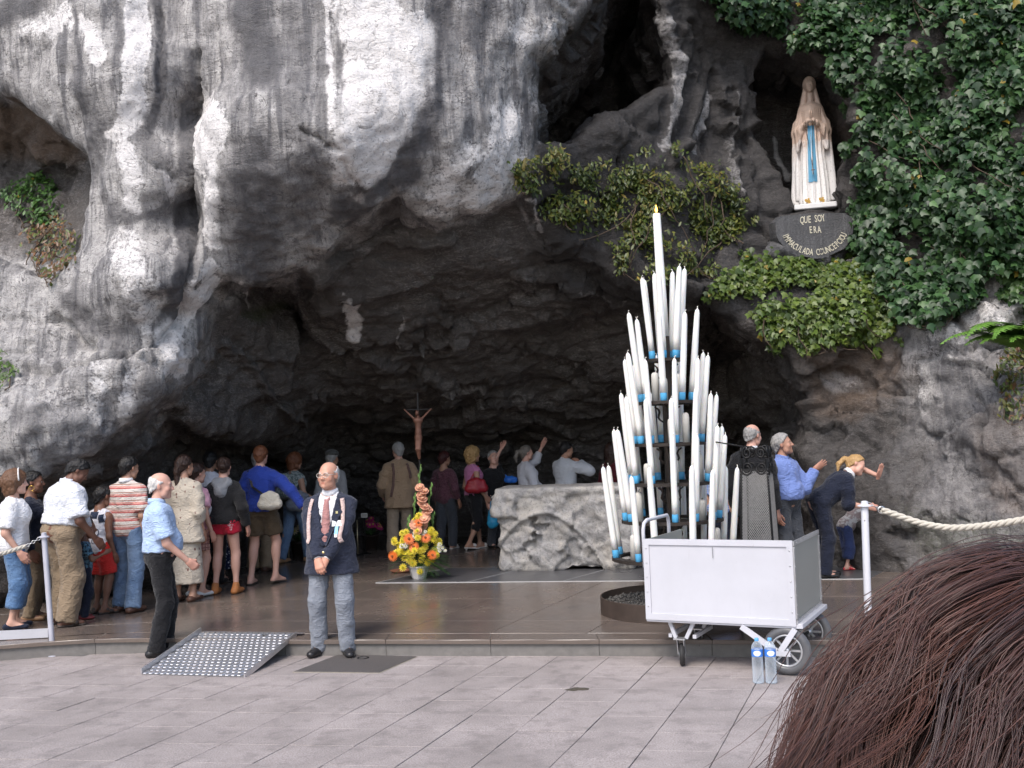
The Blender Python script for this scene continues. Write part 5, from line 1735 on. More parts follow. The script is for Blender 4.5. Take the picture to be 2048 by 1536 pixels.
m_ = MB(); tR = thing('rope_ring', 'polished steel ring at the end of the thick rope', 'ring', e2)
m_.tube([(.03 * math.cos(a), 0.0, .03 * math.sin(a)) for a in np.linspace(0, 2 * math.pi, 17)[:-1]], .008, 6, closed=True); m_.build('ring', plain('ring_steel', (.7, .7, .7), .2, 1.0), tR, smooth=True)
bA = gz(-60, 1284, PH); bB = gz(97, 1276, PH)
rl = thing('low_rail', 'low white metal rail along the step edge behind the grey post', 'rail', bA)
m_ = MB(); d_ = bB - bA
m_.bar((0, 0, .05), tuple(d_ + np.array([0, 0, .05])), .03, .085); m_.build('board', CPAINT, rl)
for s_ in (.1, .9):
    m_ = MB(); m_.bar(tuple(d_ * s_ + np.array([0, .03, 0])), tuple(d_ * s_ + np.array([0, .03, .06])), .03); m_.build('bracket', CPAINT, rl)


# ================================================================== PEOPLE
def cloth(name, c, c2=None, kind=None, scale=1.0, rough=.85):
    if name in _mc:
        return _mc[name]
    g = N(name)
    v = g.coord('Object'); x, y, z = g.sep(v)
    nz = g.noise(v, 7, 4, .6); wv_ = g.noise(v, 220, 2, .6)
    col = g.mix(nz, tuple(q * .86 for q in c), tuple(min(1, q * 1.1) for q in c))
    if kind == 'stripe':
        s1 = g.math('FRACT', g.math('MULTIPLY', z, 11.0 * scale))
        col = g.ramp(s1, [(0, (.62, .57, .52)), (.22, (.62, .57, .52)), (.24, (.42, .06, .06)), (.34, (.42, .06, .06)), (.36, (.60, .30, .26)), (.60, (.60, .30, .26)), (.62, (.62, .57, .52)), (.72, (.62, .57, .52)), (.74, (.30, .13, .09)), (.82, (.30, .13, .09)), (.84, (.62, .57, .52))], 'LINEAR')
    elif kind == 'plaid':
        a = g.math('FRACT', g.math('MULTIPLY', g.math('ADD', x, y), 22. * scale)); b = g.math('FRACT', g.math('MULTIPLY', z, 22. * scale))
        m = g.math('MAXIMUM', g.math('LESS_THAN', a, .22), g.math('LESS_THAN', b, .22))
        col = g.mix(g.math('MULTIPLY', m, .8), col, c2)
    elif kind == 'spots':
        d_ = g.voro(v, 26. * scale)
        col = g.mix(g.ramp(d_, [(.26, 1.), (.32, 0.)]), col, c2)
    elif kind == 'floral':
        d_ = g.voro(g.coord('Object', (1, 1, .6)), 17. * scale)
        col = g.mix(g.ramp(g.math('ADD', d_, g.math('MULTIPLY', g.noise(v, 60, 2), .25)), [(.26, 1.), (.33, 0.)]), col, c2)
    elif kind == 'denim':
        fd_ = g.noise(v, 4, 3)
        col = g.mix(g.ramp(fd_, [(.4, 0.), (.7, .6)]), col, c2)
        col = g.mix(g.ramp(g.noise(g.coord('Object', (90, 90, 14)), 3, 3), [(.4, .25), (.6, 0.)]), col, (.03, .05, .09))
    elif kind == 'mottle':
        col = g.mix(g.ramp(g.noise(v, 30 * scale, 4, .7), [(.44, 0.), (.52, 1.)]), col, c2)
    _mc[name] = g.fin(col, rough, g.bump(g.math('ADD', g.math('MULTIPLY', g.math('ABSOLUTE', g.math('SUBTRACT', g.noise(g.coord('Object', (1, 1, 1.7)), 7.5, 3, .55, 1.6), .5)), 2.2), g.math('MULTIPLY', wv_, .10)), .55, .035), spec=.2, Sheen_Weight=.15)
    return _mc[name]


g = N('skin')
sa = g.attr('feat', 0); v = g.coord('Object'); nz = g.noise(v, 40, 4, .6)
SKIN = g.fin(g.mix(nz, g.mix(.12, sa, (.30, .05, .03)), g.mix(.06, sa, (.9, .7, .55))), .5, g.bump(nz, .08, .005), spec=.35)


def hairmat(name, c):
    if name in _mc:
        return _mc[name]
    g = N(name); v = g.coord('Object', (60, 60, 12)); nz = g.noise(v, 1.5, 4, .7)
    _mc[name] = g.fin(g.mix(nz, tuple(q * .5 for q in c), tuple(min(1, q * 1.5) for q in c)), .48, g.bump(nz, .6, .012), spec=.4)
    return _mc[name]


def Rx(a): c, s = math.cos(a), math.sin(a); return np.array([[1, 0, 0], [0, c, -s], [0, s, c]])
def Ry(a): c, s = math.cos(a), math.sin(a); return np.array([[c, 0, s], [0, 1, 0], [-s, 0, c]])
def Rz(a): c, s = math.cos(a), math.sin(a); return np.array([[c, -s, 0], [s, c, 0], [0, 0, 1]])


def ik(a, c, l1, l2, hint):
    a, c, hint = np.array(a, float), np.array(c, float), np.array(hint, float)
    d = c - a; L = np.linalg.norm(d)
    if L > (l1 + l2) * .995:
        c = a + d / L * (l1 + l2) * .995; d = c - a; L = np.linalg.norm(d)
    u = d / L
    x = (l1 * l1 - l2 * l2 + L * L) / (2 * L)
    hh = math.sqrt(max(l1 * l1 - x * x, 0))
    n = hint - u * (hint @ u); n /= np.linalg.norm(n) + 1e-9
    return a + u * x + n * hh, c


_hands = {}


def hand_mesh(pose):         # right hand: wrist at origin, fingers +Y, thumb +X, back of the hand +Z
    if pose in _hands:
        return _hands[pose]
    curl, spread = {'relaxed': (.45, .04), 'flat': (.06, .13), 'fist': (1.35, .0), 'grip': (1.0, .02)}[pose]
    G = Grid((-.09, -.05, -.10), (.11, .21, .05), .0066)
    kn = [(.030, .084, .0), (.010, .089, .003), (-.011, .086, .002), (-.030, .078, -.002)]
    ln = [.070, .078, .073, .057]
    G.cap((0, -.03, 0), (0, .02, 0), .026, .028, k=.02, sq=(1, 1, .75))
    for (x, y, z), L, i in zip(kn, ln, range(4)):
        G.cap((x * .55, .01, 0), (x, y, z), .0165, .0125, k=.018)
        p = np.array([x, y, z]); a = curl * .55
        yaw_ = (x / .03) * spread
        for j, fr_ in enumerate((.46, .30, .24)):
            d_ = np.array([math.sin(yaw_) * math.cos(a), math.cos(yaw_) * math.cos(a), -math.sin(a)])
            q_ = p + d_ * L * fr_
            G.cap(p, q_, .0096 - .0008 * j, .0088 - .0009 * j, k=.004)
            p = q_; a += curl * (.75 if j == 0 else .55)
    tc = min(curl, .8)
    G.cap((.018, .012, -.006), (.045, .050, -.014 - .01 * tc), .0165, .0125, k=.014)
    G.cap((.045, .050, -.014 - .01 * tc), (.056 - .03 * tc, .080, -.020 - .03 * tc), .0115, .0105, k=.006)
    G.cap((.056 - .03 * tc, .080, -.020 - .03 * tc), (.055 - .05 * tc, .102, -.024 - .045 * tc), .0105, .008, k=.005)
    V, Q = G.mesh()
    _hands[pose] = (V, Q)
    return V, Q


def head_mesh(female, h, moustache=False, brow=(.10, .07, .05)):
    G = Grid((-.12, -.15, -.16), (.12, .15, .16), h)
    G.ell((0, -.012, .032), (.077, .097, .088), k=.02)
    G.ell((0, .030, -.032), (.060 - .003 * female, .066, .086), k=.035)
    G.cap((-.035, .03, -.075), (.035, .03, -.075), .032, k=.03)
    G.ell((0, .070, -.098), (.024 - .003 * female, .024, .020), k=.025)
    G.cap((-.036, .080, .020), (.036, .080, .020), .011, k=.018)
    for s_ in (-1, 1):
        G.ell((s_ * .031, .100, .004), (.017, .016, .012), k=.016, op='s')
        G.ell((s_ * .031, .078, .003), (.0135, .0135, .0135), k=.003)
        G.ell((s_ * .046, .062, -.032), (.022, .02, .02), k=.025)
        G.ell((s_ * .078, -.008, -.004), (.010, .019, .031), k=.008, rot=Rz(s_ * .35))
    G.cap((0, .090, .008), (0, .108, -.028), .008, .0125, k=.012)
    for s_ in (-1, 1):
        G.ell((s_ * .013, .097, -.032), (.009, .011, .008), k=.008)
    G.cap((-.020, .083, -.0615), (.020, .083, -.0615), .0075, k=.008)
    G.cap((-.016, .083, -.072), (.016, .083, -.072), .0078, k=.008)
    V, Q = G.mesh()
    return V, Q


def head_colors(V, skin, o):
    n = len(V); C = np.tile(np.array(skin), (n, 1))
    def m(c, r, soft=.35):
        return np.clip(1 - (np.sqrt((((V - np.array(c)) / np.array(r)) ** 2).sum(1)) - (1 - soft)) / soft, 0, 1)[:, None]
    front = (V[:, 1] > .05)[:, None]
    def put(k, col):
        nonlocal C
        C = C * (1 - k) + np.array(col) * k
    sk = np.array(skin)
    for s_ in (-1, 1):
        put(.45 * m((s_ * .05, .075, -.032), (.026, .04, .024), .8) * front, sk * np.array([1.15, .72, .65]))
        put(.5 * m((s_ * .031, .085, .004), (.024, .03, .016), .6) * front, sk * .55)
        put(m((s_ * .031, .09, .003), (.013, .02, .0065), .3) * front, (.62, .60, .58))
        put(m((s_ * .031, .09, .003), (.0062, .02, .0065), .3) * front, (.05, .035, .025))
        put(.85 * m((s_ * .032, .09, .023), (.022, .03, .006), .5) * front, o.get('brow', (.08, .06, .05)))
        put(.4 * m((s_ * .078, -.008, -.004), (.02, .026, .036), .6), sk * np.array([1.1, .75, .7]))
    put(.3 * m((0, .11, -.028), (.018, .03, .014), .6), sk * np.array([1.1, .7, .62]))
    put(.75 * m((0, .092, -.067), (.026, .03, .012), .4) * front, o.get('lip', tuple(sk * np.array([.85, .48, .45]))))
    put(.6 * m((0, .10, -.067), (.022, .03, .0028), .5) * front, tuple(sk * .25))
    if o.get('moustache'):
        put(.92 * m((0, .09, -.050), (.033, .03, .009), .35) * front, o['moustache'])
    if o.get('stubble'):
        put(o['stubble'] * m((0, .05, -.085), (.07, .07, .045), .5), sk * .55)
    return C


def hair_mesh(style, h=.0092):
    G = Grid((-.17, -.26, -.46 if style in ('long', 'tail') else -.24), (.17, .16, .18), h)
    sk = (0, -.012, .032)
    if style in ('short', 'fringe', 'crop'):
        e = {'short': .016, 'fringe': .009, 'crop': .010}[style]
        G.ell(sk, (.077 + e, .097 + e, .088 + e), k=.01)
        if style in ('short', 'crop'):
            G.cap((0, -.075, .0), (0, -.07, -.06), .055, .045, k=.03, sq=(1.2, 1, 1))
        G.half((0, .72, -.69), (0, .060, .066)); G.cap((-.12, .052, -.005), (.12, .052, -.005), .034, k=.012, op='s')
        if style == 'fringe':
            G.cap((0, -.055, -.02), (0, -.06, -.05), .06, .05, k=.02, sq=(1.15, 1, 1))
            G.half((0, .62, -.9), (0, .045, .028)); G.half((0, .42, 1), (0, -.02, .058))
        G.cap((-.1, .10, -.05), (.1, .10, -.05), .075, k=.01, op='s')
    elif style in ('bob', 'curly', 'long', 'tail'):
        e = .030 if style != 'tail' else .018
        G.ell((0, -.018, .034), (.077 + e, .097 + e, .092 + e), k=.02)
        if style in ('bob', 'curly', 'long'):
            for s_ in (-1, 1):
                G.cap((s_ * .068, -.03, .02), (s_ * .075, -.025, -.085), .042, .036, k=.04)
            G.cap((0, -.08, 0), (0, -.07, -.10), .072, .06, k=.04, sq=(1.15, 1, 1))
        if style == 'long':
            G.cap((0, -.085, -.05), (0, -.09, -.26), .085, .06, k=.05, sq=(1.2, .7, 1))
        if style == 'tail':
            G.half((0, .72, -.69), (0, .055, .06)); G.cap((0, -.09, .02), (0, -.12, -.06), .05, .04, k=.03); G.cap((0, -.12, -.06), (.0, -.13, -.34), .038, .022, k=.03)
        G.ell((0, .125, -.035), (.060, .085, .098), k=.012, op='s')
        G.cap((-.03, .09, -.08), (.03, .09, -.08), .07, k=.01, op='s')
    elif style == 'pony':
        G.ell(sk, (.091, .112, .101), k=.01); G.cap((0, -.07, .0), (0, -.065, -.05), .055, .045, k=.03, sq=(1.2, 1, 1))
        G.half((0, .72, -.69), (0, .058, .062))
        G.cap((0, -.10, .04), (0, -.15, .035), .022, .024, k=.02); G.cap((0, -.15, .035), (.0, -.20, -.05), .034, .03, k=.02); G.cap((0, -.20, -.05), (0, -.185, -.14), .03, .014, k=.02)
    elif style == 'bun':
        G.ell(sk, (.089, .110, .100), k=.01); G.cap((0, -.07, .0), (0, -.065, -.05), .055, .045, k=.03, sq=(1.2, 1, 1)); G.half((0, .72, -.69), (0, .056, .062)); G.ell((0, -.125, .0), (.045, .035, .04), k=.02)
    elif style == 'hat':
        G.ell((0, -.005, .075), (.098, .118, .06), k=.01); G.half((0, .12, -1), (0, 0, .045)); G.ell((0, .085, .05), (.075, .06, .012), k=.015)
    if style != 'hat':
        sl, X, Y, Z = G.box(G.lo, G.lo + G.n * G.h)
        G.f += (.0035 * np.sin(X * 95 + 2 * np.sin(Z * 60)) * np.sin(Y * 80 + 1) * np.sin(Z * 70)).astype(np.float32)
    V, Q = G.mesh()
    Nm = vnormals(V, Q)
    if style == 'curly':
        V = V + Nm * (.014 * pnoise(V * 42, 3) + .010 * pnoise(V * 80, 4))[:, None]
    elif style == 'hat':
        pass
    else:
        V = V + Nm * (.008 * pnoise(V * np.array([70, 50, 24.]), 5) + .006 * pnoise(V * np.array([120, 120, 60.]), 6) - .003)[:, None]
    return V, Q


def shell(name, G, mat, parent, amp=.010, seed=0, freq=(8, 8, 5)):
    V, Q = G.mesh()
    if len(Q) == 0:
        return None
    Nm = vnormals(V, Q)
    W_ = V + .05 * np.stack([pnoise(V * 5, seed + 7), pnoise(V * 5, seed + 8), pnoise(V * 5, seed + 9)], 1)
    d_ = amp * (ridged(W_ * np.array(freq), 2, seed, .5) - .5) * .7 + amp * .35 * ridged(W_ * np.array([9, 9, 14.]), 2, seed + 4) - amp * .35
    V = V + Nm * d_[:, None]
    return link(name, raw_mesh(name, V, Q, mat), parent), V, Q


PEOPLE = {}


def person(key, label, foot, z=None, h=1.72, yaw=0, build=1.0, female=0, skin=(.46, .27, .19), lean=0, side=0, twist=0, head=(0, 0, 0),
           feet=((-.10, 0, -8), (.10, 0, 8)), arms=(None, None), hands=('relaxed', 'relaxed'), palms=(None, None), squat=0.0, belly=0.0,
           hair=None, top=None, bottom=None, jacket=None, shoes=None, face={}, vox=.0195, hvox=.0082, group=None, clip=None, depth=None):
    k = h / 1.75; wd = build
    zz = PH if z is None else z
    if depth is not None:
        p = at(foot[0], 870, depth); pos = np.array([p[0], depth, zz])
    else:
        pos = gz(foot[0], foot[1], zz)
    root = thing('person', label, 'person', pos, R(-yaw), group)
    Rw = Rz(R(-yaw))
    tol = lambda P: Rw.T @ (np.array(P) - pos)
    hipz = .925 * k - squat
    Rt = Ry(R(side)) @ Rx(R(-lean)) @ Rz(R(-twist))
    hipC = np.array([0, -.10 * math.sin(R(lean)) * k, hipz])
    T = lambda x, y, z_: hipC + Rt @ (np.array([x, y, z_]) * k * np.array([1, 1, 1]))
    sw = (.162 if female else .178) * (1 + (wd - 1) * .5)
    sho = [T(-sw, -.005, .428), T(sw, -.005, .428)]
    hd = 1.0 if h > 1.5 else .90 + .10 * max(0, (h - 1.0) / .5)
    nb = T(0, -.015, .515)
    Rh = Rt @ Rz(R(-head[0])) @ Rx(R(-head[1] + lean * .45)) @ Ry(R(head[2]))
    hc = nb + Rt @ np.array([0, .018, .055 * k]) + Rh @ np.array([0, .02, .118 * hd])
    # limbs
    hipj = [hipC + np.array([-.09 * k * wd ** .5, 0, 0]), hipC + np.array([.09 * k * wd ** .5, 0, 0])]
    legs = []
    for i in (0, 1):
        fx, fy, ty = feet[i][:3]; lift = feet[i][3] if len(feet[i]) > 3 else 0.0
        ank = np.array([fx * k, fy * k - .02, .078 * k + lift])
        kn, ank = ik(hipj[i], ank, .435 * k, .425 * k, (math.sin(R(ty)) * .6, 1, 0))
        legs.append((hipj[i], kn, ank, R(ty), lift))
    arm = []
    for i in (0, 1):
        sg = -1 if i == 0 else 1
        a = arms[i]
        if a is None:
            w_ = sho[i] + np.array([sg * .05, .05, -.53]) * k; hint = (sg * .25, -1, 0)
        elif a[0] == 'rel':
            w_ = sho[i] + np.array(a[1:4]) * k; hint = a[4] if len(a) > 4 else (sg * .4, -.6, -.6)
        elif a[0] == 'px':
            w_ = tol(at(a[1], a[2], pos[1] + a[3])); hint = a[4] if len(a) > 4 else (sg * .4, -.6, -.6)
        el, w_ = ik(sho[i], w_, .29 * k, .265 * k, hint)
        arm.append((sho[i], el, w_))
    allp = np.array([hc + [0, 0, .2], hc - [0, 0, .1], T(-.3 * wd, -.3, .2), T(.3 * wd, .3, .2)] + [q for l in legs for q in l[:3]] + [q for a in arm for q in a])
    lo, hi = allp.min(0) - .22, allp.max(0) + .22
    lo[2] = -.02

    def limb_r(base):
        return base * k * (.82 + .18 * wd)

    def torso(G, e, full=True, kk=.06):
        b = wd
        G.ell(T(0, -.005, .02), np.array([(.168 + .012 * female) * b, .122 * b, .135]) * k + e, k=kk, rot=Rt)
        G.ell(T(0, .005, .19), np.array([(.150 - .018 * female) * b, .108 * b, .17]) * k + e, k=kk, rot=Rt)
        if belly:
            G.ell(T(0, .05, .13), np.array([.15 * b, (.10 + belly), .15]) * k + e, k=.08, rot=Rt)
        G.ell(T(0, .0, .355), np.array([(.168 - .012 * female) * b, .118 * b, .165]) * k + e, k=kk, rot=Rt)
        G.cap(T(-sw * .74, -.008, .420), T(sw * .74, -.008, .420), .054 * k + e * .7, k=kk)
        G.cap(T(-sw * .70, -.012, .432), T(0, -.015, .535), .045 * k + e * .5, .040 * k + e * .4, k=.04)
        G.cap(T(sw * .70, -.012, .432), T(0, -.015, .535), .045 * k + e * .5, .040 * k + e * .4, k=.04)
        if female and h > 1.4:
            for s_ in (-1, 1):
                G.ell(T(s_ * .072, .085, .33), np.array([.068, .062, .068]) * k + e, k=.05, rot=Rt)

    # --- body -------------------------------------------------------------
    G = Grid(lo, hi, vox)
    torso(G, 0.0)
    for i in (0, 1):
        a, b, c, ty, lift = legs[i]
        G.cap(a, b, limb_r(.088), limb_r(.056), k=.05)
        G.cap(b, c, limb_r(.052), limb_r(.034), k=.04)
        d_ = (c - b); n_ = np.array([math.sin(ty), math.cos(ty), 0])
        G.ell(b + d_ * .28 - n_ * .018 * k, np.array([.054, .054, .11]) * k, k=.04)
        toe = c + n_ * .15 * k; toe[2] = .028 * k + lift * .35
        heel = c - n_ * .045 * k; heel[2] = .032 * k + lift
        G.cap(c, heel, .034 * k, .030 * k, k=.03); G.cap(heel, toe, .032 * k, .027 * k, k=.02, sq=(1.1, 1.1, .8)); G.cap(c, toe, .036 * k, .022 * k, k=.03)
        s_, e_, w_ = arm[i]
        G.cap(s_, e_, limb_r(.050), limb_r(.041), k=.05); G.cap(e_, w_, limb_r(.041), limb_r(.027), k=.03)
    G.cap(nb - Rt @ np.array([0, 0, .04]), hc + Rh @ np.array([0, -.02, -.05]), .056 * hd * (1 + (wd - 1) * .4), .052 * hd, k=.04)
    V, Q = G.mesh()
    C = np.tile(np.array(skin), (len(V), 1))
    HV_, HQ = head_mesh(female, hvox)
    HC = head_colors(HV_, skin, face)
    hsc = hd * (1.04 if not female else 1.0)
    V2 = (HV_ * hsc) @ Rh.T + hc
    Vs, Qs, Cs = [V, V2], [Q, HQ + len(V)], [C, HC]
    off = len(V) + len(V2)
    for i in (0, 1):
        hv, hq = hand_mesh(hands[i]); hv = hv.copy()
        s_, e_, w_ = arm[i]
        y_ = (w_ - e_) / np.linalg.norm(w_ - e_)
        sg = -1 if i == 0 else 1
        if palms[i] is not None and len(palms[i]) == 2:
            y_ = np.array(palms[i][1], float); y_ /= np.linalg.norm(y_); pl = np.array(palms[i][0], float)
        else:
            pl = np.array(palms[i]) if palms[i] is not None else np.array([-sg, .15, 0.])
        zb = -(pl - y_ * (pl @ y_)); zb = zb / (np.linalg.norm(zb) + 1e-9)
        xb = np.cross(zb, y_) if sg > 0 else -np.cross(zb, y_)
        hv2 = (hv * k * 1.02) @ np.stack([xb, y_, zb])
        if sg > 0:
            hq = hq[:, ::-1]
        Vs.append(hv2 + w_); Qs.append(hq + off); Cs.append(np.tile(np.array(skin) * np.array([1.0, .9, .88]), (len(hv), 1))); off += len(hv)
    V, Q, C = np.concatenate(Vs), np.concatenate(Qs), np.concatenate(Cs)
    me = raw_mesh('body', V, Q, SKIN)
    at_ = me.attributes.new('feat', 'FLOAT_COLOR', 'POINT'); at_.data.foreach_set('color', np.c_[C, np.ones(len(C))].astype(np.float32).ravel())
    link('body', me, root)
    # --- hair ---------------------------------------------------------------
    if hair:
        hv, hq = hair_mesh(hair[0])
        link('hat' if hair[0] == 'hat' else 'hair', raw_mesh('hair', (hv * hsc) @ Rh.T + hc, hq, hair[1]), root)
        if len(hair) > 2:            # hair under a hat
            hv, hq = hair_mesh(hair[2]); link('hair', raw_mesh('hair', (hv * hsc) @ Rh.T + hc, hq, hair[3]), root)
    res = dict(root=root, T=T, Rt=Rt, hc=hc, Rh=Rh, legs=legs, arm=arm, k=k, pos=pos, tol=tol, hsc=hsc, nb=nb, hipC=hipC)

    # --- trousers / skirts ------------------------------------------------
    def do_bottom(bt):
        e = bt.get('e', .012); typ = bt['type']
        G = Grid(lo, hi, .019)
        G.ell(T(0, -.005, .02), np.array([(.168 + .012 * female) * wd, .122 * wd, .125]) * k + e * .35, k=.03, rot=Rt)
        G.ell(T(0, .005, .12), np.array([.150 * wd, .108 * wd, .10]) * k + e * .3, k=.04, rot=Rt)
        if belly:
            G.ell(T(0, .05, .115), np.array([.15 * wd, (.10 + belly), .14]) * k + e * .4, k=.06, rot=Rt)
        wz = bt.get('waist', .15 if not top or top.get('hem', -.02) > .03 else max(top.get('hem', -.02), -.12) + .05)
        G.half(Rt @ np.array([0, 0, 1.]), T(0, 0, wz))
        if typ == 'skirt':
            zc = bt['len']; w2 = bt.get('flare', .2)
            G.cap(T(0, 0, -.02), np.array([hipC[0], hipC[1] + .0, zc]), .155 * k * wd + e, w2, k=.05, flatb=True, sq=(1, .8, 1))
        else:
            fr = {'trousers': 1.0, 'capri': .62, 'shorts': -.35}[typ] if 'len' not in bt else bt['len']
            for i in (0, 1):
                a, b, c, ty, lift = legs[i]
                w0 = bt.get('thigh', .098); w1 = bt.get('knee', .076); w2 = bt.get('cuff', .070)
                if fr < 0:
                    q_ = a + (b - a) * (1 + fr * 0.0) * (-fr if fr > -1 else 1)
                    G.cap(a, a + (b - a) * (-fr) if fr > -1 else b, limb_r(w0) + e * .5, limb_r(w0 * .92 + .012) + e * .5, k=.045, flatb=True)
                else:
                    G.cap(a, b, limb_r(w0) + e * .4, limb_r(w1) + e * .4, k=.045)
                    q_ = b + (c - b) * fr
                    if fr > .95:
                        q_ = q_ - np.array([0, 0, .030 * k])
                    G.cap(b, q_, limb_r(w1) + e * .4, limb_r(w2) + e * .4, k=.03, flatb=True)
        return shell({'skirt': 'skirt', 'shorts': 'shorts'}.get(typ, 'trousers'), G, bt['mat'], root, bt.get('amp', .012), zlib.crc32(key.encode()) % 97, (7, 7, 4.5))

    def do_top(tp, name):
        e = tp.get('e', .014) * .8
        gv_ = .0175 if vox > .015 else .0135
        G = Grid(lo, hi, gv_)
        torso(G, e)
        hem = tp.get('hem', -.02)
        if tp.get('skirted'):
            G.cap(T(0, 0, .05), T(0, -.01, hem), (.150 * wd) * k + e, tp['skirted'] * k, k=.06, flatb=True, sq=(1.1, .78, 1))
        G.half(-(Rt @ np.array([0, 0, 1.])), T(0, 0, hem))
        sl = tp.get('sleeve', 'short')
        for i in (0, 1):
            s_, e_, w_ = arm[i]
            ra = tp.get('ra', .062) * .93
            if sl == 'short':
                q_ = s_ + (e_ - s_) * tp.get('sl', .68)
                G.cap(s_, q_, limb_r(ra * .78) + e * .8, limb_r(ra * .98) + e, k=.05, flatb=True)
            elif sl == 'long':
                G.cap(s_, s_ + (e_ - s_) * .4, limb_r(ra * .76) + e * .6, limb_r(ra * .98) + e * .75, k=.05)
                G.cap(s_ + (e_ - s_) * .4, e_, limb_r(ra * .98) + e * .75, limb_r(ra * .9) + e * .7, k=.03)
                q_ = e_ + (w_ - e_) * tp.get('sl', .96)
                G.cap(e_, q_, limb_r(ra * .88) + e * .7, limb_r(ra * .66) + e * .6, k=.03, flatb=True)
            elif sl == 'none':
                G.cap(s_, s_ + (e_ - s_) * .10, limb_r(.05) + e * .6, k=.04, flatb=True)
            elif sl == 'tank':
                G.cap(T((1 if i else -1) * (sw + .02), 0, .44), T((1 if i else -1) * (sw + .03), 0, .30), .055 * k, k=.02, op='s')
        # neck opening
        nr = tp.get('neck', .066)
        G.cap(T(0, .0, .50), hc, nr * hd + .0, k=.012, op='s')
        if tp.get('vneck'):
            zv = tp['vneck']
            for t_ in np.linspace(0, 1, 7):
                c_ = T(0, .13, zv + (.52 - zv) * t_)
                G.cap(c_ + Rt @ np.array([0, .10, 0]), c_ - Rt @ np.array([0, .045, 0]), .012 + tp.get('vw', .062) * t_, k=.008, op='s')
        return shell(name, G, tp['mat'], root, tp.get('amp', .011), (zlib.crc32(key.encode()) + 5) % 89)

    random_seed = 0
    if bottom:
        res['bottom'] = do_bottom(bottom)
    if top:
        res['top'] = do_top(top, top.get('name', 'shirt'))
        if top.get('collar'):
            m_ = MB()
            c0 = nb + Rt @ np.array([0, .004, .012])
            for rr, z_ in ((.066, .045), (.074, -.005)):
                m_.v += [tuple(map(float, c0 + Rt @ np.array([rr * hd * math.cos(a), rr * 1.08 * hd * math.sin(a) - .004, z_ - .030 * (math.sin(a) > .3) * (math.sin(a) - .3)]))) for a in np.linspace(0, 2 * math.pi, 25)[:-1]]
            n_ = 24
            m_.f += [(i, (i + 1) % n_, n_ + (i + 1) % n_, n_ + i) for i in range(n_)]
            me_ = raw_mesh('collar', m_.v, m_.f, top['collar'] if top['collar'] is not True else top['mat'], True)
            o_ = link('collar', me_, root); md = o_.modifiers.new('t', 'SOLIDIFY'); md.thickness = .006
    if jacket:
        res['jacket'] = do_top(jacket, 'jacket')
    # --- shoes --------------------------------------------------------------
    if shoes:
        for i in (0, 1):
            a, b, c, ty, lift = legs[i]
            n_ = np.array([math.sin(ty), math.cos(ty), 0]); sd_ = np.array([math.cos(ty), -math.sin(ty), 0])
            toe = c + n_ * .155 * k; toe[2] = .033 * k + lift * .35
            heel = c - n_ * .05 * k; heel[2] = .036 * k + lift
            G = Grid(np.minimum(toe, heel) - .1, np.maximum(np.maximum(toe, heel), c) + .12, .0105)
            typ = shoes[0]
            if typ in ('shoe', 'sneaker'):
                G.cap(heel, toe, .042 * k, .038 * k, k=.02, sq=(1.08, 1.08, .85)); G.cap(c - [0, 0, .02], toe - n_ * .05, .045 * k, .034 * k, k=.03); G.cap(c + [0, 0, .01 if typ == 'shoe' else .03], heel, .045 * k, .04 * k, k=.02)
                G.half((0, 0, -1), (0, 0, .004 + min(lift, 0)))
                nm = 'shoe'
            elif typ == 'flat':
                G.cap(heel, toe, .040 * k, .035 * k, k=.02, sq=(1.05, 1.05, .8)); G.cap(c - n_ * .02 - [0, 0, .03], heel, .04 * k, .036 * k, k=.02)
                G.ell(c + n_ * .03 + np.array([0, 0, .02]), (.032, .032, .05), k=.01, op='s'); nm = 'shoe'
            else:
                nm = 'sandal'
                sole0, sole1 = heel.copy(), toe.copy(); sole0[2] = .012 + lift; sole1[2] = .012 + lift * .3
                G.cap(sole0, sole1, .042 * k, .045 * k, k=.01, sq=(1, 1, .32))
                if typ == 'sandal':
                    m0 = c + n_ * .09 * k; m0[2] = .040 * k + lift * .5
                    G.cap(m0 - sd_ * .038, m0 + sd_ * .038, .030 * k, k=.005, sq=(1, 1, .85))
                    G.cap(c + n_ * .03 - sd_ * .03 - [0, 0, .012], c + n_ * .03 + sd_ * .03 - [0, 0, .012], .022 * k, k=.005); G.cap(c - n_ * .03 - [0, 0, .02], heel, .034 * k, .03 * k, k=.01)
                elif typ == 'heel':
                    G.cap(c + n_ * .10 * k - sd_ * .02 + [0, 0, -.03], c + n_ * .10 * k + sd_ * .02 + [0, 0, -.03], .032 * k, k=.01)
                    G.cap(heel + [0, 0, 0], np.array([heel[0], heel[1], .01]), .022, .016, k=.01)
            V, Q = G.mesh()
            if len(Q):
                link(nm, raw_mesh(nm, V, Q, shoes[1]), root)
    PEOPLE[key] = res
    return res


def belt(pr, mat, z_=.135, build=1.0, e=.018, belly=0.0):
    m_ = MB(); T, k = pr['T'], pr['k']
    pts = [T((.158 * build + e) * math.cos(a), (.116 * build + e + belly * .8 * max(0, math.sin(a))) * math.sin(a) + .003, z_) for a in np.linspace(0, 2 * math.pi, 29)[:-1]]
    V = [tuple(p + pr['Rt'] @ np.array([0, 0, d_])) for d_ in (-.017, .017) for p in pts]; n_ = len(pts)
    o_ = link('belt', raw_mesh('belt', V, [(i, (i + 1) % n_, n_ + (i + 1) % n_, n_ + i) for i in range(n_)], mat, True), pr['root'])
    md = o_.modifiers.new('t', 'SOLIDIFY'); md.thickness = .006


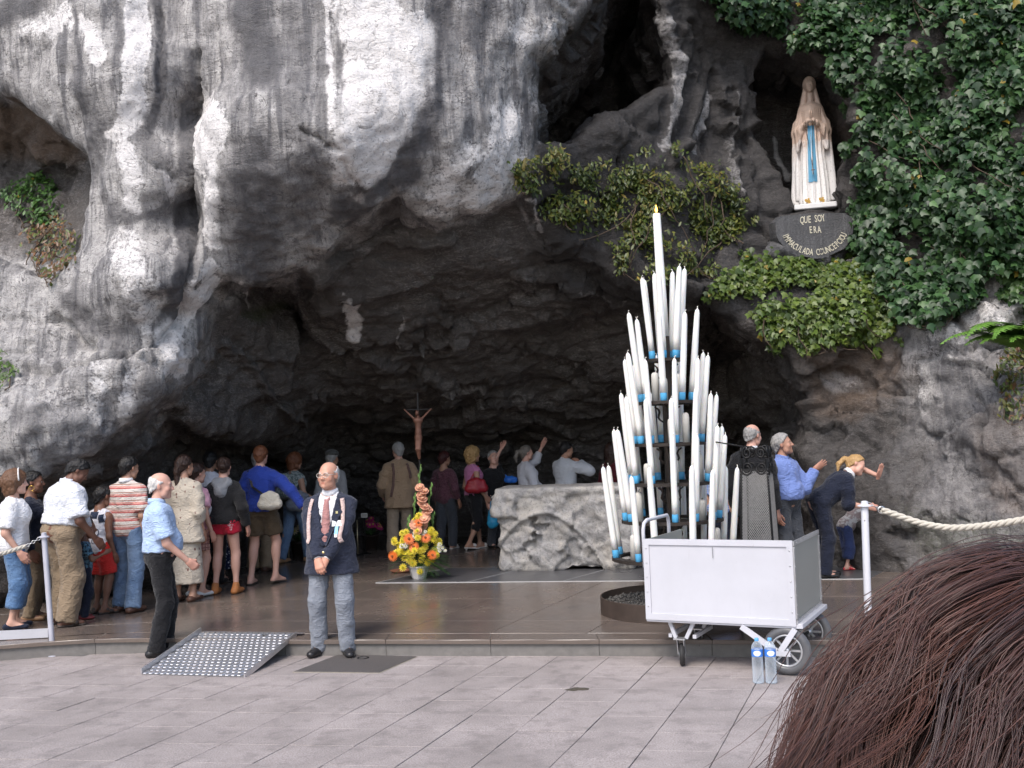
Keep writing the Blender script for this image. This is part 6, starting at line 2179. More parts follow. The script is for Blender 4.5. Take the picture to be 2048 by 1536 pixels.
def on_surface(pr, part, pts_local, dirv, lift=.004):
    _, V, Q = pr[part]
    bv = BVHTree.FromPolygons([tuple(map(float, p)) for p in V], Q.tolist())
    out = []
    for p in pts_local:
        h_ = bv.ray_cast(Vector(tuple(map(float, p))), Vector(dirv))
        out.append((h_[0] - Vector(dirv) * lift) if h_[0] is not None else None)
    return out


def strap(pr, part, path, width, mat, dirv, name='strap', lift=.008):
    """ribbon laid on a garment; path = torso points (x, z), cast along dirv"""
    T = pr['T']; rows = []
    dv_ = np.array(dirv, float)
    P = [T(x, 0, z_) for x, z_ in path]
    xs = np.linspace(0, len(P) - 1, 22)
    C = [np.array([np.interp(s_, range(len(P)), [p[i] for p in P]) for i in range(3)]) for s_ in xs]
    L_, R_ = [], []
    for i in range(len(C)):
        tg = C[min(i + 1, len(C) - 1)] - C[max(i - 1, 0)]; sd_ = np.cross(tg, dv_); sd_ /= np.linalg.norm(sd_) + 1e-9
        L_.append(C[i] - sd_ * width / 2 - dv_ * .5); R_.append(C[i] + sd_ * width / 2 - dv_ * .5)
    a, b = on_surface(pr, part, L_, dirv, lift), on_surface(pr, part, R_, dirv, lift)
    V = []
    keep = [(p, q_) for p, q_ in zip(a, b) if p is not None and q_ is not None]
    for p, q_ in keep:
        V += [tuple(p), tuple(q_)]
    F = [(2 * i, 2 * i + 1, 2 * i + 3, 2 * i + 2) for i in range(len(keep) - 1)]
    if not F:
        return None
    o_ = link(name, raw_mesh(name, V, F, mat, True), pr['root']); md = o_.modifiers.new('t', 'SOLIDIFY'); md.thickness = .005
    return o_


def decal_text(pr, part, body, size, cx, cz, dirv, mat, name='print', xs=1.0):
    V_, F_ = text_mesh(body, size, 0)
    T = pr['T']; sgn = -1 if dirv[1] < 0 else 1
    P = [T(cx + sgn * x * xs, 0, cz + y) - np.array(dirv) * .5 for x, y, _ in V_]
    S = on_surface(pr, part, P, dirv, .004)
    if any(s is None for s in S):
        return
    link(name, raw_mesh(name, [tuple(s) for s in S], F_, mat, False), pr['root'])

# ------------------------------------------------------------------ wardrobe
PALE = (.56, .33, .25); PINK = (.60, .35, .27); TAN = (.44, .25, .17); BROWN = (.16, .075, .045); DARKS = (.12, .055, .035); OLIVE = (.36, .20, .13)
WHITE = cloth('white_cotton', (.74, .74, .76)); WHITE2 = cloth('white_check_cotton', (.72, .73, .76), (.58, .62, .72), 'plaid', 1.6)
DENIM = cloth('denim', (.07, .15, .30), (.20, .32, .50), 'denim'); DENIM2 = cloth('denim_pale', (.14, .22, .36), (.28, .38, .52), 'denim')
KHAKI = cloth('khaki', (.26, .195, .13)); KHAKI2 = cloth('khaki_dark', (.19, .14, .09)); BLACK = cloth('black_wool', (.012, .012, .014)); NAVY = cloth('navy_cloth', (.014, .018, .035)); NAVYB = cloth('blazer_navy', (.028, .033, .055)); GREY = cloth('grey_flannel', (.23, .25, .29)); LBLUE = cloth('light_blue_cotton', (.42, .55, .78)); BLUE2 = cloth('blue_oxford', (.17, .24, .52))
ROYAL = cloth('royal_blue_fleece', (.025, .055, .32)); RED = cloth('red_cotton', (.50, .025, .02)); CRIM = cloth('crimson_shorts', (.42, .012, .035)); BRSH = cloth('brown_twill', (.09, .065, .04)); STRIPE = cloth('striped_jersey', (.6, .5, .45), None, 'stripe'); FLOR = cloth('cream_floral', (.52, .46, .38), (.16, .07, .06), 'floral')
PINKC = cloth('pink_cotton', (.66, .36, .46)); PINK2 = cloth('bright_pink_cotton', (.60, .22, .42)); TARTAN = cloth('tartan_red', (.42, .24, .2), (.12, .03, .03), 'plaid'); JERS = cloth('jersey_white', (.70, .70, .76)); JBLK = cloth('jersey_dark', (.02, .03, .06)); HOOD = cloth('black_hoodie', (.016, .016, .018)); HOODG = cloth('hood_grey', (.23, .24, .26)); DOTS = cloth('polka_navy', (.012, .02, .06), (.5, .52, .6), 'spots'); TEAL = cloth('teal_vest', (.12, .17, .17), (.36, .40, .40), 'mottle'); GREYT = cloth('grey_jersey', (.33, .33, .34)); TANJ = cloth('tan_wool', (.36, .25, .16)); BEIGE = cloth('beige_wool', (.33, .26, .19)); PURP = cloth('purple_print', (.075, .018, .035), (.13, .06, .075), 'mottle', 2.0); CHAR = cloth('charcoal', (.05, .055, .065)); MAROON = cloth('maroon', (.09, .012, .018)); BPAT = cloth('blue_check', (.12, .20, .45), (.5, .55, .65), 'plaid', 1.8); BPRT = cloth('black_blue_print', (.015, .02, .035), (.12, .25, .35), 'mottle', 1.5); DSKIRT = cloth('dark_print_skirt', (.02, .018, .018), (.3, .27, .22), 'mottle', 1.2)
LEATH = plain('black_leather', (.018, .017, .018), .35, var=.3, scale=20); BRLEA = plain('brown_leather', (.10, .05, .035), .45, var=.3, scale=20); TANL = plain('tan_leather', (.30, .17, .09), .5, var=.2); WLEA = plain('white_leather', (.66, .64, .62), .45, var=.1); ORSN = plain('orange_sneaker', (.42, .16, .05), .6, var=.5, scale=25); REDS = plain('red_sandal', (.5, .03, .04), .45); SDARK = plain('sandal_dark', (.055, .042, .035), .6, var=.4)
H_BLK = hairmat('hair_black', (.010, .009, .009)); H_DBR = hairmat('hair_dark_brown', (.035, .018, .013)); H_BR = hairmat('hair_brown', (.13, .065, .035)); H_RED = hairmat('hair_auburn', (.15, .055, .025)); H_MAR = hairmat('hair_dark_red', (.05, .012, .012)); H_BLO = hairmat('hair_blond', (.42, .26, .11)); H_GRY = hairmat('hair_grey', (.30, .29, .28)); H_WHT = hairmat('hair_white', (.60, .58, .56)); H_SAND = hairmat('hair_sandy', (.22, .13, .075)); CAPG = cloth('grey_cap', (.09, .09, .085))

# ------------------------------------------------------------------ the queue along the left wall
person('p1', 'woman in white T-shirt and blue denim capri trousers with a white headband', (30, 1257), h=1.64, yaw=74, female=1, build=1.12, skin=PALE, head=(-4, 0, 0), hair=('bob', H_BR), top=dict(mat=WHITE, hem=-.10, e=.030, ra=.068, sl=.85), bottom=dict(type='capri', mat=DENIM, e=.02, cuff=.085, knee=.085), shoes=('flat', NAVY), arms=(None, ('rel', .06, .10, -.50)))
pr = PEOPLE['p1']
m_ = MB(); m_.tube([pr['hc'] + pr['Rh'] @ np.array([.108 * math.cos(a), .035 - .01 * math.sin(a), .034 + .118 * math.sin(a)]) for a in np.linspace(-.1, math.pi + .1, 20)], .008, 6); m_.build('headband', WLEA, pr['root'], smooth=True)
person('p2', 'woman in dark navy jacket and khaki trousers wearing a gold hoop earring', (66, 1240), h=1.62, yaw=78, female=1, skin=BROWN, hair=('pony', H_BLK), top=dict(mat=NAVY, hem=-.10, sleeve='long', e=.02), bottom=dict(type='trousers', mat=KHAKI2, e=.016), shoes=('flat', TANL))
pr = PEOPLE['p2']
m_ = MB(); c_ = pr['hc'] + pr['Rh'] @ np.array([.088, -.005, -.062]); m_.tube([c_ + pr['Rh'] @ np.array([0, .028 * math.cos(a), .028 * math.sin(a)]) for a in np.linspace(0, 6.283, 17)[:-1]], .0035, 5, closed=True); m_.build('hoop_earring', plain('gold', (.7, .45, .12), .25, 1.0), pr['root'], smooth=True)
person('p3', 'heavy man in white checked shirt and khaki trousers with his head bowed', (128, 1250), h=1.80, yaw=42, build=1.42, skin=DARKS, lean=9, head=(22, 34, 0), belly=.10, hair=('short', H_BLK), top=dict(mat=WHITE2, hem=.10, e=.034, ra=.075, sl=.9, amp=.016, collar=True), bottom=dict(type='trousers', mat=KHAKI, e=.03, thigh=.108, knee=.092, cuff=.086, amp=.016), shoes=('sandal', SDARK), feet=((-.14, .02, -5), (.13, -.02, 20)), arms=(('rel', -.05, .14, -.50), ('rel', .08, .16, -.48)))
person('p5', 'small child in dark patterned top and navy track trousers holding an arm out', (170, 1238), h=1.02, yaw=60, skin=BROWN, hair=('crop', H_BLK), top=dict(mat=BPRT, hem=-.12, e=.016), bottom=dict(type='trousers', mat=NAVY, e=.018), shoes=('sneaker', plain('dark_red_shoe', (.20, .03, .03), .5)), arms=(None, ('rel', .05, .34, -.14)))
person('p4', 'boy in white and navy sleeveless jersey and red shorts', (203, 1226), h=1.40, yaw=24, build=.92, skin=BROWN, head=(14, 12, 0), hair=('crop', H_BLK), top=dict(mat=JERS, hem=-.16, sleeve='tank', e=.022, name='jersey'), bottom=dict(type='shorts', mat=RED, len=-.86, e=.022, thigh=.105), shoes=('sandal', SDARK), feet=((-.1, .03, 0), (.1, -.02, 35)))
pr = PEOPLE['p4']; JTXT = plain('print_navy', (.02, .03, .07), .7)
decal_text(pr, 'top', 'LCA', .085, -.0, .06, (0, 1, 0), JTXT)
m_ = MB(); T = pr['T']
ring = []
for rr in (.050, .062):
    S = on_surface(pr, 'top', [T(.03 + rr * math.cos(a), 0, .22 + rr * math.sin(a)) - np.array([0, .5, 0]) for a in np.linspace(0, 6.283, 25)[:-1]], (0, 1, 0), .004)
    ring.append(S)
if all(s is not None for r_ in ring for s in r_):
    m_.add([tuple(s) for r_ in ring for s in r_], [(i, (i + 1) % 24, 24 + (i + 1) % 24, 24 + i) for i in range(24)]); m_.build('emblem', JTXT, pr['root'])
for sg in (-1, 1):
    strap(pr, 'top', [(sg * .12, .46), (sg * .13, .36), (sg * .155, .26)], .055, JBLK, (0, 1, 0), 'shoulder_panel', .005)
strap(pr, 'top', [(-.07, .455), (.07, .455)], .07, JBLK, (0, 1, 0), 'yoke_panel', .005)
person('p6', 'man in red and white striped polo shirt and faded blue jeans', (258, 1222), h=1.76, yaw=14, skin=TAN, head=(18, 6, 0), hair=('short', H_BLK), top=dict(mat=STRIPE, hem=-.08, e=.028, ra=.068, sl=.85, collar=WHITE), bottom=dict(type='trousers', mat=DENIM2, e=.018, cuff=.085), shoes=('shoe', BRLEA), feet=((-.12, .04, -8), (.13, -.1, 10)))
person('p7', 'bald man in light blue short-sleeved shirt and black trousers standing on the plaza', (322, 1310), z=0, h=1.75, yaw=70, build=1.06, skin=PINK, belly=.05, head=(8, 2, 0), hair=('fringe', H_WHT), top=dict(mat=LBLUE, hem=.06, e=.030, ra=.07, sl=.82, collar=True), bottom=dict(type='trousers', mat=BLACK, e=.016, thigh=.096, knee=.074, cuff=.072, waist=.17), shoes=('shoe', LEATH), arms=(None, ('rel', .02, .26, -.46)), hands=('relaxed', 'fist'), hvox=.0062, face=dict(brow=(.5, .48, .46)), feet=((-.1, .06, 0), (.1, -.03, 0)))
person('p8', 'woman in long cream floral suit with a long dark plait', (372, 1203), h=1.74, yaw=12, female=1, build=1.05, skin=TAN, head=(20, 0, 0), hair=('tail', H_DBR), top=dict(mat=FLOR, hem=-.22, sleeve='long', sl=.5, e=.034, skirted=.23, ra=.07, name='tunic'), bottom=dict(type='skirt', mat=FLOR, len=.22, flare=.22), shoes=('flat', BRLEA))
person('p9', 'woman in pale pink top, tartan skirt and white flat shoes beside the floral suit', (396, 1192), h=1.62, yaw=30, female=1, skin=PALE, head=(10, 0, 0), hair=('short', H_DBR), top=dict(mat=PINKC, hem=-.04, e=.02), bottom=dict(type='skirt', mat=TARTAN, len=.56, flare=.17), shoes=('flat', WLEA), arms=(None, ('rel', .10, .02, -.51)))
person('p10', 'man in white and black football shirt and dark trousers ahead of the tartan skirt', (424, 1168), h=1.78, yaw=14, skin=OLIVE, head=(-20, 4, 0), hair=('short', H_BLK), top=dict(mat=JERS, hem=-.10, e=.026, sl=.9), bottom=dict(type='trousers', mat=BLACK, e=.018), shoes=('shoe', LEATH))
strap(PEOPLE['p10'], 'top', [(-.19, .30), (0, .31), (.19, .30)], .10, JBLK, (0, 1, 0), 'chest_band', .006)
person('p13b', 'little girl in navy polka-dot dress behind the red shorts', (440, 1160), h=1.12, yaw=20, female=1, skin=PALE, hair=('long', H_BR), top=dict(mat=DOTS, hem=-.05, e=.02, name='dress'), bottom=dict(type='skirt', mat=DOTS, len=.16, flare=.22), shoes=('flat', LEATH))
person('p11', 'girl in black hoodie and crimson shorts with orange sneakers', (452, 1187), h=1.70, yaw=4, female=1, skin=PINK, head=(-12, 6, 0), hair=('bun', H_DBR), top=dict(mat=HOOD, hem=-.03, sleeve='long', e=.030, ra=.066, name='hoodie'), bottom=dict(type='shorts', mat=CRIM, len=-.36, e=.014, thigh=.1, waist=.1), shoes=('sneaker', ORSN), arms=(('rel', -.26, .12, -.16, (-.2, -.4, -1)), ('rel', .13, .02, -.50)), feet=((-.13, 0, -6), (.14, 0, 6)))
pr = PEOPLE['p11']; T = pr['T']
G = Grid(pr['nb'] - .3, pr['nb'] + .25, .012)
G.cap(T(-.085, -.075, .49), T(0, -.125, .40), .05, .05, k=.05); G.cap(T(.085, -.075, .49), T(0, -.125, .40), .05, .05, k=.05); G.cap(T(-.07, -.05, .52), T(.07, -.05, .52), .04, k=.04); G.ell(T(0, -.115, .37), (.085, .04, .08), k=.04)
shell('hood', G, HOODG, pr['root'], .008, 3)
decal_pts = [T(.115 + .03 * math.cos(a) * (1 + .3 * math.sin(5 * a)), 0, -.06 + .05 * math.sin(a) * (1 + .25 * math.cos(4 * a))) - np.array([0, .5, 0]) for a in np.linspace(0, 6.283, 31)[:-1]]
S = on_surface(pr, 'bottom', decal_pts, (0, 1, 0), .004); c_ = on_surface(pr, 'bottom', [T(.115, 0, -.06) - np.array([0, .5, 0])], (0, 1, 0), .004)[0]
if c_ is not None and all(s is not None for s in S):
    link('print', raw_mesh('print', [tuple(s) for s in S] + [tuple(c_)], [(i, (i + 1) % 30, 30) for i in range(30)], cloth('white_print', (.6, .5, .52), (.42, .02, .04), 'mottle', 2.5), False), pr['root'])
person('p12', 'tall boy in royal blue sweater and brown shorts wearing flip-flops', (526, 1168), h=1.84, yaw=6, skin=PINK, head=(-6, 2, 0), hair=('short', H_RED), top=dict(mat=ROYAL, hem=-.02, sleeve='long', e=.030, ra=.066, name='sweater'), bottom=dict(type='shorts', mat=BRSH, len=-.72, e=.018, thigh=.102), shoes=('flip', SDARK), arms=(('rel', -.05, .16, -.50), ('rel', .36, .02, -.41, (.7, -.6, .2))), feet=((-.14, -.02, 0), (.15, .06, 25, .02)))
person('p13', 'grey-haired person in khaki trousers half hidden behind the blue sweater', (520, 1142), h=1.76, yaw=10, skin=TAN, hair=('short', H_GRY), top=dict(mat=GREYT, hem=-.06, e=.02), bottom=dict(type='trousers', mat=KHAKI, e=.02, cuff=.085), shoes=('shoe', BRLEA))
person('p14', 'woman with auburn hair and teal vest striding in blue jeans', (592, 1124), h=1.69, yaw=38, female=1, build=1.06, skin=TAN, head=(6, 4, 0), hair=('bob', H_RED), top=dict(mat=TEAL, hem=-.03, sleeve='none', e=.024), bottom=dict(type='trousers', mat=DENIM2, e=.014), shoes=('shoe', TANL), feet=((-.11, -.20, 0, .0), (.10, .20, 6)), arms=(('rel', -.04, .20, -.42), ('rel', .06, .22, -.34)))
person('p15', 'man in flat grey cap standing behind the navy blazer', (668, 1118), h=1.72, yaw=20, skin=TAN, hair=('hat', CAPG, 'crop', H_GRY), top=dict(mat=GREYT, hem=-.06, sleeve='long', e=.024), bottom=dict(type='trousers', mat=CHAR, e=.018), shoes=('shoe', LEATH))

# ------------------------------------------------------------------ the usher in the blazer
person('p16', 'elderly usher in navy blazer and grey trousers with hands folded', (668, 1311), z=0, h=1.81, yaw=186, build=1.08, skin=(.56, .30, .21), belly=.03, head=(16, -2, 0), hair=('fringe', H_WHT), vox=.014, hvox=.0052,
       face=dict(brow=(.55, .52, .5), stubble=.12), top=dict(mat=WHITE, hem=.0, e=.008, sleeve='long', ra=.05, sl=.98, collar=True), bottom=dict(type='trousers', mat=GREY, e=.014, thigh=.094, knee=.073, cuff=.070, amp=.012), jacket=dict(mat=NAVYB, hem=-.19, sleeve='long', sl=.95, e=.030, ra=.062, vneck=.06, vw=.085, neck=.085, amp=.010, skirted=.232), shoes=('shoe', LEATH),
       arms=(('rel', .17, .24, -.47, (-.9, -.2, -.4)), ('rel', -.14, .27, -.49, (.9, -.2, -.4))), hands=('grip', 'grip'), palms=((0, -1, -.3), (0, -1, -.2)), feet=((-.13, .02, -22), (.14, -.02, 14)))
pr = PEOPLE['p16']; T, Rh, hc = pr['T'], pr['Rh'], pr['hc']
TIE = cloth('pink_tie', (.40, .20, .19))
# tie laid on the shirt front
_, V, Q = pr['top']; bv = BVHTree.FromPolygons([tuple(map(float, p)) for p in V], Q.tolist())
rows = []
for z_, w_ in ((.50, .020), (.475, .030), (.465, .020), (.42, .026), (.34, .034), (.24, .042), (.15, .046), (.09, .036), (.06, .004)):
    r_ = []
    for x_ in (-w_, 0, w_):
        p = T(x_, .6, z_); h_ = bv.ray_cast(Vector(tuple(p)), Vector((0, -1, 0)))
        r_.append(h_[0] + Vector((0, .012 - .004 * abs(x_) / w_, 0)) if h_[0] is not None else Vector(tuple(T(x_, .14, z_))))
    rows.append(r_)
V = [tuple(p) for r_ in rows for p in r_]; F = [(3 * i + j, 3 * i + j + 1, 3 * i + j + 4, 3 * i + j + 3) for i in range(len(rows) - 1) for j in (0, 1)]
o = link('tie', raw_mesh('tie', V, F, TIE, True), pr['root']); md = o.modifiers.new('t', 'SOLIDIFY'); md.thickness = .006
# lapels
for sg in (-1, 1):
    path = [(.010, .07), (.060, .30), (.088, .46), (.055, .50)]; outer = [(.030, .08), (.125, .33), (.150, .36), (.085, .50)]
    a = on_surface(pr, 'jacket', [T(sg * x, .6, z_) for x, z_ in path], (0, -1, 0), .010); b = on_surface(pr, 'jacket', [T(sg * x, .6, z_) for x, z_ in outer], (0, -1, 0), .014)
    a = [p if p is not None else (q_ + Vector((-.01 * sg, .0, 0)) if q_ is not None else None) for p, q_ in zip(a, b)]
    if all(p is not None for p in a + b):
        o = link('lapel', raw_mesh('lapel', [tuple(p) for p in a + b], [(i, i + 1, 5 + i, 4 + i) for i in range(3)], NAVYB, False), pr['root']); md = o.modifiers.new('t', 'SOLIDIFY'); md.thickness = .007
PSTR = cloth('pink_webbing', (.62, .46, .42))
for sg in (-1, 1):
    strap(pr, 'jacket', [(sg * .135, .48), (sg * .150, .40), (sg * .155, .28), (sg * .135, .14), (sg * .15, .10)], .034, PSTR, (0, -1, 0), 'shoulder_strap', .012)
def stick(pr, part, x, z_, w_, h_, mat, name, th=.004, dirv=(0, -1, 0)):
    S = on_surface(pr, part, [pr['T'](x + a * w_ / 2, .6 if dirv[1] < 0 else -.6, z_ + b * h_ / 2) for a, b in ((-1, -1), (1, -1), (1, 1), (-1, 1))], dirv, .012)
    if any(s is None for s in S):
        return
    o = link(name, raw_mesh(name, [tuple(s) for s in S], [(0, 1, 2, 3)], mat, False), pr['root']); md = o.modifiers.new('t', 'SOLIDIFY'); md.thickness = th
stick(pr, 'jacket', -.105, .265, .085, .05, plain('badge_white', (.8, .8, .8), .5), 'name_badge')
stick(pr, 'jacket', -.105, .205, .030, .07, plain('ribbon_blue', (.25, .55, .82), .5), 'ribbon')
stick(pr, 'jacket', -.105, .160, .024, .026, plain('medal_silver', (.7, .7, .72), .3, .8), 'medal')
stick(pr, 'jacket', -.10, .36, .018, .022, plain('pin_gold', (.75, .62, .3), .3, .6), 'lapel_pin')
m_ = MB(); q_ = on_surface(pr, 'jacket', [T(0.0, .6, .02)], (0, -1, 0), .004)[0]
if q_ is not None:
    m_.lathe([(.014, 0), (.012, .004), (.003, .006)], 12)
    m_.build('button', plain('brass', (.75, .6, .3), .25, .9), pr['root'], smooth=True, loc=tuple(q_), rot=(R(-90), 0, 0))
# spectacles
m_ = MB(); L = lambda x, y, z_: hc + Rh @ (np.array([x, y, z_]) * pr['hsc'])
for s_ in (-1, 1):
    m_.tube([L(s_ * .034 + .027 * math.cos(a), .104 - .006 * abs(math.cos(a)), .002 + .020 * math.sin(a)) for a in np.linspace(0, 6.283, 17)[:-1]], .0028, 5, closed=True)
    m_.tube([L(s_ * .060, .100, .006), L(s_ * .080, .06, .008), L(s_ * .084, 0, .008)], .0025, 5)
m_.tube([L(-.008, .108, .006), L(.008, .108, .006)], .0028, 5)
m_.build('spectacles', plain('spectacle_frame', (.6, .57, .52), .3, .5), pr['root'], smooth=True)

# ------------------------------------------------------------------ inside the grotto
person('p17', 'grey-haired man in tan jacket with crossed shoulder straps seen from behind', (803, 1110), h=1.82, yaw=-8, build=1.10, skin=PINK, head=(-16, 0, 0), hair=('short', H_GRY), jacket=dict(mat=TANJ, hem=-.20, sleeve='long', e=.032, ra=.064, skirted=.222), bottom=dict(type='trousers', mat=BEIGE, e=.02, cuff=.085), shoes=('shoe', TANL), arms=(('rel', -.07, .20, -.44), ('rel', .06, .18, -.46)), feet=((-.13, -.03, -10), (.10, .05, 10)))
STR2 = cloth('brown_webbing', (.17, .10, .085))
for pth in ([(-.10, .49), (-.085, .35), (-.10, .15), (-.14, -.02)], [(.12, .48), (.16, .34), (.17, .25)]):
    strap(PEOPLE['p17'], 'jacket', pth, .04, STR2, (0, 1, 0), 'shoulder_strap', .010)
person('p18', 'woman in dark purple printed blouse with dark red hair', (893, 1098), h=1.62, yaw=28, female=1, skin=OLIVE, head=(12, 0, 0), hair=('short', H_MAR), top=dict(mat=PURP, hem=-.12, sleeve='long', sl=.75, e=.026, ra=.072, neck=.085, name='blouse'), bottom=dict(type='trousers', mat=CHAR, e=.02), shoes=('heel', WLEA), feet=((-.1, -.06, 0), (.1, .08, 0)), arms=(None, ('rel', .10, .06, -.50)))
person('p19', 'blond woman in pink sleeveless top and black capri trousers with white heels', (950, 1098), h=1.68, yaw=60, female=1, skin=TAN, head=(10, 0, 0), hair=('curly', H_BLO), top=dict(mat=PINK2, hem=.0, sleeve='none', e=.016), bottom=dict(type='capri', mat=BLACK, len=.42, e=.014), shoes=('heel', WLEA), feet=((-.09, .17, 0), (.09, -.14, 5, .03)), arms=(None, ('rel', .06, .14, -.47)))
person('p20', 'grey-haired woman in black top raising one hand to the rock', (985, 1100), depth=17.6, h=1.60, yaw=140, female=1, skin=PINK, head=(20, -12, 0), hair=('short', H_GRY), top=dict(mat=BLACK, hem=-.05, e=.02), bottom=dict(type='trousers', mat=CHAR, e=.018), shoes=('flat', LEATH), arms=(('px', 1003, 897, .0, (1, 0, -.4)), None), hands=('flat', 'relaxed'))
person('p21', 'woman in loose white blouse stretching an arm up towards the rock wall', (1050, 1100), depth=17.3, h=1.68, yaw=64, female=1, skin=PINK, head=(6, -4, 0), hair=('pony', hairmat('hair_ash', (.16, .14, .12))), top=dict(mat=cloth('white_linen', (.62, .62, .66)), hem=-.10, sleeve='long', sl=.55, e=.036, ra=.074, name='blouse'), bottom=dict(type='trousers', mat=CHAR, e=.018), shoes=('flat', LEATH), arms=(('px', 1084, 893, .25, (0, 0, -1)), ('rel', .05, .26, -.36)), hands=('flat', 'relaxed'))
person('p22', 'dark-haired man in white sweatshirt reaching forward beside the altar', (1128, 1100), depth=17.2, h=1.72, yaw=48, build=1.12, skin=TAN, head=(18, 8, 0), hair=('short', H_BLK), top=dict(mat=cloth('white_sweat', (.60, .62, .66)), hem=-.08, sleeve='long', e=.036, ra=.076, name='sweatshirt'), bottom=dict(type='trousers', mat=CHAR, e=.018), shoes=('shoe', LEATH), arms=(('rel', .04, .36, -.14), ('px', 1158, 924, -.05, (.6, -.5, -.6))))
person('p23', 'person in maroon top behind the candles next to the altar', (1222, 1100), depth=17.0, h=1.66, yaw=40, female=1, skin=OLIVE, head=(0, 0, 0), hair=('long', H_DBR), top=dict(mat=MAROON, hem=-.06, sleeve='long', e=.022), bottom=dict(type='trousers', mat=CHAR, e=.018), shoes=('flat', LEATH))
person('p29', 'person in blue checked shirt glimpsed between the candles', (1434, 1100), depth=13.6, h=1.50, yaw=40, female=1, skin=TAN, hair=('bob', H_DBR), top=dict(mat=BPAT, hem=-.14, e=.024), bottom=dict(type='trousers', mat=NAVY, e=.018), shoes=('flat', LEATH))
person('p24', 'bald grey-haired man in dark suit behind the iron cage', (1502, 1100), depth=12.1, h=1.90, yaw=38, skin=PINK, head=(12, 4, 0), hair=('fringe', H_GRY), top=dict(mat=WHITE, hem=-.02, e=.010, collar=True), jacket=dict(mat=BLACK, hem=-.18, sleeve='long', e=.034, ra=.072, neck=.074, skirted=.21), bottom=dict(type='trousers', mat=BLACK, e=.018), shoes=('shoe', LEATH))
person('p25', 'man with moustache in blue shirt touching the rock wall', (1564, 1100), depth=12.3, h=1.76, yaw=142, build=1.08, skin=(.42, .23, .16), head=(-34, -10, 0), belly=.05, hair=('short', H_GRY), face=dict(moustache=(.10, .09, .085), brow=(.06, .05, .05), stubble=.2), hvox=.006, top=dict(mat=BLUE2, hem=.05, sleeve='long', e=.030, ra=.07, collar=True), bottom=dict(type='trousers', mat=CHAR, e=.02), shoes=('shoe', LEATH), arms=(('px', 1630, 938, .12, (0, .2, -1)), ('rel', .06, .06, -.52)), hands=('flat', 'relaxed'), palms=(((0, -1, 0), (-.8, .5, .6)), None))
person('p26', 'woman with blond ponytail in navy jacket bending down with a hand on the rock', (1656, 1155), h=1.70, yaw=86, female=1, build=1.08, skin=PINK, lean=52, head=(26, -6, 0), hair=('pony', H_BLO), top=dict(mat=WHITE, hem=-.02, e=.010, sleeve='none', collar=True), jacket=dict(mat=NAVY, hem=-.08, sleeve='long', sl=.22, e=.030, ra=.07, neck=.08), bottom=dict(type='trousers', mat=NAVY, e=.02), shoes=('flat', LEATH), arms=(('px', 1757, 952, .05, (0, .3, 1)), ('px', 1738, 1014, -.15, (0, -1, .3))), hands=('flat', 'grip'), palms=(((1, .6, 0), (.35, .2, 1)), None), feet=((-.11, .04, 0), (.11, -.06, 0)))
person('p27', 'small child in grey T-shirt, navy trousers and red sandals leaning forward', (1700, 1139), h=1.02, yaw=72, skin=PINK, lean=50, head=(10, 0, 0), hair=('crop', H_SAND), top=dict(mat=cloth('grey_print_tee', (.36, .36, .36), (.20, .16, .16), 'mottle', .5), hem=-.10, e=.03, sl=.9), bottom=dict(type='capri', mat=cloth('navy_cotton', (.03, .045, .12)), len=.6, e=.024, cuff=.1, knee=.1), shoes=('sandal', REDS), feet=((-.11, .06, 0), (.11, -.12, 12)), arms=(('rel', 0, .30, -.1), ('rel', 0.02, .30, -.12)))

# ------------------------------------------------------------------ what they carry
def bag(name, label, pos, size, rz, mat, body_fn=None, strapmat=None, to=None):
    t_ = thing(name, label, 'bag', pos, rz)
    w_, d_, h_ = size
    G = Grid((-w_, -d_ * 1.5, -.05), (w_, d_ * 1.5, h_ * 1.3), .010)
    G.cap((-w_ * .36, 0, h_ * .25), (w_ * .36, 0, h_ * .25), d_ * .62, k=.03); G.cap((-w_ * .30, 0, h_ * .72), (w_ * .30, 0, h_ * .72), d_ * .42, k=.05); G.cap((0, 0, h_ * .2), (0, 0, h_ * .8), d_ * .55, k=.06)
    V, Q = G.mesh(); Nm = vnormals(V, Q); V = V + Nm * (.006 * fbm(V * 12, 3, 7))[:, None]
    link('pouch', raw_mesh('pouch', V, Q, mat), t_)
    m_ = MB(); m_.tube([(-w_ * .34, -d_ * .30, h_ * .80), (0, -d_ * .52, h_ * .62), (w_ * .34, -d_ * .30, h_ * .80)], .006, 5); m_.build('seam', strapmat or mat, t_, smooth=True)
    if to is not None:
        inv = Rz(-rz); pts = [inv @ (np.array(p) - np.array(pos)) for p in to]
        m_ = MB()
        for i in range(len(pts) - 1):
            m_.bar(pts[i], pts[i + 1], .028, .006, up=(0, 1, 0.1))
        m_.build('strap', strapmat or mat, t_)
    return t_


def W_(pr, P):
    return pr['pos'] + Rz(pr['root'].rotation_euler.z) @ np.array(P)


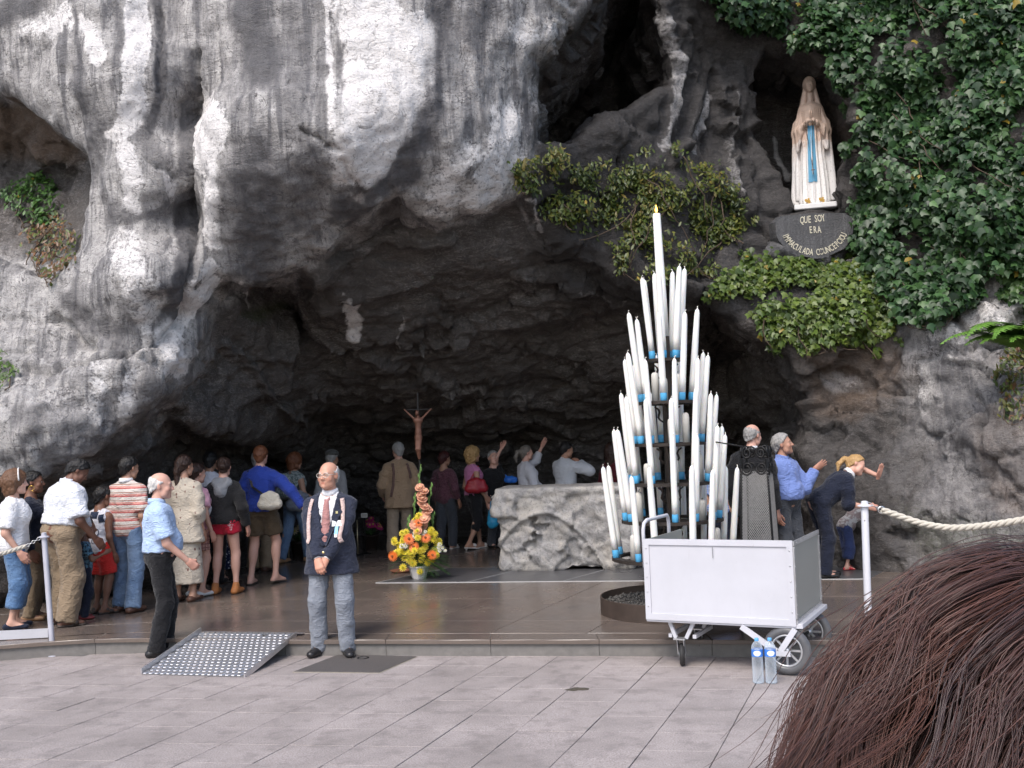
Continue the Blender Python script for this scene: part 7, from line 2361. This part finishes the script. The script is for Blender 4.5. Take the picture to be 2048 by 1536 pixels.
pr = PEOPLE['p12']
bp = at(540, 1016, pr['pos'][1] - .22)
bag('shoulder_bag', 'cream and black shoulder bag on the hip of the blue sweater', bp, (.26, .11, .20), R(10), cloth('cream_canvas', (.55, .51, .43)), None, LEATH, [bp + np.array([-.07, .02, .16]), W_(pr, pr['T'](-.05, -.17, .30)), W_(pr, pr['T'](-.14, -.06, .50))])
pr = PEOPLE['p19']
bp = at(953, 983, pr['pos'][1] - .24)
bag('handbag', 'red leather handbag on the arm of the blond woman', bp, (.34, .12, .21), R(6), plain('red_leather', (.33, .02, .03), .4, var=.2), None, plain('red_leather', (.33, .02, .03)), [bp + np.array([-.11, .02, .17]), W_(pr, pr['T'](.16, .03, .50))])
bp2 = bp + np.array([.11, .02, .17])
pr = PEOPLE['p14']
bp = W_(pr, pr['T'](.0, -.22, .12))
t_ = bag('backpack', 'teal and grey backpack on the woman in jeans', bp, (.30, .17, .36), R(-38), TEAL, None, CHAR, [bp + np.array([-.09, .03, .28]), W_(pr, pr['T'](-.11, -.06, .50))])
bp = at(598, 1018, pr['pos'][1] - .22)
bag('shoulder_bag', 'slouchy blue-grey shoulder bag hanging over the jeans of the auburn-haired woman', bp, (.32, .14, .26), R(10), cloth('bluegrey_canvas', (.20, .22, .26)), None, CHAR, [bp + np.array([0, .05, .2]), W_(pr, pr['T'](.13, -.06, .49))])
bp = at(986, 1060, 17.2)
t_ = thing('carrier_bag', 'turquoise plastic carrier bag hanging beside the altar', 'bag', bp)
G = Grid((-.15, -.1, -.02), (.15, .1, .5), .012); G.cap((0, 0, .12), (0, 0, .36), .10, .05, k=.03, sq=(1, .5, 1)); V, Q = G.mesh(); V = V + vnormals(V, Q) * (.012 * fbm(V * 9, 3, 2))[:, None]
link('sack', raw_mesh('sack', V, Q, plain('turquoise_plastic', (.03, .30, .52), .35, var=.2)), t_)
m_ = MB(); m_.tube([(-.03, 0, .38), (-.02, 0, .47), (.02, 0, .47), (.03, 0, .38)], .006, 5); m_.build('handle', plain('turquoise_plastic', (.03, .30, .52)), t_)
bp = at(1022, 962, 17.25)
t_ = thing('carrier_bag', 'small bright blue bundle held above the altar edge', 'bag', bp)
G = Grid((-.16, -.1, -.08), (.16, .1, .16), .010); G.ell((0, 0, .02), (.11, .06, .06), k=.02); G.cap((-.06, 0, .05), (-.09, 0, .10), .03, .012, k=.03); V, Q = G.mesh(); V = V + vnormals(V, Q) * (.014 * fbm(V * 14, 3, 2))[:, None]
link('sack', raw_mesh('sack', V, Q, plain('blue_plastic', (.02, .13, .50), .35, var=.2)), t_)
# water bottle raised by the woman in purple
pr = PEOPLE['p18']

# ------------------------------------------------------------------ small things deep in the grotto
for px, py0, py1, lb in ((578, 1124, 1050, 'thin metal stanchion beside the striding woman'), (716, 1112, 1040, 'thin metal stanchion just behind the navy blazer')):
    b_ = gz(px, py0, PH); t_ = thing('stanchion', lb, 'post', b_)
    hh_ = at(px, py1, b_[1])[2] - PH
    m_ = MB(); m_.tube([(0, 0, 0), (0, 0, hh_)], .011, 8); m_.build('pole', plain('brass_dull', (.35, .30, .2), .35, .7), t_, smooth=True)
    m_ = MB(); m_.lathe([(.10, 0), (.10, .012), (.02, .03)], 14); m_.build('foot', IRON, t_, smooth=True)
b_ = gz(731, 1108, PH); t_ = thing('notice', 'small white notice on a thin stand behind the usher', 'sign', b_)
hz_ = at(731, 1030, b_[1])[2] - PH
m_ = MB(); m_.tube([(0, 0, 0), (0, 0, hz_)], .009, 6); m_.build('pole', IRON, t_)
m_ = MB(); m_.lathe([(.09, 0), (.09, .012), (.02, .03)], 14); m_.build('foot', IRON, t_)
m_ = MB(); m_.box((-.05, -.02, hz_ - .04), (.05, -.008, hz_ + .03)); m_.build('board', plain('notice_white', (.55, .54, .5), .6), t_)
m_ = MB(); [m_.box((-.04, -.0225, hz_ - .025 + .016 * k), (.04, -.0205, hz_ - .018 + .016 * k)) for k in range(3)]; m_.build('lines', plain('notice_ink', (.05, .05, .05), .7), t_, kind='stuff')
for px, py, cm, lb in ((742, 1098, plain('petal_magenta', (.45, .03, .16), .5), 'magenta flowers in a dark pot behind the usher'), (598, 1112, plain('petal_cream', (.6, .5, .3), .5), 'cream flowers in a dark pot behind the striding woman')):
    b_ = gz(px, py, PH); t_ = thing('potted_flowers', lb, 'flowers', b_)
    m_ = MB(); m_.lathe([(.10, 0), (.14, .22), (.15, .22), (.15, .24), (.12, .24)], 14); m_.build('pot', plain('pot_dark', (.05, .035, .03), .6), t_, smooth=True)
    bl = bloom(.06, 2, 8, cm, YC)
    m_ = MB()
    for k in range(16):
        a = rng.uniform(0, 6.283); r_ = .2 * math.sqrt(rng.random()); z_ = .42 + .12 * rng.random() - .5 * r_
        o = link('bloom', bl, t_, (r_ * math.cos(a), r_ * math.sin(a), z_)); o.rotation_euler = Vector((math.cos(a) * r_ * 3, math.sin(a) * r_ * 3 - .4, .5)).to_track_quat('Z', 'Y').to_euler()
        m_.tube([(0, 0, .2), (r_ * math.cos(a) * .6, r_ * math.sin(a) * .6, .34), (r_ * math.cos(a), r_ * math.sin(a), z_)], .004, 4)
        e_ = Vector((r_ * math.cos(a + 1) * 1.2, r_ * math.sin(a + 1) * 1.2, z_ - .08)); q_ = Vector((0, 0, .24)); sd_ = (e_ - q_).cross(Vector((0, 0, 1))).normalized() * .03
        m_.add([q_, q_.lerp(e_, .55) + sd_, e_, q_.lerp(e_, .55) - sd_], [(0, 1, 2, 3)])
    m_.build('leaf', FG, t_, kind='stuff')
b_ = gz(803, 1144, PH); t_ = thing('saucer', 'shallow terracotta saucer on the floor beside the white flower pot', 'dish', b_)
m_ = MB(); m_.lathe([(.12, 0), (.16, .03), (.15, .032), (.115, .012)], 22); m_.build('dish', plain('terracotta', (.30, .12, .07), .7), t_, smooth=True)

# ------------------------------------------------------------------ woman just in front of the photographer
HD = 1.5
fg = person('fg', 'woman with long wind-blown reddish brown hair seen from behind in the foreground', (2052, 0), z=0, depth=HD, h=1.735, yaw=-6, female=1, skin=PALE, head=(0, 6, 0), hair=('bob', hairmat('scalp_hair', (.035, .016, .013))), top=dict(mat=NAVY, hem=-.06, sleeve='long', e=.016), bottom=dict(type='trousers', mat=DENIM, e=.014), shoes=('shoe', LEATH))
hc_, Rh_ = fg['hc'], fg['Rh']
hr = np.random.default_rng(21)
g = N('foreground_hair')
ca = g.attr('strand', 0)
HAIR = g.fin(ca, .30, spec=.55)
ER = np.array([.094, .116, .112])       # scalp ellipsoid
EC = np.array([0, -.015, .03])
whorl = np.array([.035, -.075, .075]); whorl = whorl / np.linalg.norm(whorl / ER)
NG = 200
NP = 18
guides = []
while len(guides) < NG:
    dv_ = hr.normal(size=3); dv_ /= np.linalg.norm(dv_)
    if dv_[2] < -.45 or dv_[1] > .75:
        continue
    p = dv_ * ER
    t0 = p - whorl; n0 = p / ER ** 2; n0 /= np.linalg.norm(n0)
    t0 = t0 - n0 * (t0 @ n0); t0 /= np.linalg.norm(t0) + 1e-6
    u0_, u1_ = p[0] / .1, p[2] / .1
    nzv = lambda a_, b_, c_: math.sin(a_ * u0_ + b_ * u1_ + c_)
    L = .47 + .06 * nzv(1.7, 2.3, 1) + hr.uniform(-.05, .05); ds = L / (NP - 1)
    side = .55 + .4 * nzv(1.1, 1.9, .5) + hr.normal(0, .05)
    blow = np.array([-.95, -.12 + .18 * nzv(2.1, 1.3, 2), -.22]) if (p[2] > .02 or p[0] < 0) else np.array([-.45, -.25, -.8])
    fall = np.array([-.50 + .24 * nzv(1.9, 2.6, 3) + .05 * hr.normal(), -.10 + .12 * nzv(2.4, 1.2, 4), -.82])
    ph, fq, am = 2.2 * u0_ + 1.4 * u1_ + hr.normal(0, .25), 7.5 + 1.5 * nzv(1, 1, 1), .45 + .25 * nzv(1.3, 2.0, 6)
    P = [p.copy()]; v_ = t0 * .8 + n0 * .35
    for j in range(1, NP):
        s_ = j / (NP - 1)
        tgt = blow * max(0, 1 - s_ * 2.0) * (.4 + .7 * side) + fall * min(1, .25 + s_ * 1.5)
        wv_ = np.array([math.sin(fq * s_ * 2 + ph), math.cos(fq * s_ * 1.7 + ph), .35 * math.sin(fq * s_ + 2 * ph)]) * am * min(1, s_ * 2)
        v_ = v_ * .74 + (tgt + wv_) * .26
        v_ = v_ / np.linalg.norm(v_)
        q_ = P[-1] + v_ * ds
        r_ = math.sqrt(((q_ / (ER * 1.10)) ** 2).sum())
        if r_ < 1:
            q_ = q_ / r_
        if q_[2] < -.17 and q_[1] < .06 and abs(q_[0]) < .2:      # lie outside neck and shoulders
            q_[1] = min(q_[1], -.085)
        P.append(q_)
    guides.append(np.array(P))
guides = np.array(guides)
ss = np.linspace(0, 1, NP)[None, :]
phs = guides[:, 0, 0] * 22 + guides[:, 0, 2] * 12 + hr.normal(0, .3, len(guides)); lam = hr.uniform(1.25, 1.55, len(guides)); amp_ = hr.uniform(.014, .030, len(guides))
for ax_, sh_ in ((0, 0.), (1, 1.3), (2, 2.2)):
    guides[:, :, ax_] += amp_[:, None] * (.9 if ax_ == 0 else .5) * np.sin(lam[:, None] * 2 * math.pi * ss + phs[:, None] + sh_) * np.clip(ss * 2.2 - .25, 0, 1)
NC = 29
S = []; W = []; CC = []
base_cols = np.array([(.040, .024, .023), (.062, .031, .027), (.085, .038, .029), (.042, .030, .031), (.10, .043, .030)])
s_ = np.linspace(0, 1, NP)[None, :, None]
for gi, gd in enumerate(guides):
    n = NC
    o1 = hr.normal(0, 1, (n, 1, 3))
    spread = .0095 * (1 - .62 * s_) + .0035
    fly = (hr.random((n, 1, 1)) < .12) * hr.uniform(.015, .06, (n, 1, 1)) * s_ ** 1.4
    ph = hr.uniform(0, 6.28, (n, 1, 1))
    wob = np.concatenate([np.sin(14 * s_ + ph), np.cos(11 * s_ + ph), np.sin(9 * s_ + 2 * ph)], 2) * .0035 * s_
    st = gd[None] + o1 * spread + hr.normal(0, 1, (n, 1, 3)) * fly + wob
    cut = hr.uniform(.8, 1.0, (n, 1, 1))
    st = st[:, :1] + (st - st[:, :1]) * cut
    S.append(st)
    c = (.55 * base_cols[hr.integers(0, 5)] + .45 * base_cols[int(np.clip(2 - gd[0, 0] * 14, 0, 4))]) * hr.uniform(.75, 1.25, (n, 1))
    CC.append(c)
S = np.concatenate(S); CC = np.concatenate(CC)
S = (S + EC) @ Rh_.T + hc_
n = len(S)
tg = np.gradient(S, axis=1); tg /= np.linalg.norm(tg, axis=2, keepdims=True) + 1e-9
up = np.array([.3, -.9, .3])
u_ = np.cross(tg, up); u_ /= np.linalg.norm(u_, axis=2, keepdims=True) + 1e-9
v_ = np.cross(tg, u_)
rad = (0.0008 * hr.uniform(.7, 1.25, (n, 1, 1))) * (1 - .75 * np.linspace(0, 1, NP)[None, :, None] ** 3)
V = np.stack([S + (u_ * math.cos(a) + v_ * math.sin(a)) * rad for a in (0, 2.094, 4.189)], 2)      # n, NP, 3, xyz
idx = np.arange(n * NP * 3).reshape(n, NP, 3)
Q = np.concatenate([np.stack([idx[:, :-1, k], idx[:, :-1, (k + 1) % 3], idx[:, 1:, (k + 1) % 3], idx[:, 1:, k]], -1).reshape(-1, 4) for k in range(3)])
me = raw_mesh('hair_strands', V.reshape(-1, 3), Q, HAIR)
a_ = me.attributes.new('strand', 'FLOAT_COLOR', 'POINT')
a_.data.foreach_set('color', np.c_[np.repeat(CC, NP * 3, 0), np.ones(n * NP * 3)].astype(np.float32).ravel())
link('hair_strands', me, fg['root'], kind='stuff')
